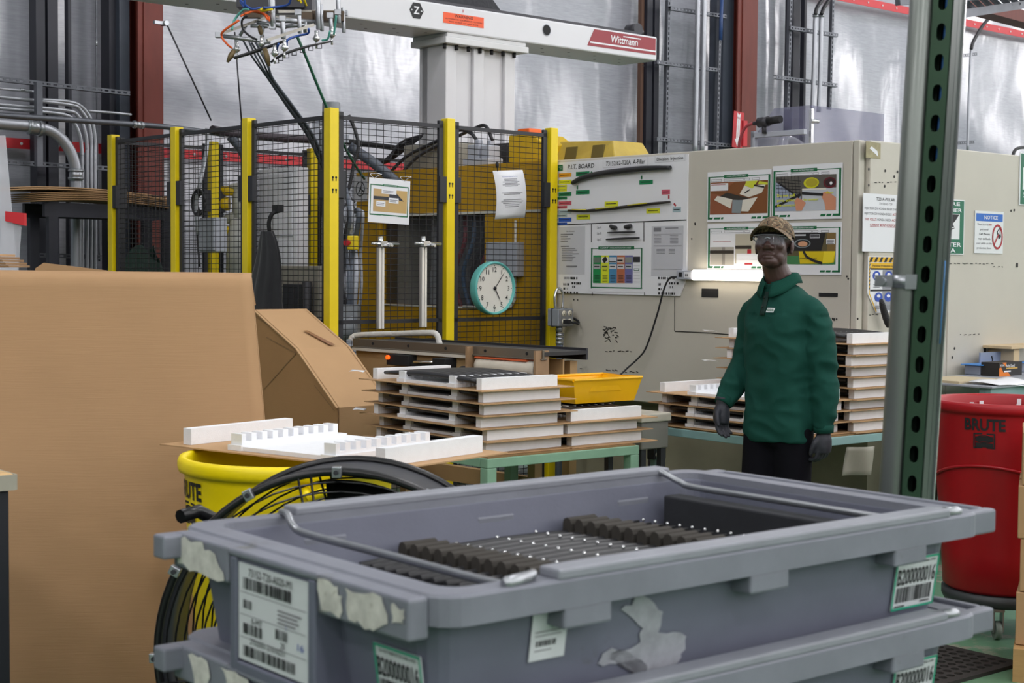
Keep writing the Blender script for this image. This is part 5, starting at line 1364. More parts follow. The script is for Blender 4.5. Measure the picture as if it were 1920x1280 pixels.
def part(name, me, parent, loc=(0, 0, 0)):
    o = bpy.data.objects.new(name, me); COL.objects.link(o); o.parent = parent; o.location = loc; return o
def tray(P, rz, label, group):
    t = thing('packing_tray', label, 'tray', P, rz, group)
    part('card_sheet', ME['card'], t)
    part('end_block', ME['end'], t, (0, 0, .0045)); part('end_block', ME['end'], t, (0, .766, .0045))
    part('toothed_block', ME['tooth'], t, (0, .17, .0045)); part('toothed_block', ME['tooth'], t, (0, .54, .0045)); part('foam_pad', ME['pad'], t, (0, .2255, .0045))
    return t
PIT = .0528
def stack(T, ox, oy, n, where, seed, full=1):
    rnd = random.Random(seed)
    c, s = math.cos(RT), math.sin(RT)
    for i in range(n):
        x = ox + rnd.uniform(-.012, .012); y = oy + rnd.uniform(-.012, .012); z = TZ + .001 + PIT * (n - 1 - i)
        rz = RT + R(rnd.uniform(-.9, .9))
        P = Vector((T.x + c * x - s * y, T.y + s * x + c * y, z))
        tray(P, rz, 'white foam and cardboard tray, %s of %s' % (ORD[i], where), 'packing trays in ' + where)
        nt = (9 if full else 0) if i == 0 else 4
        for k in range(nt):
            o = bpy.data.objects.new('black_strip', ME['trim']); COL.objects.link(o)
            xx = .023 + .0425 * k
            o.location = (P.x + math.cos(rz) * xx, P.y + math.sin(rz) * xx, z + .008); o.rotation_euler = (0, 0, rz)
            tag(o, '%s black trim from left in %s tray of %s' % (NTH[k], ORD[i].replace(' ', '-'), where), 'trim part', 'trims in the %s tray of %s' % (ORD[i], where))
stack(T1, .06, .10, 6, 'the tall centre stack', 1)
stack(T1, .53, .09, 3, 'the low centre stack', 2)
stack(T2, .05, .08, 4, 'the low stack behind the man', 3, 0)
stack(T2, .53, .06, 9, 'the tall stack behind the man', 5)

# paper slips sticking out of stacks
for lab, px, py, d, wpx in (('white paper slip sticking out of the tall centre stack, upper', 668, 696, 7.05, 26), ('white paper slip sticking out of the tall centre stack, lower', 672, 768, 7.05, 22),
                     ('white paper slip on the top left of the stack behind the man', 1333, 620, 8.2, 22), ('curled white paper slip low in the stack behind the man', 1333, 676, 8.2, 26), ('white paper slip at the left of the low stack behind the man', 1258, 737, 7.7, 14)):
    a = at(px - wpx / 2, py, d); b = at(px + wpx / 2, py + 3, d)
    mb = MB(); w_ = (b - a).length
    mb.grid(lambda u, v: (a.x + (b.x - a.x) * u, a.y + .12 * v, a.z + .004 * math.sin(3 * u) * (1 - v) - .004 * u), 5, 3)
    tag(mb.build('paper_slip', paper, solid=.001), lab, 'paper')

# grey equipment stand right of the low stack
fp_ = at(1203, 790, 7.3)
sd_ = thing('grey_stand', 'grey equipment stand with pale top right of the low centre stack', 'stand', (fp_.x, fp_.y, 0), RT)
MB().box(0, 0, .79, .20, .30, .83).build('top', M('stand_pale', '#b5b0a2', .5, var=.1), sd_, bevel=.006)
MB().box(.01, .01, .66, .19, .29, .79).build('case', M('stand_grey', '#7c7a74', .5), sd_, bevel=.006)
for x in (.02, .15):
    for y in (.02, .25): MB().box(x, y, 0, x + .03, y + .03, .66).build('leg', darkmet, sd_)
# yellow parts bin standing on the low stack
c_, s_ = math.cos(RT), math.sin(RT)
bn = thing('parts_bin', 'yellow plastic parts bin standing on the low centre stack', 'bin', (T1.x + c_ * .66 - s_ * .22, T1.y + s_ * .66 + c_ * .22, TZ + PIT * 3 + .014), RT)
mb = MB(); W_, L_, H_ = .42, .25, .105
mb.hexa([(.03, .02, 0), (W_ - .03, .02, 0), (W_ - .03, L_, 0), (.03, L_, 0)], [(.0, 0, H_ * .98), (W_, 0, H_ * .98), (W_, L_ + .02, H_), (0, L_ + .02, H_)])
mb.f.pop(1); mb.m.pop(1); mb.s.pop(1)
mb.build('shell', biny, bn, solid=.006)
mb = MB(); mb.tube([(0, 0, H_), (W_, 0, H_), (W_, L_ + .02, H_), (0, L_ + .02, H_), (0, 0, H_)], .008, 6, sm=False); mb.build('rim', biny, bn)
mb = MB(); mb.extr([(.10, .012, .05), (.13, .008, .09), (.26, .008, .09), (.30, .012, .05)], (0, -.006, 0)); mb.build('label_slot', biny, bn)

# ================================================================== conveyor in front of the fence
cA = at(661, 634, 8.5); cB = at(1018, 656, 7.42)
cdir = (cA - cB); cdir.z = 0; CL = cdir.length; cdir.normalize()
crz = math.atan2(-cdir.y, -cdir.x)       # local x towards the near end, y away
zc = (cA.z + cB.z) / 2
cv = thing('conveyor', 'long narrow conveyor with dark rail standing in front of the fence', 'conveyor', (cA.x, cA.y, 0), crz)
mb = MB(); mb.box(0, 0, zc - .048, CL, .012, zc); mb.box(0, -.008, zc - .050, CL, .03, zc - .043); mb.build('side_rail', M('rail_anodised', '#7c766c', .3, metal=.6), cv, bevel=.002)
mb = MB()
for k in range(5): mb.cyl((.18 + .30 * k, -.003, zc - .022), (.18 + .30 * k, .002, zc - .022), .008, 8)
mb.build('rail_screw', blackm, cv, each=True)
MB().box(0, .012, zc - .03, CL, .30, zc - .012).build('belt', M('belt_black', '#2b2b2d', .6), cv)
MB().box(0, .30, zc - .058, CL, .312, zc).build('rear_rail', darkmet, cv)
MB().box(0.02, .012, zc - .30, CL * .66, .03, zc - .06).build('side_board', tan_ply, cv)
MB().box(0.02, -.02, zc - .064, CL * .66, .012, zc - .050).build('white_strip', M('strip_white', '#cfc9bd', .5), cv)
for x in (CL * .655, CL * .985): MB().box(x, -.04, zc - .20, x + .014, .05, zc - .004).build('end_plate', M('end_plate_rust', '#a08262', .5, var=.2, vs=8), cv)
MB().box(CL * .67, .16, zc - .2, CL * .985, .17, zc - .05).build('back_board', tan_ply, cv)
mb = MB(); n = 26; pr = []
for k in range(n + 1):
    x = CL * .685 + (CL * .285) * k / n; pr += [(x, .040 if k % 2 else .043)]
mb.tube([(x, .02, zc - .098) for x, r in pr], [r for x, r in pr], 20); mb.build('duct_hose', M('duct_cream', '#d8d1c2', .55, var=.12, vs=8), cv)
MB().box(CL * .68, -.012, zc - .060, CL * .93, .06, zc - .052).build('orange_sheet', M('sheet_orange', '#d8643a', .5), cv)
MB().box(CL * .24, -.05, zc - .125, CL * .36, .012, zc - .068).build('switch_box', blackm, cv, bevel=.003)
MB().cyl((CL * .255, -.052, zc - .085), (CL * .255, -.064, zc - .085), .012, 14).build('indicator_lamp', M('lamp_orange', '#ff5a14', .3, emit=2.0), cv)
mb = MB(); mb.cyl((CL * .38, -.03, zc - .115), (CL * .54, -.03, zc - .105), .022, 14); mb.cbox((CL * .54, -.03, zc - .12), (.10, .08, .10)); mb.build('gear_motor', blackm, cv, bevel=.004)
MB().cyl((CL * .40, -.058, zc - .10), (CL * .52, -.058, zc - .092), .007, 8).build('motor_fitting', chrome, cv)
mb = MB(); mb.lathe([(.018, 0), (.036, 0), (.036, .03), (.018, .03), (.018, 0)], 20); mb.v = [(a + CL * .625, .01 - c, b + zc - .14) for a, b, c in mb.v]; mb.build('bearing', darkmet, cv)
for x in (.10, CL - .12):
    for y in (.02, .26): MB().box(x, y, 0, x + .05, y + .05, zc - .066).build('leg', tan_ply, cv)
mb = MB(); mb.box(.10, .02, .42, CL - .07, .06, .50); mb.build('stretcher', tan_ply, cv)
# white bent guard tube on the conveyor
g0 = at(658, 640, 8.45)
t = thing('guard_tube', 'white bent tube guard standing on the conveyor', 'guard', (g0.x, g0.y, zc - .012), 0)
o = Vector(t.location); P = [at(658, 642, 8.55), at(661, 632, 8.55), at(675, 628, 8.53), at(735, 626, 8.36), at(800, 624, 8.16), at(818, 627, 8.12), at(825, 645, 8.10)]
P = [p - o for p in P]; P[0].z = 0; P[-1].z = 0
mb = MB().tube(spl(P, 6), .016, 10); mb.build('tube', M('tube_white', '#c9c7c2', .5, bump=.6, bs=40), t)

# ================================================================== open carton leaning against the fence
bA = at(477.5, 580, 8.0)
BX = Face((bA.x, bA.y), RZA)
def bxp(px, py): return BX.sz(px, py)
pA, pD, pG = bxp(477.5, 580), bxp(558, 653), bxp(634.5, 764)
ct = thing('open_carton', 'large brown carton with sloping folded lid beside the centre stack', 'carton', (bA.x, bA.y, 0), RZA)
dep = .31; tk = .006
poly = [(-.62, 0.0), (pG[0] - .02, 0.0), (pG[0], pG[1]), (pD[0], pD[1]), (pA[0], pA[1]), (-.62, pA[1] - .1)]
MB().extr([(x, 0, z) for x, z in poly], (0, tk, 0)).build('side_wall', cardboard_mat('carton_side_shade', '#a67c50'), ct)  # side walls darker than the lid: their shade is put into the colour
MB().extr([(x, dep - tk, z) for x, z in poly], (0, tk, 0)).build('side_wall', cardboard_mat('carton_side_shade', '#a67c50'), ct)
def slab(a, b, name, m=cardl, ext=.012):
    d = Vector((b[0] - a[0], b[1] - a[1])); n = Vector((-d.y, d.x)).normalized() * tk
    mb = MB(); mb.extr([(a[0], -ext, a[1]), (b[0], -ext, b[1]), (b[0] + n.x, -ext, b[1] + n.y), (a[0] + n.x, -ext, a[1] + n.y)], (0, dep + 2 * ext, 0)); return mb.build(name, m, ct)
slab(pD, pA, 'lid_flap'); slab(pG, pD, 'top_wall'); slab((pG[0] - .02, 0), pG, 'front_wall', card, 0.0)
slab((-.62, pA[1] - .1), (-.62, 0), 'back_wall', card, 0)
q = Pr()
for a, b in (((500, 632), (556, 662)), ((556, 662), (495, 730)), ((590, 722), (628, 770)), ((478, 592), (512, 615))):
    (x0, z0), (x1, z1) = bxp(*a), bxp(*b); q.line(x0, z0, x1, z1, .005, cardd, 1)
q.build('crease', ct).location = (0, -.002, 0)
d = Vector((pA[0] - pD[0], 0, pA[1] - pD[1])); nn = Vector((-d.z, 0, d.x)).normalized()
if nn.z < 0: nn = -nn
b0 = Vector((pD[0], 0, pD[1]))
mb = MB(); k = [b0 + d * .02 + nn * .0085, b0 + d * .40 + nn * .0085]
mb.add([k[0] + Vector((0, .20, 0)), k[0] + Vector((0, .235, 0)), k[1] + Vector((0, .165, 0)), k[1] + Vector((0, .14, 0))], [(0, 1, 2, 3)]); mb.build('tape', M('brown_tape', '#8a6040', .3), ct)
# low carton flap in front of the stack
t = thing('low_carton', 'low open brown carton on the floor left of the green table', 'carton', atz(660, 1010, 0), RT)
t.location = (-.98, 6.72, 0)
mb = MB(); mb.box(0, 0, 0, .24, .22, .78); mb.build('body', card, t); mb = MB(); mb.hexa([(0, -.10, .70), (.24, -.10, .70), (.24, -.095, .70), (0, -.095, .70)], [(0, 0, .78), (.24, 0, .78), (.24, .005, .785), (0, .005, .785)]); mb.build('flap', cardl, t)

# ================================================================== big leaning cardboard on the left
rc0 = at(470, 513, 5.05); rc1 = at(511, 960, 4.90)
lc0 = at(-70, 507, 4.95); lc1 = at(-90, 960, 4.80)
def to_floor(a, b): 
    k = a.z / (a.z - b.z); return a + (b - a) * k
rf, lf = to_floor(rc0, rc1), to_floor(lc0, lc1)
lb = thing('leaning_gaylord', 'huge flattened brown gaylord box leaning upright at the left', 'cardboard', (lf + rf) / 2)
o = Vector(lb.location); th = Vector((0, .012, 0))
mb = MB()
def cpt(a, b):
    p = (lf + (rf - lf) * a) * (1 - b) + (lc0 + (rc0 - lc0) * a) * b
    f = .006 * math.sin(4 * a + 1) * math.sin(3 * b) - (.02 * max(0, (b - .985) / .015) ** 2) * -1
    return p - o + Vector((0, f, 0))
mb.grid(cpt, 24, 60); mb.build('front_sheet', card, lb, solid=.008)
mb = MB(); mb.hexa([lf - o + th * 1.2, rf - o + th * 1.2, rf - o + th * 2, lf - o + th * 2], [lc0 - o + th * 1.2 - Vector((0, 0, .01)), rc0 - o + th * 1.2 - Vector((0, 0, .012)), rc0 - o + th * 2 - Vector((0, 0, .012)), lc0 - o + th * 2 - Vector((0, 0, .01))]); mb.build('rear_sheet', card, lb)
mb = MB(); a = at(471, 520, 5.08) - o; b = at(480, 572, 5.06) - o; mb.hexa([b, b + Vector((-.01, .03, 0)), b + Vector((-.015, .03, 0)), b + Vector((-.02, 0, 0))], [a, a + Vector((-.01, .03, 0)), a + Vector((-.015, .03, 0)), a + Vector((-.02, 0, 0))]); mb.build('loose_flap', cardl, lb)
p0, p1 = at(66, 503, 5.5), at(226, 510, 5.5)
t = thing('cardboard_sheet', 'second brown sheet edge just above the leaning gaylord', 'cardboard', (p0.x, p0.y, 0))
mb = MB(); w_ = p1.x - p0.x; mb.extr([(0, 0, 0), (w_, 0, 0), (w_, 0, p1.z), (.03, 0, p0.z + .02), (0, 0, p0.z)], (0, .008, 0)); mb.build('sheet', card, t)

# ================================================================== waste cans
def can(name, label, C, rt, h, base, m, textang, rz=0.0):
    t = thing(name, label, 'waste can', (C.x, C.y, 0), 0)
    rb = rt * .80
    z = lambda k: base + h * k
    mb = MB()
    prof = [(0.0, z(0)), (rb * .92, z(0)), (rb, z(.02)), (rb * 1.035, z(.20)), (rb + (rt - rb) * .50, z(.52)), (rb + (rt - rb) * .56, z(.56)), (rb + (rt - rb) * .68, z(.66)), (rt * .965, z(.93)), (rt * .97, z(.945)), (rt * 1.02, z(.95)), (rt * 1.03, z(.965)), (rt * 1.03, z(.985)), (rt * 1.01, z(1.0)), (rt * .965, z(1.0)), (rt * .945, z(.985)), (rt * .93, z(.93)), (rb * .97, z(.05)), (0, z(.03))]
    mb.lathe(prof, 64); mb.build('body', m, t)
    # curved shoulder rib and vent channel
    rib = MB(); P = []
    for i in range(25):
        a = textang + R(-58 + 116 * i / 24); k = .60 + .08 * math.cos(R(90) * (i - 12) / 12); rr = rb + (rt - rb) * (k * 1.03) + .004
        P.append((rr * math.cos(a), rr * math.sin(a), z(k)))
    rib.tube(P, .007, 6); rib.build('rib', m, t)
    for da in (-1.5708, 1.5708):
        mb = MB(); a = textang + da
        for i in range(2):
            q0 = a + (-.22 + .44 * i); 
        mb.tube([((rt + .03) * math.cos(a + x), (rt + .03) * math.sin(a + x), z(.90) + .02 * math.cos(x * 9)) for x in (-.2, -.1, 0, .1, .2)], .013, 8); 
        for x in (-.2, .2): mb.tube([(rt * .95 * math.cos(a + x), rt * .95 * math.sin(a + x), z(.92)), ((rt + .03) * math.cos(a + x), (rt + .03) * math.sin(a + x), z(.90))], .013, 8)
        mb.build('handle', m, t)
    q = Pr(); q.text('BRUTE', 0, 0, .046, ink, 1, 'c', .170, .07)
    q.frame(-.045, -.075, .045, -.012, .006, ink, 1); q.rect(-.036, -.046, .036, -.026, ink, 1); q.ring(0, -.036, .038, .004, ink, 1, 20, .016); q.rect(-.036, -.070, .036, -.052, ink, 1)
    for v_i, v in enumerate(q.mb.v):
        x, y, zz = v; hk = .66 + .205 + zz / h
        rr = (rb + (rt - rb) * .68) + ((rt * .965) - (rb + (rt - rb) * .68)) * (hk - .66) / .27 + .003
        a = textang + x / rr
        q.mb.v[v_i] = (rr * math.cos(a), rr * math.sin(a), z(hk))
    q.build('logo', t)
    if base > .1:
        mb = MB(); mb.lathe([(0, base - .05), (rb * .98, base - .05), (rb * 1.02, base - .03), (rb * 1.02, base - .002), (0, base - .002)], 32); dd = mb.build('dolly', M('dolly_black', '#3a3d40', .5), t)
        for k in range(5):
            a = textang + R(12) + k * R(72); cx, cy = rb * .86 * math.cos(a), rb * .86 * math.sin(a)
            wv = MB(); wv.cyl((cx - .012, cy, .038), (cx + .012, cy, .038), .038, 18); wv.build('wheel', M('caster_grey', '#6f7a72', .5), dd)
            fk = MB(); fk.box(cx - .022, cy - .02, .03, cx - .016, cy + .02, base - .05); fk.box(cx + .016, cy - .02, .03, cx + .022, cy + .02, base - .05); fk.box(cx - .022, cy - .03, base - .062, cx + .022, cy + .03, base - .05); fk.build('caster_fork', galv, dd)
    return t
pl = atz(337, 846, .985); ry = .315
Cy = Vector((pl.x + ry, pl.y, 0))
can('waste_can', 'yellow round waste can under the white foam tray', Cy, ry / 1.03, .80, .18, brutey, R(208))
pl = atz(1747, 745, .985); rr_ = .315
Cr = Vector((pl.x + rr_, pl.y, 0))
red = can('waste_can', 'red round waste can right of the green strut post', Cr, rr_ / 1.03, .80, .18, bruter, R(236))
rnd = random.Random(3)
for k in range(7):
    a = rnd.uniform(.6, 2.6); z = .90 + .05 * rnd.random(); rr = rr_ * .885
    tag(MB().cbox((0, 0, 0), (.018, .003, .026)).build('foam_scrap', foam, None, (Cr.x + rr * math.cos(a), Cr.y + rr * math.sin(a) - .006, z), rnd.uniform(-.5, .5)), 'small white foam scrap stuck inside the red waste can', 'scrap', 'scraps in the red can')
# empty tray on the yellow can
p1 = atz(722, 874, .99); rzT = R(53)
ca, sa = math.cos(rzT), math.sin(rzT)
tray(Vector((p1.x - .0, p1.y, .985)), rzT, 'empty white foam tray resting across the yellow waste can', None)

# ================================================================== drum fan
fc = at(640, 1230, 3.60); fr_ = at(668, 1196, 3.82); FRr = .4345
ax = (fr_ - fc); ax.z = 0; fdep = ax.length; ax.normalize()
fan = thing('drum_fan', 'large black drum fan standing behind the grey totes', 'fan', (fc.x, fc.y, 0), math.atan2(ax.y, ax.x) - R(90))
zc = fc.z; fb = M('fan_black', '#141416', .32); fdr = M('fan_drum', '#3a3c42', .4)
def ringp(r, y, n=64): return [(r * math.cos(2 * math.pi * i / n), y, zc + r * math.sin(2 * math.pi * i / n)) for i in range(n + 1)]
mb = MB(); mb.lathe([(FRr, 0), (FRr, fdep), (FRr - .006, fdep), (FRr - .006, 0), (FRr, 0)], 64); mb.v = [(x, z, y + zc) for x, y, z in mb.v]; mb.build('drum', fdr, fan)
mb = MB(); mb.tube(ringp(FRr + .003, -.006), .0100, 8, cap=False); mb.build('front_rim', fb, fan)
mb = MB(); mb.tube(ringp(FRr + .003, fdep + .006), .0100, 8, cap=False); mb.build('rear_rim', fb, fan)
for nm, y, dome in (('front_guard', -.012, -.05), ('rear_guard', fdep, .05)):
    mb = MB()
    for k in range(15):
        r = .10 + (FRr - .02 - .10) * k / 14; mb.tube(ringp(r, y + dome * (1 - (r / FRr) ** 2), 48), .0024, 4, cap=False, sm=False)
    for k in range(8):
        for da in (-.035, .035):
            a = 2 * math.pi * k / 8 + da + .2; mb.tube([(r * math.cos(a), y + dome * (1 - (r / FRr) ** 2), zc + r * math.sin(a)) for r in (.06, .15, .25, .35, FRr)], .003, 4, cap=False, sm=False)
    mb.build(nm, fb, fan)
mb = MB(); mb.cyl((0, -.02, zc), (0, fdep - .02, zc), .085, 24); mb.build('motor', fb, fan)
for k in range(3):
    a0 = R(82) + k * R(120)
    mb = MB(); mb.grid(lambda u, v: (((.09 + .31 * v) * math.cos(a0 + (u - .5) * (.75 - .15 * v))), .05 + .10 * u - .0, zc + ((.09 + .31 * v) * math.sin(a0 + (u - .5) * (.75 - .15 * v)))), 8, 6); mb.build('blade', fb, fan, solid=.004)
for k, an in enumerate((62, 91, 119.5, 153, 181, 211, 25)):
    a = R(an); mb = MB(); mb.cbox((0, 0, 0), (.022, .018, .026)); cl = mb.build('rim_clip', galv, fan, bevel=.002); cl.location = ((FRr + .004) * math.cos(a), -.022, zc + (FRr + .004) * math.sin(a)); cl.rotation_euler = (0, -a + R(90), 0)
    mb = MB(); mb.cyl((0, -.011, 0), (0, -.017, 0), .006, 8); mb.build('clip_screw', darkmet, cl)
mb = MB()
for x in (-.36, .36): mb.box(x - .018, .0, 0, x + .018, .04, zc - .18); mb.box(x - .02, -.18, 0, x + .02, .32, .04)
mb.box(-.38, -.02, .02, .38, .02, .06); mb.build('stand', fb, fan, bevel=.004)
mb = MB(); h0 = at(352, 965, 3.7) - Vector(fan.location); 
Mi = Matrix.Rotation(-fan.rotation_euler[2], 3, 'Z')
H = lambda px, py, d: Mi @ (at(px, py, d) - Vector(fan.location))
mb.tube([H(338, 968, 3.65), H(372, 958, 3.7), H(405, 975, 3.72), H(430, 1010, 3.75)], .017, 8); mb.build('handle', fb, fan)

# ================================================================== green strut post with conduit
SD = 2.95
b0 = at(1710, 905, SD); t0 = at(1768, 0, SD)
dv = (t0 - b0).normalized(); L0 = (-b0.z) / dv.z; base = b0 + dv * L0; LT = 3.05
stp = thing('strut_post', 'green slotted strut post with grey conduit clamped to its left', 'post', (base.x, base.y, 0))
al = R(29); ex = Vector((math.cos(-al), math.sin(-al), 0)); ey = Vector((-ex.y, ex.x, 0)); ez = dv
def S_(x, y, z): return ex * x + ey * y + ez * (z / ez.z)
grn = M('strut_green', '#35513c', .35, metal=.25, var=.08, vs=8); grd = M('strut_green_shade', '#27382f', .4, metal=.25)  # second green is for the channel sides, with their shade in the colour
SW = .0415; PT = .0573; hw, hh = .0085, .0165
mb = MB(); zz0 = (at(1742, 300, SD).z - hh) % PT
n = int(LT / PT)
_, oct_ = 0, [(hw, -hh * .5), (hw, hh * .5), (hw * .6, hh * .9), (0, hh), (-hw * .6, hh * .9), (-hw, hh * .5), (-hw, -hh * .5), (-hw * .6, -hh * .9), (0, -hh), (hw * .6, -hh * .9)]
out = [(SW / 2, -PT / 4), (SW / 2, PT / 4), (SW / 2, PT / 2), (0, PT / 2), (-SW / 2, PT / 2), (-SW / 2, PT / 4), (-SW / 2, -PT / 4), (-SW / 2, -PT / 2), (0, -PT / 2), (SW / 2, -PT / 2)]
for k in range(n):
    zc_ = zz0 + PT * (k + .5)
    vs = [S_(x, 0, zc_ + z) for x, z in out] + [S_(x, 0, zc_ + z) for x, z in oct_] + [S_(x, .003, zc_ + z) for x, z in oct_]
    fs = [(i, (i + 1) % 10, 10 + (i + 1) % 10, 10 + i) for i in range(10)] + [(10 + i, 10 + (i + 1) % 10, 20 + (i + 1) % 10, 20 + i) for i in range(10)]
    mb.add(vs, fs)
mb.build('slotted_face', grn, stp)
mb = MB()
def plate(x0, y0, x1, y1): mb.hexa([S_(x0, y0, 0), S_(x1, y0, 0), S_(x1, y1, 0), S_(x0, y1, 0)], [S_(x0, y0, LT), S_(x1, y0, LT), S_(x1, y1, LT), S_(x0, y1, LT)])
h2 = SW / 2
plate(h2 - .003, .0, h2, .041); plate(-h2, .0, -h2 + .003, .041); plate(h2 - .012, .038, h2, .041); plate(-h2, .038, -h2 + .012, .041)
mb.build('channel_side', grd, stp)
mb = MB(); plate(h2 - .003, .042, h2, .080); plate(-h2, .042, -h2 + .003, .080); plate(-h2, .078, h2, .081); mb.build('rear_channel', grd, stp)
mb = MB(); plate(h2 - .001, .078, h2 + .004, .084); mb.build('bright_edge', chrome, stp)
mb = MB(); mb.tube([S_(.006, .02, z * .1) for z in range(17, 31)], .006, 8); mb.build('blue_cable', M('cable_blue', '#3a6cb0', .45), stp)
cxo = -.0435
mb = MB(); mb.tube([S_(cxo, .012, 0.0), S_(cxo, .012, LT)], .0225, 20); mb.build('conduit', M('post_conduit', '#7f8480', .38, metal=.5), stp)
zk = at(1690, 528, SD).z
mb = MB(); mb.tube([S_(cxo, .012, zk - .012), S_(cxo, .012, zk + .012)], .026, 20); mb.hexa([S_(cxo - .05, -.012, zk - .010), S_(cxo - .015, -.012, zk - .010), S_(cxo - .015, -.008, zk - .010), S_(cxo - .05, -.008, zk - .010)], [S_(cxo - .05, -.012, zk + .012), S_(cxo - .015, -.012, zk + .012), S_(cxo - .015, -.008, zk + .012), S_(cxo - .05, -.008, zk + .012)])
mb.hexa([S_(cxo + .01, -.014, zk - .014), S_(-h2 + .006, -.004, zk - .014), S_(-h2 + .006, .0, zk - .014), S_(cxo + .01, -.010, zk - .014)], [S_(cxo + .01, -.014, zk + .014), S_(-h2 + .006, -.004, zk + .014), S_(-h2 + .006, .0, zk + .014), S_(cxo + .01, -.010, zk + .014)])
mb.cyl(S_(cxo - .035, -.02, zk), S_(cxo - .035, .0, zk), .008, 10); mb.build('conduit_clamp', galv, stp)
mb = MB(); mb.tube([S_(h2 + .003, .05, z) for z in (1.38, 1.44, 1.50, 1.54)], .0013, 6); mb.build('thin_blue_wire', M('wire_blue', '#4f8fd0', .4), stp)

# ================================================================== things at the right
bz = .945
sL_ = FB.sz(1772, 712, .35)[0]
bench = thing('teal_bench', 'teal steel work bench behind the red waste can', 'bench', FB.pt(sL_, 0, .62), RZB)
MB().box(0, 0, bz - .012, 1.6, .58, bz).build('top', M('bench_steel', '#9ea2ac', .4, var=.1), bench, bevel=.003)
MB().box(.02, .02, bz - .14, 1.58, .05, bz - .014).build('apron', teal_tab, bench)
for (x, y) in ((.03, .03), (1.5, .03), (.03, .5), (1.5, .5)): MB().box(x, y, 0, x + .06, y + .06, bz - .012).build('leg', teal_tab, bench)
MB().box(.03, .3, .1, 1.55, .32, bz - .2).build('back_panel', teal_tab, bench)
def on_bench(x, y): return FB.pt(sL_ + x, bz + .0005, .62 - y)
tag(MB().box(0, 0, 0, .38, .26, .012).build('tan_board', M('board_tan', '#c2b394', .6), None, on_bench(.02, .2), RZB), 'thin tan board lying at the left end of the teal bench', 'board')
mb = MB(); mb.grid(lambda u, v: (.42 * u, .2 * v - .03, .004 + .014 * abs(math.sin(5 * u + 3 * v)) * (.4 + v * .6) - (.03 if v < .15 else 0) * u), 12, 6)
tag(mb.build('crumpled_paper', paper, None, on_bench(.05, .02), RZB, solid=.001), 'crumpled white paper hanging over the teal bench edge', 'paper')
pb = atz(1873, 706, .945); Lx = .24
gb = thing('glove_box', 'orange and black glove carton with white lettering on the teal bench', 'carton', (pb.x, pb.y, bz + .0005), RZB)
MB().box(0, 0, 0, Lx, .11, .075).build('box', M('carton_black', '#1d1a18', .5), gb)
q = Pr(); ob_ = M('carton_orange', '#e07a1c', .5)
q.poly([(.0, .0), (.0, .045), (.02, .05), (.045, .02), (.09, .022), (.12, .0)], ob_, 1); q.poly([(.03, .075), (.07, .05), (.075, .075)], ob_, 1)
q.text('FASTENAL', .008, .055, .010, paper, 2, 'l', .045, .03); q.text('Body Guard', .07, .05, .014, paper, 2, 'l', .09, .03); q.rect(.07, .038, .19, .046, M('carton_gold', '#c8a050', .5), 2); q.rect(.05, .022, .12, .030, paper, 2); q.build('print', gb)
tb = thing('parts_tub', 'clear grey tub with bright blue edge on the teal bench', 'tub', FB.pt(FB.sz(1838, 690, .14)[0], bz + .0005, .14), RZB)
MB().box(0, 0, 0, .5, .10, .055).build('tub', M('tub_clear', '#8f97a8', .2, alpha=.75), tb, bevel=.006); MB().box(-.02, -.02, .055, .52, .11, .060).build('blue_lid', M('lid_blue', '#3f8ad8', .4), tb); MB().box(.10, .06, .060, .50, .07, .12).build('divider', M('divider_slate', '#8e98ae', .5), tb)
mb = MB(); mb.tube(spl([(.17, .03, .061), (.175, .03, .08), (.165, .03, .10)], 4), .004, 6); mb.build('cable_tie', blackm, tb)
wp = atz(1900, 700, .945)
t = thing('wood_stand', 'pale wooden stand at the right end of the teal bench', 'stand', (wp.x, wp.y, bz + .0005), RZB)
MB().box(0, 0, 0, .06, .2, .14).build('upright', M('pine', '#cdb691', .6, var=.1), t); MB().box(-.06, -.02, .14, .4, .22, .155).build('shelf', M('pine', '#cdb691'), t)
# cartons on a pallet at the right edge
pc = atz(1905, 1206, .13)
ncd = ['topmost of four brown cartons stacked at the right edge', 'second of four brown cartons stacked at the right edge', 'third of four brown cartons stacked at the right edge', 'lowest of four brown cartons stacked at the right edge']
ch = .200
for k in range(4):
    t = thing('brown_carton', ncd[3 - k], 'carton', (pc.x + (.008 if k in (1, 3) else -.004), pc.y, .125 + ch * k), R(-21 + k), 'cartons at the right edge')
    MB().box(0, 0, .001, .5, .4, ch - .001).build('body', card, t, bevel=.004)
    MB().box(-.001, .19, ch * .55, .501, .21, ch).build('tape', M('brown_tape', '#8a6040'), t)
pa = thing('wooden_pallet', 'wooden pallet under the cartons at the right edge', 'pallet', (pc.x - .03, pc.y - .06, 0), R(-20))
for k in range(5): MB().box(0, .11 * k, .10, .8, .11 * k + .09, .124).build('deck_board', wood, pa)
for x in (0, .36, .71): MB().box(x, 0, 0, x + .09, .53, .10).build('bearer', wood, pa)
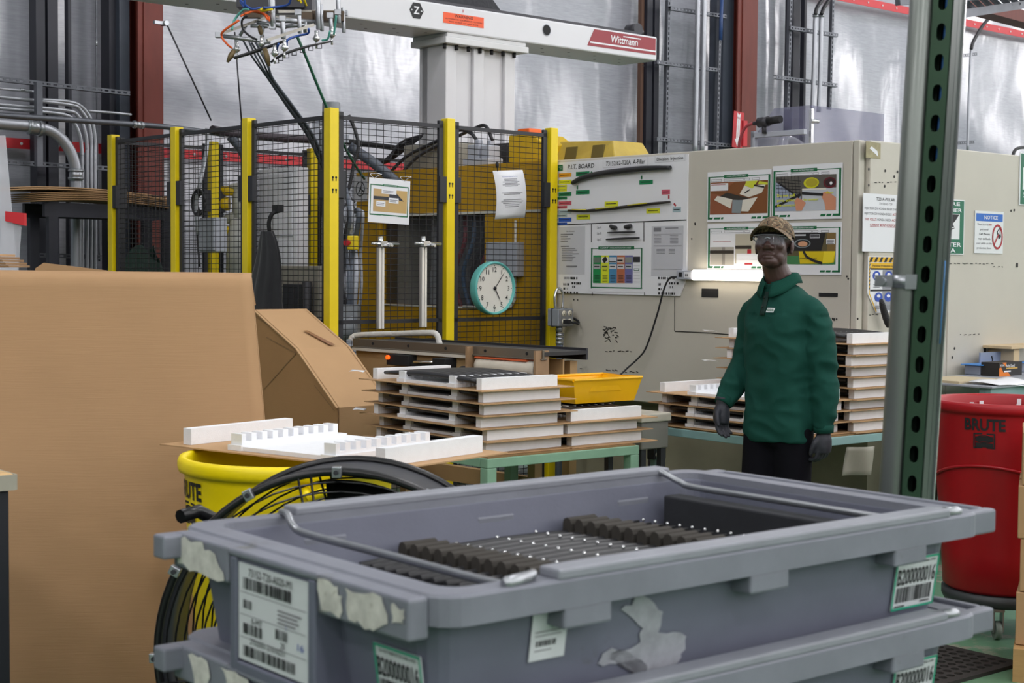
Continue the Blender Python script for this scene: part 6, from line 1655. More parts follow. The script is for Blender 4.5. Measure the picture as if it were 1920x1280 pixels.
# black perforated mat
mp_ = atz(1918, 1241, .014)
mt = thing('floor_mat', 'black perforated rubber mat on the green floor', 'mat', (mp_.x, mp_.y, 0), RT)
mb = MB(); cs = .048; th_ = .014
for i in range(20):
    for j in range(13):
        cx, cy = -cs * (i + .5) - .03, cs * (j + .5) + .03; q8 = []
        O = [(cs / 2, -cs / 4), (cs / 2, cs / 4), (cs / 2, cs / 2), (0, cs / 2), (-cs / 2, cs / 2), (-cs / 2, cs / 4), (-cs / 2, -cs / 4), (-cs / 2, -cs / 2), (0, -cs / 2), (cs / 2, -cs / 2)]
        rr = cs * .36; I = [(rr * math.cos(R(-18 + 36 * k)), rr * math.sin(R(-18 + 36 * k))) for k in range(10)]
        vs = [(cx + x, cy + y, th_) for x, y in O] + [(cx + x, cy + y, th_) for x, y in I] + [(cx + x, cy + y, .002) for x, y in I]
        mb.add(vs, [(k, (k + 1) % 10, 10 + (k + 1) % 10, 10 + k) for k in range(10)] + [(10 + k, 10 + (k + 1) % 10, 20 + (k + 1) % 10, 20 + k) for k in range(10)])
mb.build('perforated_field', M('rubber_black', '#26221f', .8), mt)
mb = MB(); X1, Y1 = -cs * 20 - .06, cs * 13 + .06
mb.box(X1, 0, 0, 0, .03, th_); mb.box(X1, Y1 - .03, 0, 0, Y1, th_); mb.box(X1, .03, 0, X1 + .03, Y1 - .03, th_); mb.box(-.03, .03, 0, 0, Y1 - .03, th_); mb.build('border', M('rubber_black', '#26221f'), mt)

# ================================================================== left side
wp = at(30, 900, 3.6)
t = thing('wood_top_bench', 'black bench with worn wooden top at the left picture edge', 'bench', (wp.x, wp.y, 0), RT)
zt_ = at(30, 886, 3.6).z
mb = MB(); mb.box(-1.0, 0, zt_ - .042, 0, 1.0, zt_); mb.build('top', M('bench_wood', '#c9a775', .6, var=.15, vs=10, stretch=(1, 6, 6)), t, bevel=.012)
mb = MB(); mb.box(-.99, -.004, zt_ - .04, -.002, .0, zt_ - .004); mb.box(0, .002, zt_ - .04, .004, .99, zt_ - .004); mb.build('edge_band', M('edge_grey', '#a8a495', .6, var=.2), t)
mb = MB(); mb.box(-.95, .012, 0, -.012, .97, zt_ - .042); mb.build('black_panel', M('panel_black', '#1b1d24', .5), t, bevel=.004)
# dark rack with cardboard sheets behind the fence
SH = Face(WALL.pt(0, 0, 1.15), RZB)
s0, s1 = SH.sz(84, 400)[0], SH.sz(330, 400)[0]; zt_ = SH.sz(200, 383)[1]
rk = thing('dark_rack', 'dark steel rack carrying flat cardboard behind the left fence end', 'rack', SH.pt(s0, 0), RZB)
mb = MB(); mb.box(0, 0, zt_ - .10, s1 - s0, .04, zt_); mb.box(0, .32, zt_ - .10, s1 - s0, .36, zt_); mb.build('beam', darknavy, rk)
for x in (.03, s1 - s0 - .1):
    for y in (0, .30): MB().box(x, y, 0, x + .07, y + .05, zt_ - .1).build('upright', darknavy, rk)
rnd = random.Random(9)
for k in range(7):
    z = zt_ + .002 + k * .013
    o = tag(MB().grid(lambda u, v: (-.36 * (k > 4) - .12 + rnd.uniform(-.002, .002) + u * (s1 - s0 + .05 + .34 * (k > 4)), -.05 + .44 * v, -.05 * max(0, .25 - u) * (k > 4) - .02 * u * u + .03 * math.sin(u * 3)), 14, 2).build('flat_cardboard', cardd if k < 5 else card, None, SH.pt(s0, z), RZB, solid=.008), 'flat brown cardboard blank, %s in the pile on the dark rack' % (['lowest', 'second', 'third', 'fourth', 'fifth', 'sixth', 'topmost'][k]), 'cardboard', 'flat cardboard on the rack')
# green tarp heap
gp_ = at(255, 500, 10.95)
tp = thing('green_tarp', 'dark green tarp heaped behind the left fence run', 'tarp', (gp_.x, gp_.y, 0), RZB)
mb = MB()
def tpt(u, v):
    a = 2 * math.pi * u; r = .50 * (1 - .65 * v ** 1.5) * (1 + .14 * math.sin(5 * a + 4 * v)); return (r * math.cos(a), r * .3 * math.sin(a), 1.60 * v * (1 + .04 * math.sin(3 * a)))
mb.grid(tpt, 40, 14); mb.build('cloth', M('tarp_green', '#16352c', .7, var=.25, vs=9, bump=.4, bs=14), tp)
# film wrapped stack at the far left edge
fp = at(22, 505, 6.2)
t = thing('film_sheet', 'clear plastic film with red tape hanging at the left edge', 'plastic film', (fp.x, fp.y, 0))
zz = at(0, 250, 6.2).z
o = Vector(t.location)
mb = MB(); mb.hexa([(-.5, 0, 1.0), (.06, 0, 1.0), (.06, .006, 1.0), (-.5, .006, 1.0)], [(-.5, .1, zz), (-.055, .1, zz), (-.055, .106, zz), (-.5, .106, zz)]); mb.build('film', M('film_clear', '#d8dae2', .25, alpha=.4), t)
mb = MB(); a, b = at(11, 396, 6.2) - o, at(47, 409, 6.2) - o; mb.hexa([(a.x, -.01, b.z - .012), (b.x, -.01, b.z - .03), (b.x, .02, b.z - .03), (a.x, .02, b.z - .012)], [(a.x, -.01, a.z), (b.x, -.01, b.z + .02), (b.x, .02, b.z + .02), (a.x, .02, a.z)]); mb.build('red_tape', redtape, t)
mb = MB(); a, b = at(11, 405, 6.25) - o, at(48, 410, 6.25) - o; mb.hexa([(a.x - .02, .0, 1.3), (a.x + .05, .0, 1.3), (a.x + .05, .005, 1.3), (a.x - .02, .005, 1.3)], [(a.x, 0, a.z), (b.x, 0, b.z), (b.x, .005, b.z), (a.x, .005, a.z)]); mb.build('film_tail', M('film_clear', '#d8dae2'), t)
cp = at(30, 478, 5.6)
t = thing('torn_cardboard_bundle', 'torn corrugated cardboard bundle at the left edge above the gaylord', 'cardboard', (cp.x, cp.y, 0))
z0 = cp.z
for k in range(5):
    mb = MB(); e = random.Random(k); P = [(-.5, 0), (-.01 + .012 * e.random(), 0)] ; xs = -.04 * k * .3 + .01 * e.random()
    mb.hexa([(-.5, -.1, z0 - .05 + .013 * k), (xs, -.1, z0 - .045 + .010 * k), (xs - .02, .2, z0 - .045 + .010 * k), (-.5, .2, z0 - .05 + .013 * k)], [(-.5, -.1, z0 - .040 + .014 * k), (xs - .003, -.1, z0 - .037 + .010 * k), (xs - .02, .2, z0 - .037 + .010 * k), (-.5, .2, z0 - .040 + .014 * k)]); mb.build('sheet', cardl if k > 3 else cardd, t)
MB().box(-.45, -.05, 0, -.3, .15, z0 - .05).build('support', card, t)

# ================================================================== small things around the tables
p0, p1 = FB.hit(1652, 562, .05), FB.hit(1667, 612, .05)
t = thing('rubber_grip', 'black knurled rubber grip hanging below the striped safety sign', 'grip', p1)
o = Vector(p1); MB().tube([p - o for p in spl([p0, (p0 + p1) / 2 + Vector((-.004, 0, .004)), p1], 5)], [.010, .014, .016, .017, .017, .018, .018, .019, .018, .018, .014], 12).build('handle', M('grip_black', '#222226', .7, bump=.5, bs=150), t)
ob2 = thing('outlet_box', 'black four-socket outlet box under the teal table edge', 'outlet', at(1226, 862, 7.7), RT)
MB().box(0, 0, 0, .085, .05, .085).build('body', blackm, ob2, bevel=.004)
for x in (.024, .061):
    for z in (.024, .061):
        mb = MB(); mb.lathe([(0, 0), (.014, 0), (.014, .003), (0, .003)], 14); mb.v = [(a + x, -.001 - c, b + z) for a, b, c in mb.v]; mb.build('socket', offw, ob2)
MB().box(.03, .05, -.37, .05, .07, .07).build('bracket', darkmet, ob2)
ob2.location.z = max(.38, ob2.location.z)
a, b = at(1640, 815, 7.25), at(1575, 893, 7.2)
t = thing('plastic_sheet', 'pale translucent plastic sheet hanging under the teal table', 'plastic sheet', ((a.x + b.x) / 2, a.y, b.z), R(20))
mb = MB(); mb.grid(lambda u, v: (-.075 + .15 * u + .03 * v, .012 * math.sin(5 * u + 2 * v), (TZ - .05 - b.z) * v), 8, 6); mb.build('film', M('film_tan', '#b8b4a6', .35, alpha=.6), t, solid=.0015)
# ================================================================== grey totes
TN = Vector((-.0828, 1.875)); TRZ = R(39.3); TLX, TLY, RIM = 1.148, .696, 1.115
TP = .172; TH = .20
totem = M('tote_grey', '#686b7b', .5, var=.10, vs=5, dirt='#5a5a60', ds=6, dt=.66, bump=.03, bs=120)
toter = M('tote_rim', '#7c7f8a', .5, var=.14, vs=8, dirt='#62635f', ds=7, dt=.62)
resid = M('paper_residue', '#cfcdc6', .8, var=.25, vs=40, dirt='#9b9688', ds=30, dt=.6)
wl_ = M('label_white', '#d6d9dd', .5); gl_ = M('label_green', '#2aa583', .5)

def rrect(x0, y0, x1, y1, r, z, n=5):
    P = []
    for cx, cy, a0 in ((x1 - r, y1 - r, 0), (x0 + r, y1 - r, 90), (x0 + r, y0 + r, 180), (x1 - r, y0 + r, 270)):
        for k in range(n + 1):
            a = R(a0 + 90 * k / n); P.append((cx + r * math.cos(a), cy + r * math.sin(a), z))
    return P

def loft(mb, rings, mi=0, sm=True):
    n = len(rings[0]); vs = [p for r in rings for p in r]; fs = []
    for i in range(len(rings) - 1):
        for j in range(n): fs.append((i * n + j, i * n + (j + 1) % n, (i + 1) * n + (j + 1) % n, (i + 1) * n + j))
    mb.add(vs, fs, mi, False)
    return mb

def make_tote(label, zr, group):
    t = thing('grey_tote', label, 'tote', (TN.x, TN.y, zr - TH), TRZ, group)
    X, Y = TLX, TLY; tp = .045; w_ = .012
    H = TH
    mb = MB()     # body: outer skin, floor, inner skin (local z from 0 to H)
    rings = [rrect(.030, tp + .015, X - tp - .015, Y - tp - .015, .04, 0), rrect(.004, .032, X - .032, Y - .032, .05, H - .012),
             rrect(.032 + w_, .032 + w_, X - .032 - w_, Y - .032 - w_, .045, H - .012), rrect(tp + .015 + w_, tp + .015 + w_, X - tp - .015 - w_, Y - tp - .015 - w_, .035, .012)]
    loft(mb, rings); n = len(rings[0])
    mb.f.append(list(range(n))[::-1]); mb.m.append(0); mb.s.append(False)
    mb.f.append([3 * n + k for k in range(n)]); mb.m.append(0); mb.s.append(False)
    mb.build('body', totem, t, bevel=.003)
    mb = MB()     # rim band
    loft(mb, [rrect(.0, .0, X, Y, .045, H - .040), rrect(.0, .0, X, Y, .045, H - .004), rrect(.004, .004, X - .004, Y - .004, .043, H), rrect(.042, .042, X - .042, Y - .042, .035, H), rrect(.044, .044, X - .044, Y - .044, .035, H - .018), rrect(.036, .036, X - .036, Y - .036, .035, H - .030), rrect(.030, .030, X - .030, Y - .030, .035, H - .040), rrect(.0, .0, X, Y, .045, H - .040)])
    mb.build('rim', toter, t)
    for y in (.001, Y - .043): MB().box(.19, y, H - .002, X - .10, y + .042, H + .013).build('rim_rail', M('tote_edge', '#8b8e97', .5, var=.12, vs=9), t, bevel=.004)
    # drop blocks below the rim
    for x in (.20, .56, .90):
        MB().box(x, .001, H - .068, x + .085, .05, H - .038).build('rim_block', toter, t, bevel=.004)
        MB().box(x, Y - .05, H - .068, x + .085, Y - .001, H - .038).build('rim_block', toter, t, bevel=.004)
    for y in (.10, .26, .52):
        MB().box(.001, y, H - .07, .05, y + .07, H - .038).build('rim_block', toter, t, bevel=.004)
    # corner ears
    mb = MB(); mb.box(-.062, Y - .075, H - .040, .03, Y - .040, H - .004); mb.box(-.03, .03, H - .056, .002, .238, H - .003); mb.box(-.03, .482, H - .056, .002, Y - .045, H - .003); mb.box(-.03, .238, H - .014, .002, .482, H - .003); mb.build('ear', toter, t, bevel=.004)
    mb = MB(); mb.box(X - .02, .02, H - .045, X + .06, .045, H - .004); mb.box(X - .02, Y - .05, H - .045, X + .06, Y - .02, H - .004); mb.box(X + .045, .045, H - .045, X + .06, Y - .05, H - .004); mb.box(X - .01, .045, H - .045, X + .05, Y - .05, H - .036)
    mb.build('end_handle', toter, t, bevel=.005)
    # label pocket on the left end
    y0, y1 = .245, .475
    mb = MB(); mb.box(-.03, y0, .02, .05, y0 + .018, H - .014); mb.box(-.03, y1 - .018, .02, .05, y1, H - .014); mb.box(-.03, y0 + .018, .02, .05, y1 - .018, .036); mb.box(-.024, y0 + .018, .036, .05, y1 - .018, H - .014); mb.build('label_pocket', totem, t, bevel=.003)
    # bail wires
    for bx, s_ in ((.16, 1), (X - .115, -1)):
        P = [(bx - s_ * .05, .012, H + .006), (bx - s_ * .01, .014, H + .008), (bx + s_ * .008, .03, H + .006), (bx, .055, H - .006), (bx, .09, H - .016), (bx, Y * .5, H - .016), (bx, Y - .13, H - .016), (bx, Y - .085, H - .010), (bx + s_ * .01, Y - .05, H + .004), (bx + s_ * .01, Y - .03, H + .006)]
        MB().tube(spl(P, 5), .0062, 10).build('bail_wire', galv, t)
        mb = MB(); mb.tube([(bx - s_ * .055, .012, H + .003), (bx - s_ * .048, .012, H + .004), (bx - s_ * .012, .014, H + .006)], [.006, .009, .009], 12); mb.build('wire_tip', galv, t)
    return t


def end_label(t, y_left, wd, z0, h, x=-.003):
    mb = MB(); mb.box(0, 0, 0, wd, .0012, h); o = mb.build('label_sheet', wl_, t)
    o.location = (x, y_left, z0); o.rotation_euler = (0, 0, R(-90)); return o
def side_label(t, x0, wd, z0, h, slope=0.0, name='label_sheet', m=None):
    mb = MB(); mb.box(0, 0, 0, wd, .0012, h); o = mb.build(name, m or wl_, t)
    # outer wall leans: it goes from y=.06 at the bottom to y=.032 at the top
    yy = .060 - (.028 / (TH - .012)) * z0 - .0035
    o.location = (x0, yy, z0); o.rotation_euler = (math.atan(.028 / (TH - .012)), 0, 0); return o
def asset_print(o, wd, h):
    q = Pr(); q.frame(0, 0, wd, h, .004, gl_, 1)
    q.text('DO NOT REMOVE OR LABEL OVER', wd * .52, h * .885, h * .045, ink, 2, wd=wd * .78, bold=.02)
    q.text('B200000016', wd * .5, h * .50, h * .30, ink, 2, wd=wd * .88, bold=.03)
    q.bars(wd * .07, h * .15, wd * .9, h * .45, ink, 2, wd * .011); q.rect(wd * .06, h * .06, wd * .30, h * .09, ink, 2); q.rect(wd * .66, h * .09, wd * .88, h * .12, ink, 2)
    q.build('print', o)
def patch(t, pts, seed, axis, base, name='torn_residue', m=None):
    """ragged flat patch; pts are an outline in the local plane"""
    rnd = random.Random(seed); out = []
    for i, p in enumerate(pts):
        q_ = pts[(i + 1) % len(pts)]
        for k in range(4):
            a = k / 4; j = .005 if k else .0
            out.append((p[0] + (q_[0] - p[0]) * a + rnd.uniform(-j, j), p[1] + (q_[1] - p[1]) * a + rnd.uniform(-j, j)))
    mb = MB()
    if axis == 'x': mb.add([(base, y, z) for y, z in out], [list(range(len(out)))])
    else: mb.add([(x, .060 - (.028 / (TH - .012)) * z - .0022, z) for x, z in out], [list(range(len(out)))])
    return mb.build(name, m or resid, t)

top = make_tote('topmost grey tote holding black trims in the foreground', RIM, 'stacked grey totes')
mid = make_tote('second grey tote from the top, directly under the filled one', RIM - TP, 'stacked grey totes')
for k in range(2, 7):
    zr = RIM - TP * k
    if zr - TH < -.02: break
    b = copy_tree(mid); b.location = (TN.x, TN.y, zr - TH); b['label'] = 'grey tote %s in the foreground pile, below the picture edge' % ('third from top', 'fourth from top', 'fifth from top', 'sixth from top', 'seventh from top')[k - 2]
    zlast = zr - TH
tag(MB().box(.03, .03, 0, TLX - .03, TLY - .03, max(.02, zlast - .001)).build('tote_dolly', blackm, None, (TN.x, TN.y, 0), TRZ, bevel=.01), 'black dolly under the foreground pile of grey totes', 'dolly')

# labels on the top tote
H = TH
o = end_label(top, .455, .19, .040, .140, -.0262)
q = Pr(); wd, h = .19, .140
q.text('73152-T20-A020-M1', wd * .16, h * .88, h * .08, ink, 2, 'l', wd * .62); q.bars(wd * .08, h * .74, wd * .78, h * .86, ink, 2, wd * .009)
q.bars(wd * .08, h * .54, wd * .20, h * .63, ink, 2, wd * .01); q.lines(wd * .58, h * .50, wd * .92, h * .66, 4, inkg, 2); q.text('0-MT', wd * .2, h * .40, h * .06, ink, 2, 'l', wd * .16); q.bars(wd * .08, h * .28, wd * .36, h * .39, ink, 2, wd * .009)
q.bars(wd * .55, h * .34, wd * .73, h * .44, ink, 2, wd * .009); q.text('20', wd * .62, h * .26, h * .06, ink, 2, 'l', wd * .06); q.text('16', wd * .86, h * .30, h * .07, inkb, 2, 'l', wd * .08); q.text('1', wd * .70, h * .46, h * .05, inkb, 2)
q.text('2T02001-21010231', wd * .18, h * .19, h * .06, ink, 2, 'l', wd * .5); q.bars(wd * .08, h * .05, wd * .82, h * .16, ink, 2, wd * .008)
for z in (.70, .47, .235): q.rect(wd * .03, h * z, wd * .97, h * (z + .006), inkg, 2)
q.build('print', o)
def end_asset(t, y_left, z0, wd, h):
    o = end_label(t, y_left, wd, z0, h, .028); o.rotation_euler = (0, R(0), R(-90)); asset_print(o, wd, h)
    return o
def tilt_end(o, z0):
    # the end wall leans as the long side does
    o.location = (.030 - (.026 / (TH - .012)) * z0 - .004, o.location[1], z0); o.rotation_euler = (math.atan(.026 / (TH - .012)), 0, R(-90))
o = end_label(top, .165, .105, .015, .085); tilt_end(o, .03); asset_print(o, .105, .085)
o = side_label(top, .955, .115, .045, .088); asset_print(o, .115, .088)
o = side_label(mid, .955, .115, .045, .088); asset_print(o, .115, .088)
o = side_label(top, .175, .062, .085, .065); q = Pr(); wd, h = .062, .065
q.lines(wd * .55, h * .68, wd * .9, h * .92, 5, inkg, 1); q.rect(wd * .1, h * .60, wd * .9, h * .625, inkg, 1); q.rect(wd * .1, h * .52, wd * .85, h * .54, inkg, 1); q.bars(wd * .15, h * .30, wd * .75, h * .42, ink, 1, wd * .02); q.rect(wd * .12, h * .2, wd * .6, h * .22, inkg, 1); q.build('print', o)
patch(top, [(.335, .135), (.375, .150), (.42, .12), (.415, .09), (.475, .075), (.47, .045), (.44, .025), (.40, .02), (.36, .045), (.30, .065), (.31, .075), (.38, .08), (.385, .10)], 3, 'y', 0, 'torn_tape', M('torn_tape', '#a3a5ad', .45, var=.25, vs=30))
patch(top, [(.315, .068), (.35, .075), (.40, .045), (.395, .03), (.36, .045)], 6, 'y', -.001, 'torn_print', M('torn_print', '#4a4a52', .6, var=.5, vs=60))
for i, pts in enumerate(([(.645, H - .009), (.57, H - .007), (.515, H - .018), (.488, H - .053), (.56, H - .053), (.632, H - .050), (.640, H - .030)], [(.234, H - .008), (.205, H - .007), (.175, H - .022), (.180, H - .052), (.225, H - .050)], [(.168, H - .010), (.085, H - .008), (.072, H - .040), (.110, H - .053), (.160, H - .050)], [(.064, H - .014), (.036, H - .014), (.037, H - .036), (.062, H - .038)])):
    patch(top, pts, 10 + i, 'x', -.0318)
for i, pts in enumerate(([(.60, H - .012), (.54, H - .01), (.53, H - .05), (.58, H - .052)], [(.50, H - .01), (.42, H - .012), (.40, H - .052), (.47, H - .050)])): patch(mid, pts, 20 + i, 'x', -.0318)

# trims laid in the top tote
cs_, sn_ = math.cos(TRZ), math.sin(TRZ)
def tote_pt(x, y, z): return Vector((TN.x + cs_ * x - sn_ * y, TN.y + sn_ * x + cs_ * y, z))
def strip_mesh():
    mb = MB(); n = 14; L_ = .70; P, r = [], []
    for i in range(n + 1):
        a = i / n; P.append((L_ * a, 0, .012 * math.sin(math.pi * a) - .012 * a)); r.append(.006 + .003 * math.sin(math.pi * a))
    mb.tube(P, r, 8, flat=1.3); return mb.mesh('strip', trimm)
def slev_mesh():
    mb = MB(); P = []
    for y, z in ((-.0115, -.03), (.0115, -.03), (.0115, .018), (.008, .026), (0, .029), (-.008, .026), (-.0115, .018)): P.append((0, y, z))
    mb.extr(P, (.068, 0, 0)); return mb.mesh('foam_sleeve', sleeve)
def clip_mesh():
    mb = MB()
    for x in (.20, .29, .38, .56, .65): mb.ell((x, 0, .012 + .006 * math.sin(3.14 * x / .7)), (.0035, .0035, .0035), 8, 6); mb.box(x - .05, -.003, .004, x - .012, .003, .014, 1)
    return mb.mesh('clip', [chrome, blackm])
ms_, mv_, mc_ = strip_mesh(), slev_mesh(), clip_mesh()
ZT = RIM - .088
nth = ('first', 'second', 'third', 'fourth', 'fifth', 'sixth', 'seventh', 'eighth', 'ninth', 'tenth', 'eleventh', 'twelfth', 'thirteenth', 'fourteenth')
for k in range(14):
    p = tote_pt(.285 + .003 * k, TLY - .088 - .0295 * k, ZT)
    t = thing('packed_trim', 'black trim with two foam sleeves in the top tote, %s from the far wall' % nth[k], 'trim part', p, TRZ + R(.3), 'trims packed in the top tote')
    part('strip', ms_, t); part('foam_sleeve', mv_, t, (.085, 0, .003)); part('foam_sleeve', mv_, t, (.455, 0, .008)); part('clip', mc_, t)
t = thing('foam_slab', 'black foam slab across the right end of the top tote', 'foam', tote_pt(TLX - .155, .10, ZT - .05), TRZ)
MB().box(0, 0, 0, .045, TLY - .18, .105).build('slab', M('foam_black', '#26282d', .8, var=.2, vs=20), t, bevel=.004)
# packed layer under the trims so they rest on something
t = tag(MB().box(.085, .085, RIM - TH + .0135, TLX - .16, TLY - .085, ZT - .032).build('packing_layer', M('packing_dark', '#2b2c30', .8), None, (TN.x, TN.y, 0), TRZ), 'dark packing layer under the trims in the top tote', 'packing')
# ================================================================== the man
def fuse(mb, vox, smooth=4, fac=.5):
    me = bpy.data.meshes.new('fuse'); me.from_pydata(mb.v, [], mb.f)
    bm = bmesh.new(); bm.from_mesh(me); bmesh.ops.remove_doubles(bm, verts=bm.verts, dist=1e-5); bmesh.ops.recalc_face_normals(bm, faces=bm.faces); bm.to_mesh(me); bm.free()
    ob = bpy.data.objects.new('fuse', me); COL.objects.link(ob)
    md = ob.modifiers.new('r', 'REMESH'); md.mode = 'VOXEL'; md.voxel_size = vox
    bpy.context.view_layer.update()
    dg = bpy.context.evaluated_depsgraph_get()
    out = bpy.data.meshes.new_from_object(ob.evaluated_get(dg))
    bpy.data.objects.remove(ob); bpy.data.meshes.remove(me)
    bm = bmesh.new(); bm.from_mesh(out)
    for _ in range(smooth): bmesh.ops.smooth_vert(bm, verts=bm.verts, factor=fac, use_axis_x=True, use_axis_y=True, use_axis_z=True)
    for f in bm.faces: f.smooth = True
    bm.to_mesh(out); bm.free()
    return out
def put(name, me, m, parent):
    me.materials.clear(); me.materials.append(m)
    o = bpy.data.objects.new(name, me); COL.objects.link(o); o.parent = parent; return o
def xf(mb, mat, start=0):
    for i in range(start, len(mb.v)): mb.v[i] = tuple(mat @ Vector(mb.v[i]))

MD = 6.75
pm = at(1460, 800, MD)
man = thing('person', 'man in green long-sleeved polo, camouflage cap, clear glasses and dark gloves walking left', 'person', (pm.x, pm.y, 0), R(-50))
skin = M('skin', '#4a3330', .42, var=.08, vs=30, bump=.06, bs=160)
shirtm = M('polo_green', '#15453c', .85, var=.06, vs=60, bump=.10, bs=500, spec=.2)
pantm = M('trousers_navy', '#0c0b12', .9, var=.1, vs=30, spec=.15)
glove = M('glove_dark', '#2c2d36', .6, var=.12, vs=40, bump=.1, bs=120)

def oval(mb, rings, n=36):
    vs = []
    for (z, a, b, cx, cy) in rings:
        for j in range(n):
            t_ = 2 * math.pi * j / n; c, s = math.cos(t_), math.sin(t_)
            k = 2.3
            vs.append((cx + a * math.copysign(abs(c) ** (2 / k), c), cy + b * math.copysign(abs(s) ** (2 / k), s), z))
    fs = [(i * n + j, i * n + (j + 1) % n, (i + 1) * n + (j + 1) % n, (i + 1) * n + j) for i in range(len(rings) - 1) for j in range(n)]
    fs.append(list(range(n))[::-1]); fs.append([(len(rings) - 1) * n + j for j in range(n)])
    mb.add(vs, fs)

# --- head and body under the clothes
HT = Matrix.Translation((0, -.05, 1.632)) @ Matrix.Rotation(R(26), 4, 'Z') @ Matrix.Rotation(R(-9), 4, 'X')
mb = MB()
mb.ell((0, .012, .035), (.075, .095, .082), 28, 18); mb.ell((0, -.028, -.03), (.063, .066, .080), 24, 16); mb.ell((0, -.052, -.088), (.042, .040, .026), 20, 12)
mb.ell((.036, -.034, -.064), (.023, .042, .034), 16, 10); mb.ell((-.036, -.034, -.064), (.023, .042, .034), 16, 10)
mb.ell((0, -.088, .020), (.050, .012, .010), 16, 8)
mb.tube([(0, -.086, .014), (0, -.099, -.008), (0, -.1115, -.027), (0, -.104, -.037)], [.009, .011, .0165, .012], 12)
for s_ in (-1, 1):
    mb.ell((s_ * .0175, -.096, -.033), (.0115, .0125, .0095), 12, 8); mb.ell((s_ * .040, -.068, -.022), (.022, .020, .020), 14, 8)
    mb.ell((s_ * .030, -.078, .002), (.016, .012, .010), 12, 8)
    mb.ell((s_ * .077, .012, -.008), (.009, .020, .032), 14, 10); mb.ell((s_ * .076, .006, -.034), (.007, .010, .012), 10, 8)
mb.ell((0, -.0855, -.0605), (.027, .0125, .0068), 16, 8); mb.ell((0, -.0840, -.0735), (.024, .0125, .0080), 16, 8)
xf(mb, HT)
n0 = len(mb.v)
mb.tube([HT @ Vector((0, .02, -.03)), HT @ Vector((0, .03, -.09)), (0, -.005, 1.47), (0, .0, 1.40)], [.054, .054, .060, .075], 20)
head = fuse(mb, .0032, 3, .5)
put('head', head, skin, man)
b2 = MB(); oval(b2, [(.80, .13, .085, 0, 0), (1.0, .13, .09, 0, 0), (1.2, .14, .09, 0, 0), (1.36, .13, .08, 0, 0), (1.43, .08, .07, 0, 0)])
LA = [(.100, .01, 1.378), (.172, .028, 1.305), (.192, .045, 1.12), (.200, .052, .97), (.206, .052, .825)]
RA = [(-.100, .0, 1.378), (-.170, .01, 1.305), (-.205, .025, 1.13), (-.218, -.05, 1.01), (-.222, -.118, .925)]
for A in (LA, RA): b2.tube(A, [.03, .042, .038, .034, .026], 12)
LL = [(.072, .01, .86), (.08, .015, .48), (.085, .10, .10)]; RL = [(-.072, -.01, .86), (-.075, -.05, .48), (-.078, -.07, .09)]
for A in (LL, RL): b2.tube(A, [.085, .055, .038], 12)
put('body', fuse(b2, .012, 3), skin, man)

# --- shirt
mb = MB()
oval(mb, [(.772, .160, .112, 0, .0), (.80, .163, .114, 0, .0), (.90, .158, .112, 0, 0), (1.02, .156, .112, 0, -.002), (1.15, .160, .116, 0, -.006), (1.27, .166, .116, 0, -.006), (1.345, .166, .106, 0, 0), (1.392, .150, .094, 0, .004), (1.428, .112, .080, 0, .002), (1.462, .070, .066, 0, -.008)])
mb.tube(spl(LA, 6), [x for x in [.050, .053, .056, .059, .062, .064, .066, .067, .068, .068, .068, .068, .067, .066, .065, .064, .063, .061, .059, .057, .055, .052, .049, .045, .042]], 20)
mb.tube(spl(RA, 6), [x for x in [.050, .053, .056, .059, .062, .064, .066, .067, .068, .068, .068, .067, .066, .065, .064, .062, .060, .058, .055, .053, .051, .048, .045, .042, .040]], 20)
me = fuse(mb, .0085, 6, .5)
me.update()
nrm = [v.normal.copy() for v in me.vertices]
for v, n_ in zip(me.vertices, nrm):
    c = v.co
    a1 = mnoise.noise(Vector((c.x * 7 + c.z * 5, c.y * 7 - c.z * 3, c.z * 9)))
    a2 = mnoise.noise(Vector((c.x * 9 - c.z * 9, c.y * 8 + c.z * 3, c.z * 12 + c.x * 7)))
    k = 1.0 if c.z < 1.33 else .4
    ridge = 1 - abs(a2) * 2
    arm = 1.0 if abs(c.x) > .17 else .6
    v.co = c + n_ * (k * (.011 * a1 + .010 * (ridge - .4) * arm))
put('shirt', me, shirtm, man)
# cuffs
mb = MB()
for A, d in ((LA, .045), (RA, .041)):
    p, q_ = Vector(A[-1]), Vector(A[-2]); u_ = (q_ - p).normalized(); mb.tube([p - u_ * .004, p + u_ * .03], [d * .93, d * 1.0], 20)
mb.build('cuff', M('polo_cuff', '#12443a', .85, bump=.2, bs=300, spec=.2), man, each=True)
# collar
mb = MB()
def cpt(a, b_):
    th = R(-168 + 336 * a) + math.pi / 2        # opening at the front (-y)
    c, s = math.cos(th), math.sin(th)
    fr = max(0, -s)
    z_in = 1.452 + .030 * (1 - fr)
    if b_ < .35: k = b_ / .35; r = .064 + .002 * k; z = z_in + .026 * k
    else: k = (b_ - .35) / .65; r = .066 + .026 * k; z = z_in + .026 - (.044 + .024 * fr) * k + .012 * math.sin(math.pi * k)
    return (c * r * 1.05, s * r * 1.0 - .004 - .012 * fr, z - .012 * fr)
mb.grid(cpt, 44, 8); mb.build('collar', M('polo_collar', '#12463b', .85, spec=.2, bump=.2, bs=300), man, solid=.004)
mb = MB(); mb.grid(lambda u, v: (-.004 + .026 * (u - .5), -.0905 - .028 * (1 - v) + .008 * v, 1.325 + .10 * v), 3, 6); mb.build('placket', M('polo_dark', '#0d2c26', .85), man, solid=.004)
mb = MB()
for z, y in ((1.40, -.104), (1.36, -.116)): mb.ell((-.004, y, z), (.005, .002, .005), 10, 6)
mb.build('button', M('button_dark', '#0f1f1c', .4), man)
q = Pr(); q.poly([(0, 0), (.036, 0), (.044, .019), (.008, .019)], paper, 1)
for x in (.008, .018, .028): q.frame(x, .005, x + .008, .014, .0018, green_ink, 2)
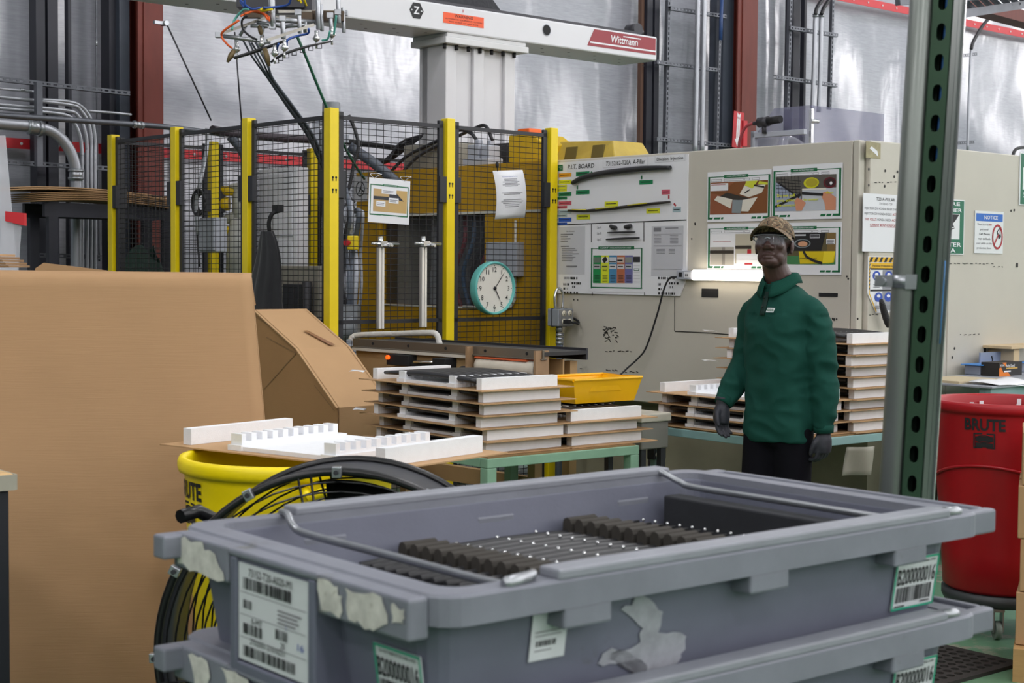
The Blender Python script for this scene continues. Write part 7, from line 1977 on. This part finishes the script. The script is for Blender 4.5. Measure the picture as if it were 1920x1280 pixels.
o = q.build('chest_logo', man); o.location = (.030, -.132, 1.338); o.rotation_euler = (R(-4), 0, R(14))

# --- trousers, belt, shoes
mb = MB(); oval(mb, [(.76, .138, .098, 0, .0), (.86, .142, .10, 0, 0), (.92, .14, .095, 0, 0)])
for A in (LL, RL): mb.tube(spl([(A[0][0], A[0][1], .84)] + list(A[1:]), 6), [.092 - .003 * i for i in range(13)], 18)
put('trousers', fuse(mb, .011, 5), pantm, man)
for (x, y, rx) in ((.085, .08, 30), (-.078, -.09, -4)):
    mb = MB(); mb.ell((0, -.06, .045), (.045, .13, .045), 20, 12); mb.ell((0, .03, .07), (.040, .055, .06), 16, 10); mb.box(-.042, -.17, 0, .042, .08, .022)
    me = fuse(mb, .008, 3); o = put('shoe', me, blackm, man); o.location = (x, y, 0.0); 

# --- gloved hands
def hand(wrist, fwd, side, curl, name='glove'):
    """wrist point, direction of the hand, side = +1 for his left"""
    d = Vector(fwd).normalized(); th = Vector((0, -1, 0)); th = (th - d * th.dot(d)).normalized()    # thumb side is forward
    inn = Vector((-side, 0, 0)); inn = (inn - d * inn.dot(d) - th * inn.dot(th)).normalized()
    W_ = Vector(wrist)
    def P(a, b, c): return W_ + d * a + th * b + inn * c
    mb = MB(); mb.tube([P(-.03, 0, 0), P(.0, 0, 0), P(.02, 0, 0)], [.034, .031, .030], 16)
    mb.tube([P(.0, 0, 0), P(.03, .002, 0), P(.06, .003, .002), P(.088, .002, .004)], [.028, .036, .038, .034], 16, flat=1.0)
    st = len(mb.v)
    for i, (b, ln) in enumerate(((.030, .074), (.010, .082), (-.010, .076), (-.029, .060))):
        c1, c2, c3 = curl
        p0 = P(.080, b, .004); a = .0; pts = [P(.06, b * .9, .0), p0]; cur = p0; ang = 0
        for k, fr in enumerate((.42, .32, .26)):
            ang += R((c1, c2, c3)[k]); cur = cur + (d * math.cos(ang) + inn * math.sin(ang)) * ln * fr + th * (b * .05); pts.append(cur)
        mb.tube(pts, [.0115, .0115, .0108, .0098, .0080], 10)
        mb.ell(pts[-1], (.008, .008, .008), 8, 6)
    t0 = P(.022, .026, .006); t1 = P(.046, .046, .014); t2 = P(.072, .052, .024); t3 = P(.094, .050, .032)
    mb.tube([P(.01, .012, .002), t0, t1, t2, t3], [.013, .0145, .013, .0115, .009], 10); mb.ell(t3, (.009, .009, .009), 8, 6)
    put(name, fuse(mb, .0042, 3, .5), glove, man)
hand(RA[-1], (-.02, -.10, -.98), -1, (14, 26, 24))
hand(LA[-1], (.02, .02, -1), 1, (22, 40, 30))

# --- cap
def camo():
    m = M('camouflage', '#6a5a48', .85)
    nt = m.node_tree; N = nt.nodes; L = nt.links; b = N['Principled BSDF']
    tc = N.new('ShaderNodeTexCoord'); n = N.new('ShaderNodeTexNoise'); n.inputs['Scale'].default_value = 42; n.inputs['Detail'].default_value = 5; n.inputs['Distortion'].default_value = 1.6
    L.new(tc.outputs['Object'], n.inputs['Vector'])
    r = N.new('ShaderNodeValToRGB'); r.color_ramp.interpolation = 'CONSTANT'
    e = r.color_ramp.elements
    e[0].position = 0; e[0].color = lin('#2c2620'); e[1].position = .42; e[1].color = lin('#5b4c3c')
    for p, c in ((.49, '#85694f'), (.55, '#4e5340'), (.60, '#a08a70'), (.68, '#6a5340')):
        x = e.new(p); x.color = lin(c)
    L.new(n.outputs['Fac'], r.inputs['Fac']); L.new(r.outputs['Color'], b.inputs['Base Color'])
    return m
cm_ = camo()
cap = MB()
def dome(u, v):
    a = 2 * math.pi * u; ph = math.pi / 2 * v
    r = math.cos(ph) ** .85 if v < 1 else 0
    fr = max(0, -math.sin(a))
    return (.0825 * r * math.cos(a), .010 + .104 * r * math.sin(a), .030 + .006 * fr + .083 * math.sin(ph) ** .95)
cap.grid(dome, 48, 14); cap.ell((0, .012, .112), (.007, .007, .004), 10, 6)
br_ = MB()
def brim(u, v):
    a = R(-78 + 156 * u); s, c = math.sin(a), math.cos(a)
    ext = .088 * math.cos(a * .95) ** .6 * v
    x = .082 * s * (1 + .10 * v); y = .010 - (.102 * c) - ext
    return (x, y, .036 + .018 * math.cos(a * 1.1) * (1 - .15 * v) - .024 * s * s * (.3 + v) - .004 * v)
br_.grid(brim, 30, 8)
for m_ in (cap, br_): xf(m_, HT)
cp = cap.build('cap', cm_, man, solid=.003)
br_.build('brim', cm_, cp, solid=.003)
mb = MB(); mb.tube([HT @ Vector((x, -.0945 + .6 * x * x * 6, .030)) for x in (-.06, -.03, 0, .03, .06)], .004, 6); mb.build('cap_band', blackm, cp)
# --- safety glasses
gl = MB()
def lens(u, v):
    x = -.068 + .136 * u; y = -.112 + 7.2 * x * x - .012 * abs(x) / .068
    lo, hi = -.022, .020
    nose = math.exp(-(x / .012) ** 2)
    return (x, y, lo + (hi - lo) * v + .016 * nose * (1 - v))
gl.grid(lens, 30, 6); xf(gl, HT)
go_ = gl.build('safety_glasses', M('lens_clear', '#d6dae8', .04, alpha=.08, spec=1.0), man, solid=.0015)
fr2 = MB(); fr2.tube([Vector(lens(i / 20, 1)) for i in range(21)], .0022, 6)
for s_ in (-1, 1): fr2.tube([(s_ * .068, -.090, .012), (s_ * .078, -.05, .012), (s_ * .081, .0, .010), (s_ * .080, .02, .002)], .0028, 6)
fr2.tube([(-.012, -.113, .004), (0, -.117, .008), (.012, -.113, .004)], .003, 6)
xf(fr2, HT); fr2.build('glasses_frame', M('frame_clear', '#b9bcc8', .1, alpha=.8), go_)
# eyes
for s_ in (-1, 1):
    mb = MB(); c = HT @ Vector((s_ * .030, -.0745, .000)); mb.ell(c, (.0115, .0115, .0085), 14, 10); e = mb.build('eye', M('eye_white', '#857a72', .3), man)
    mb = MB(); c = HT @ Vector((s_ * .030 - .001, -.0838, .000)); mb.ell(c, (.006, .003, .006), 10, 8); mb.build('iris', M('eye_dark', '#120c0a', .2), e)
# grey stubble of hair below the cap
mb = MB(); mb.ell((0, .042, -.005), (.074, .062, .045), 22, 12); xf(mb, HT); mb.build('hair', M('hair_dark', '#1c1816', .9, bump=.5, bs=300), man)
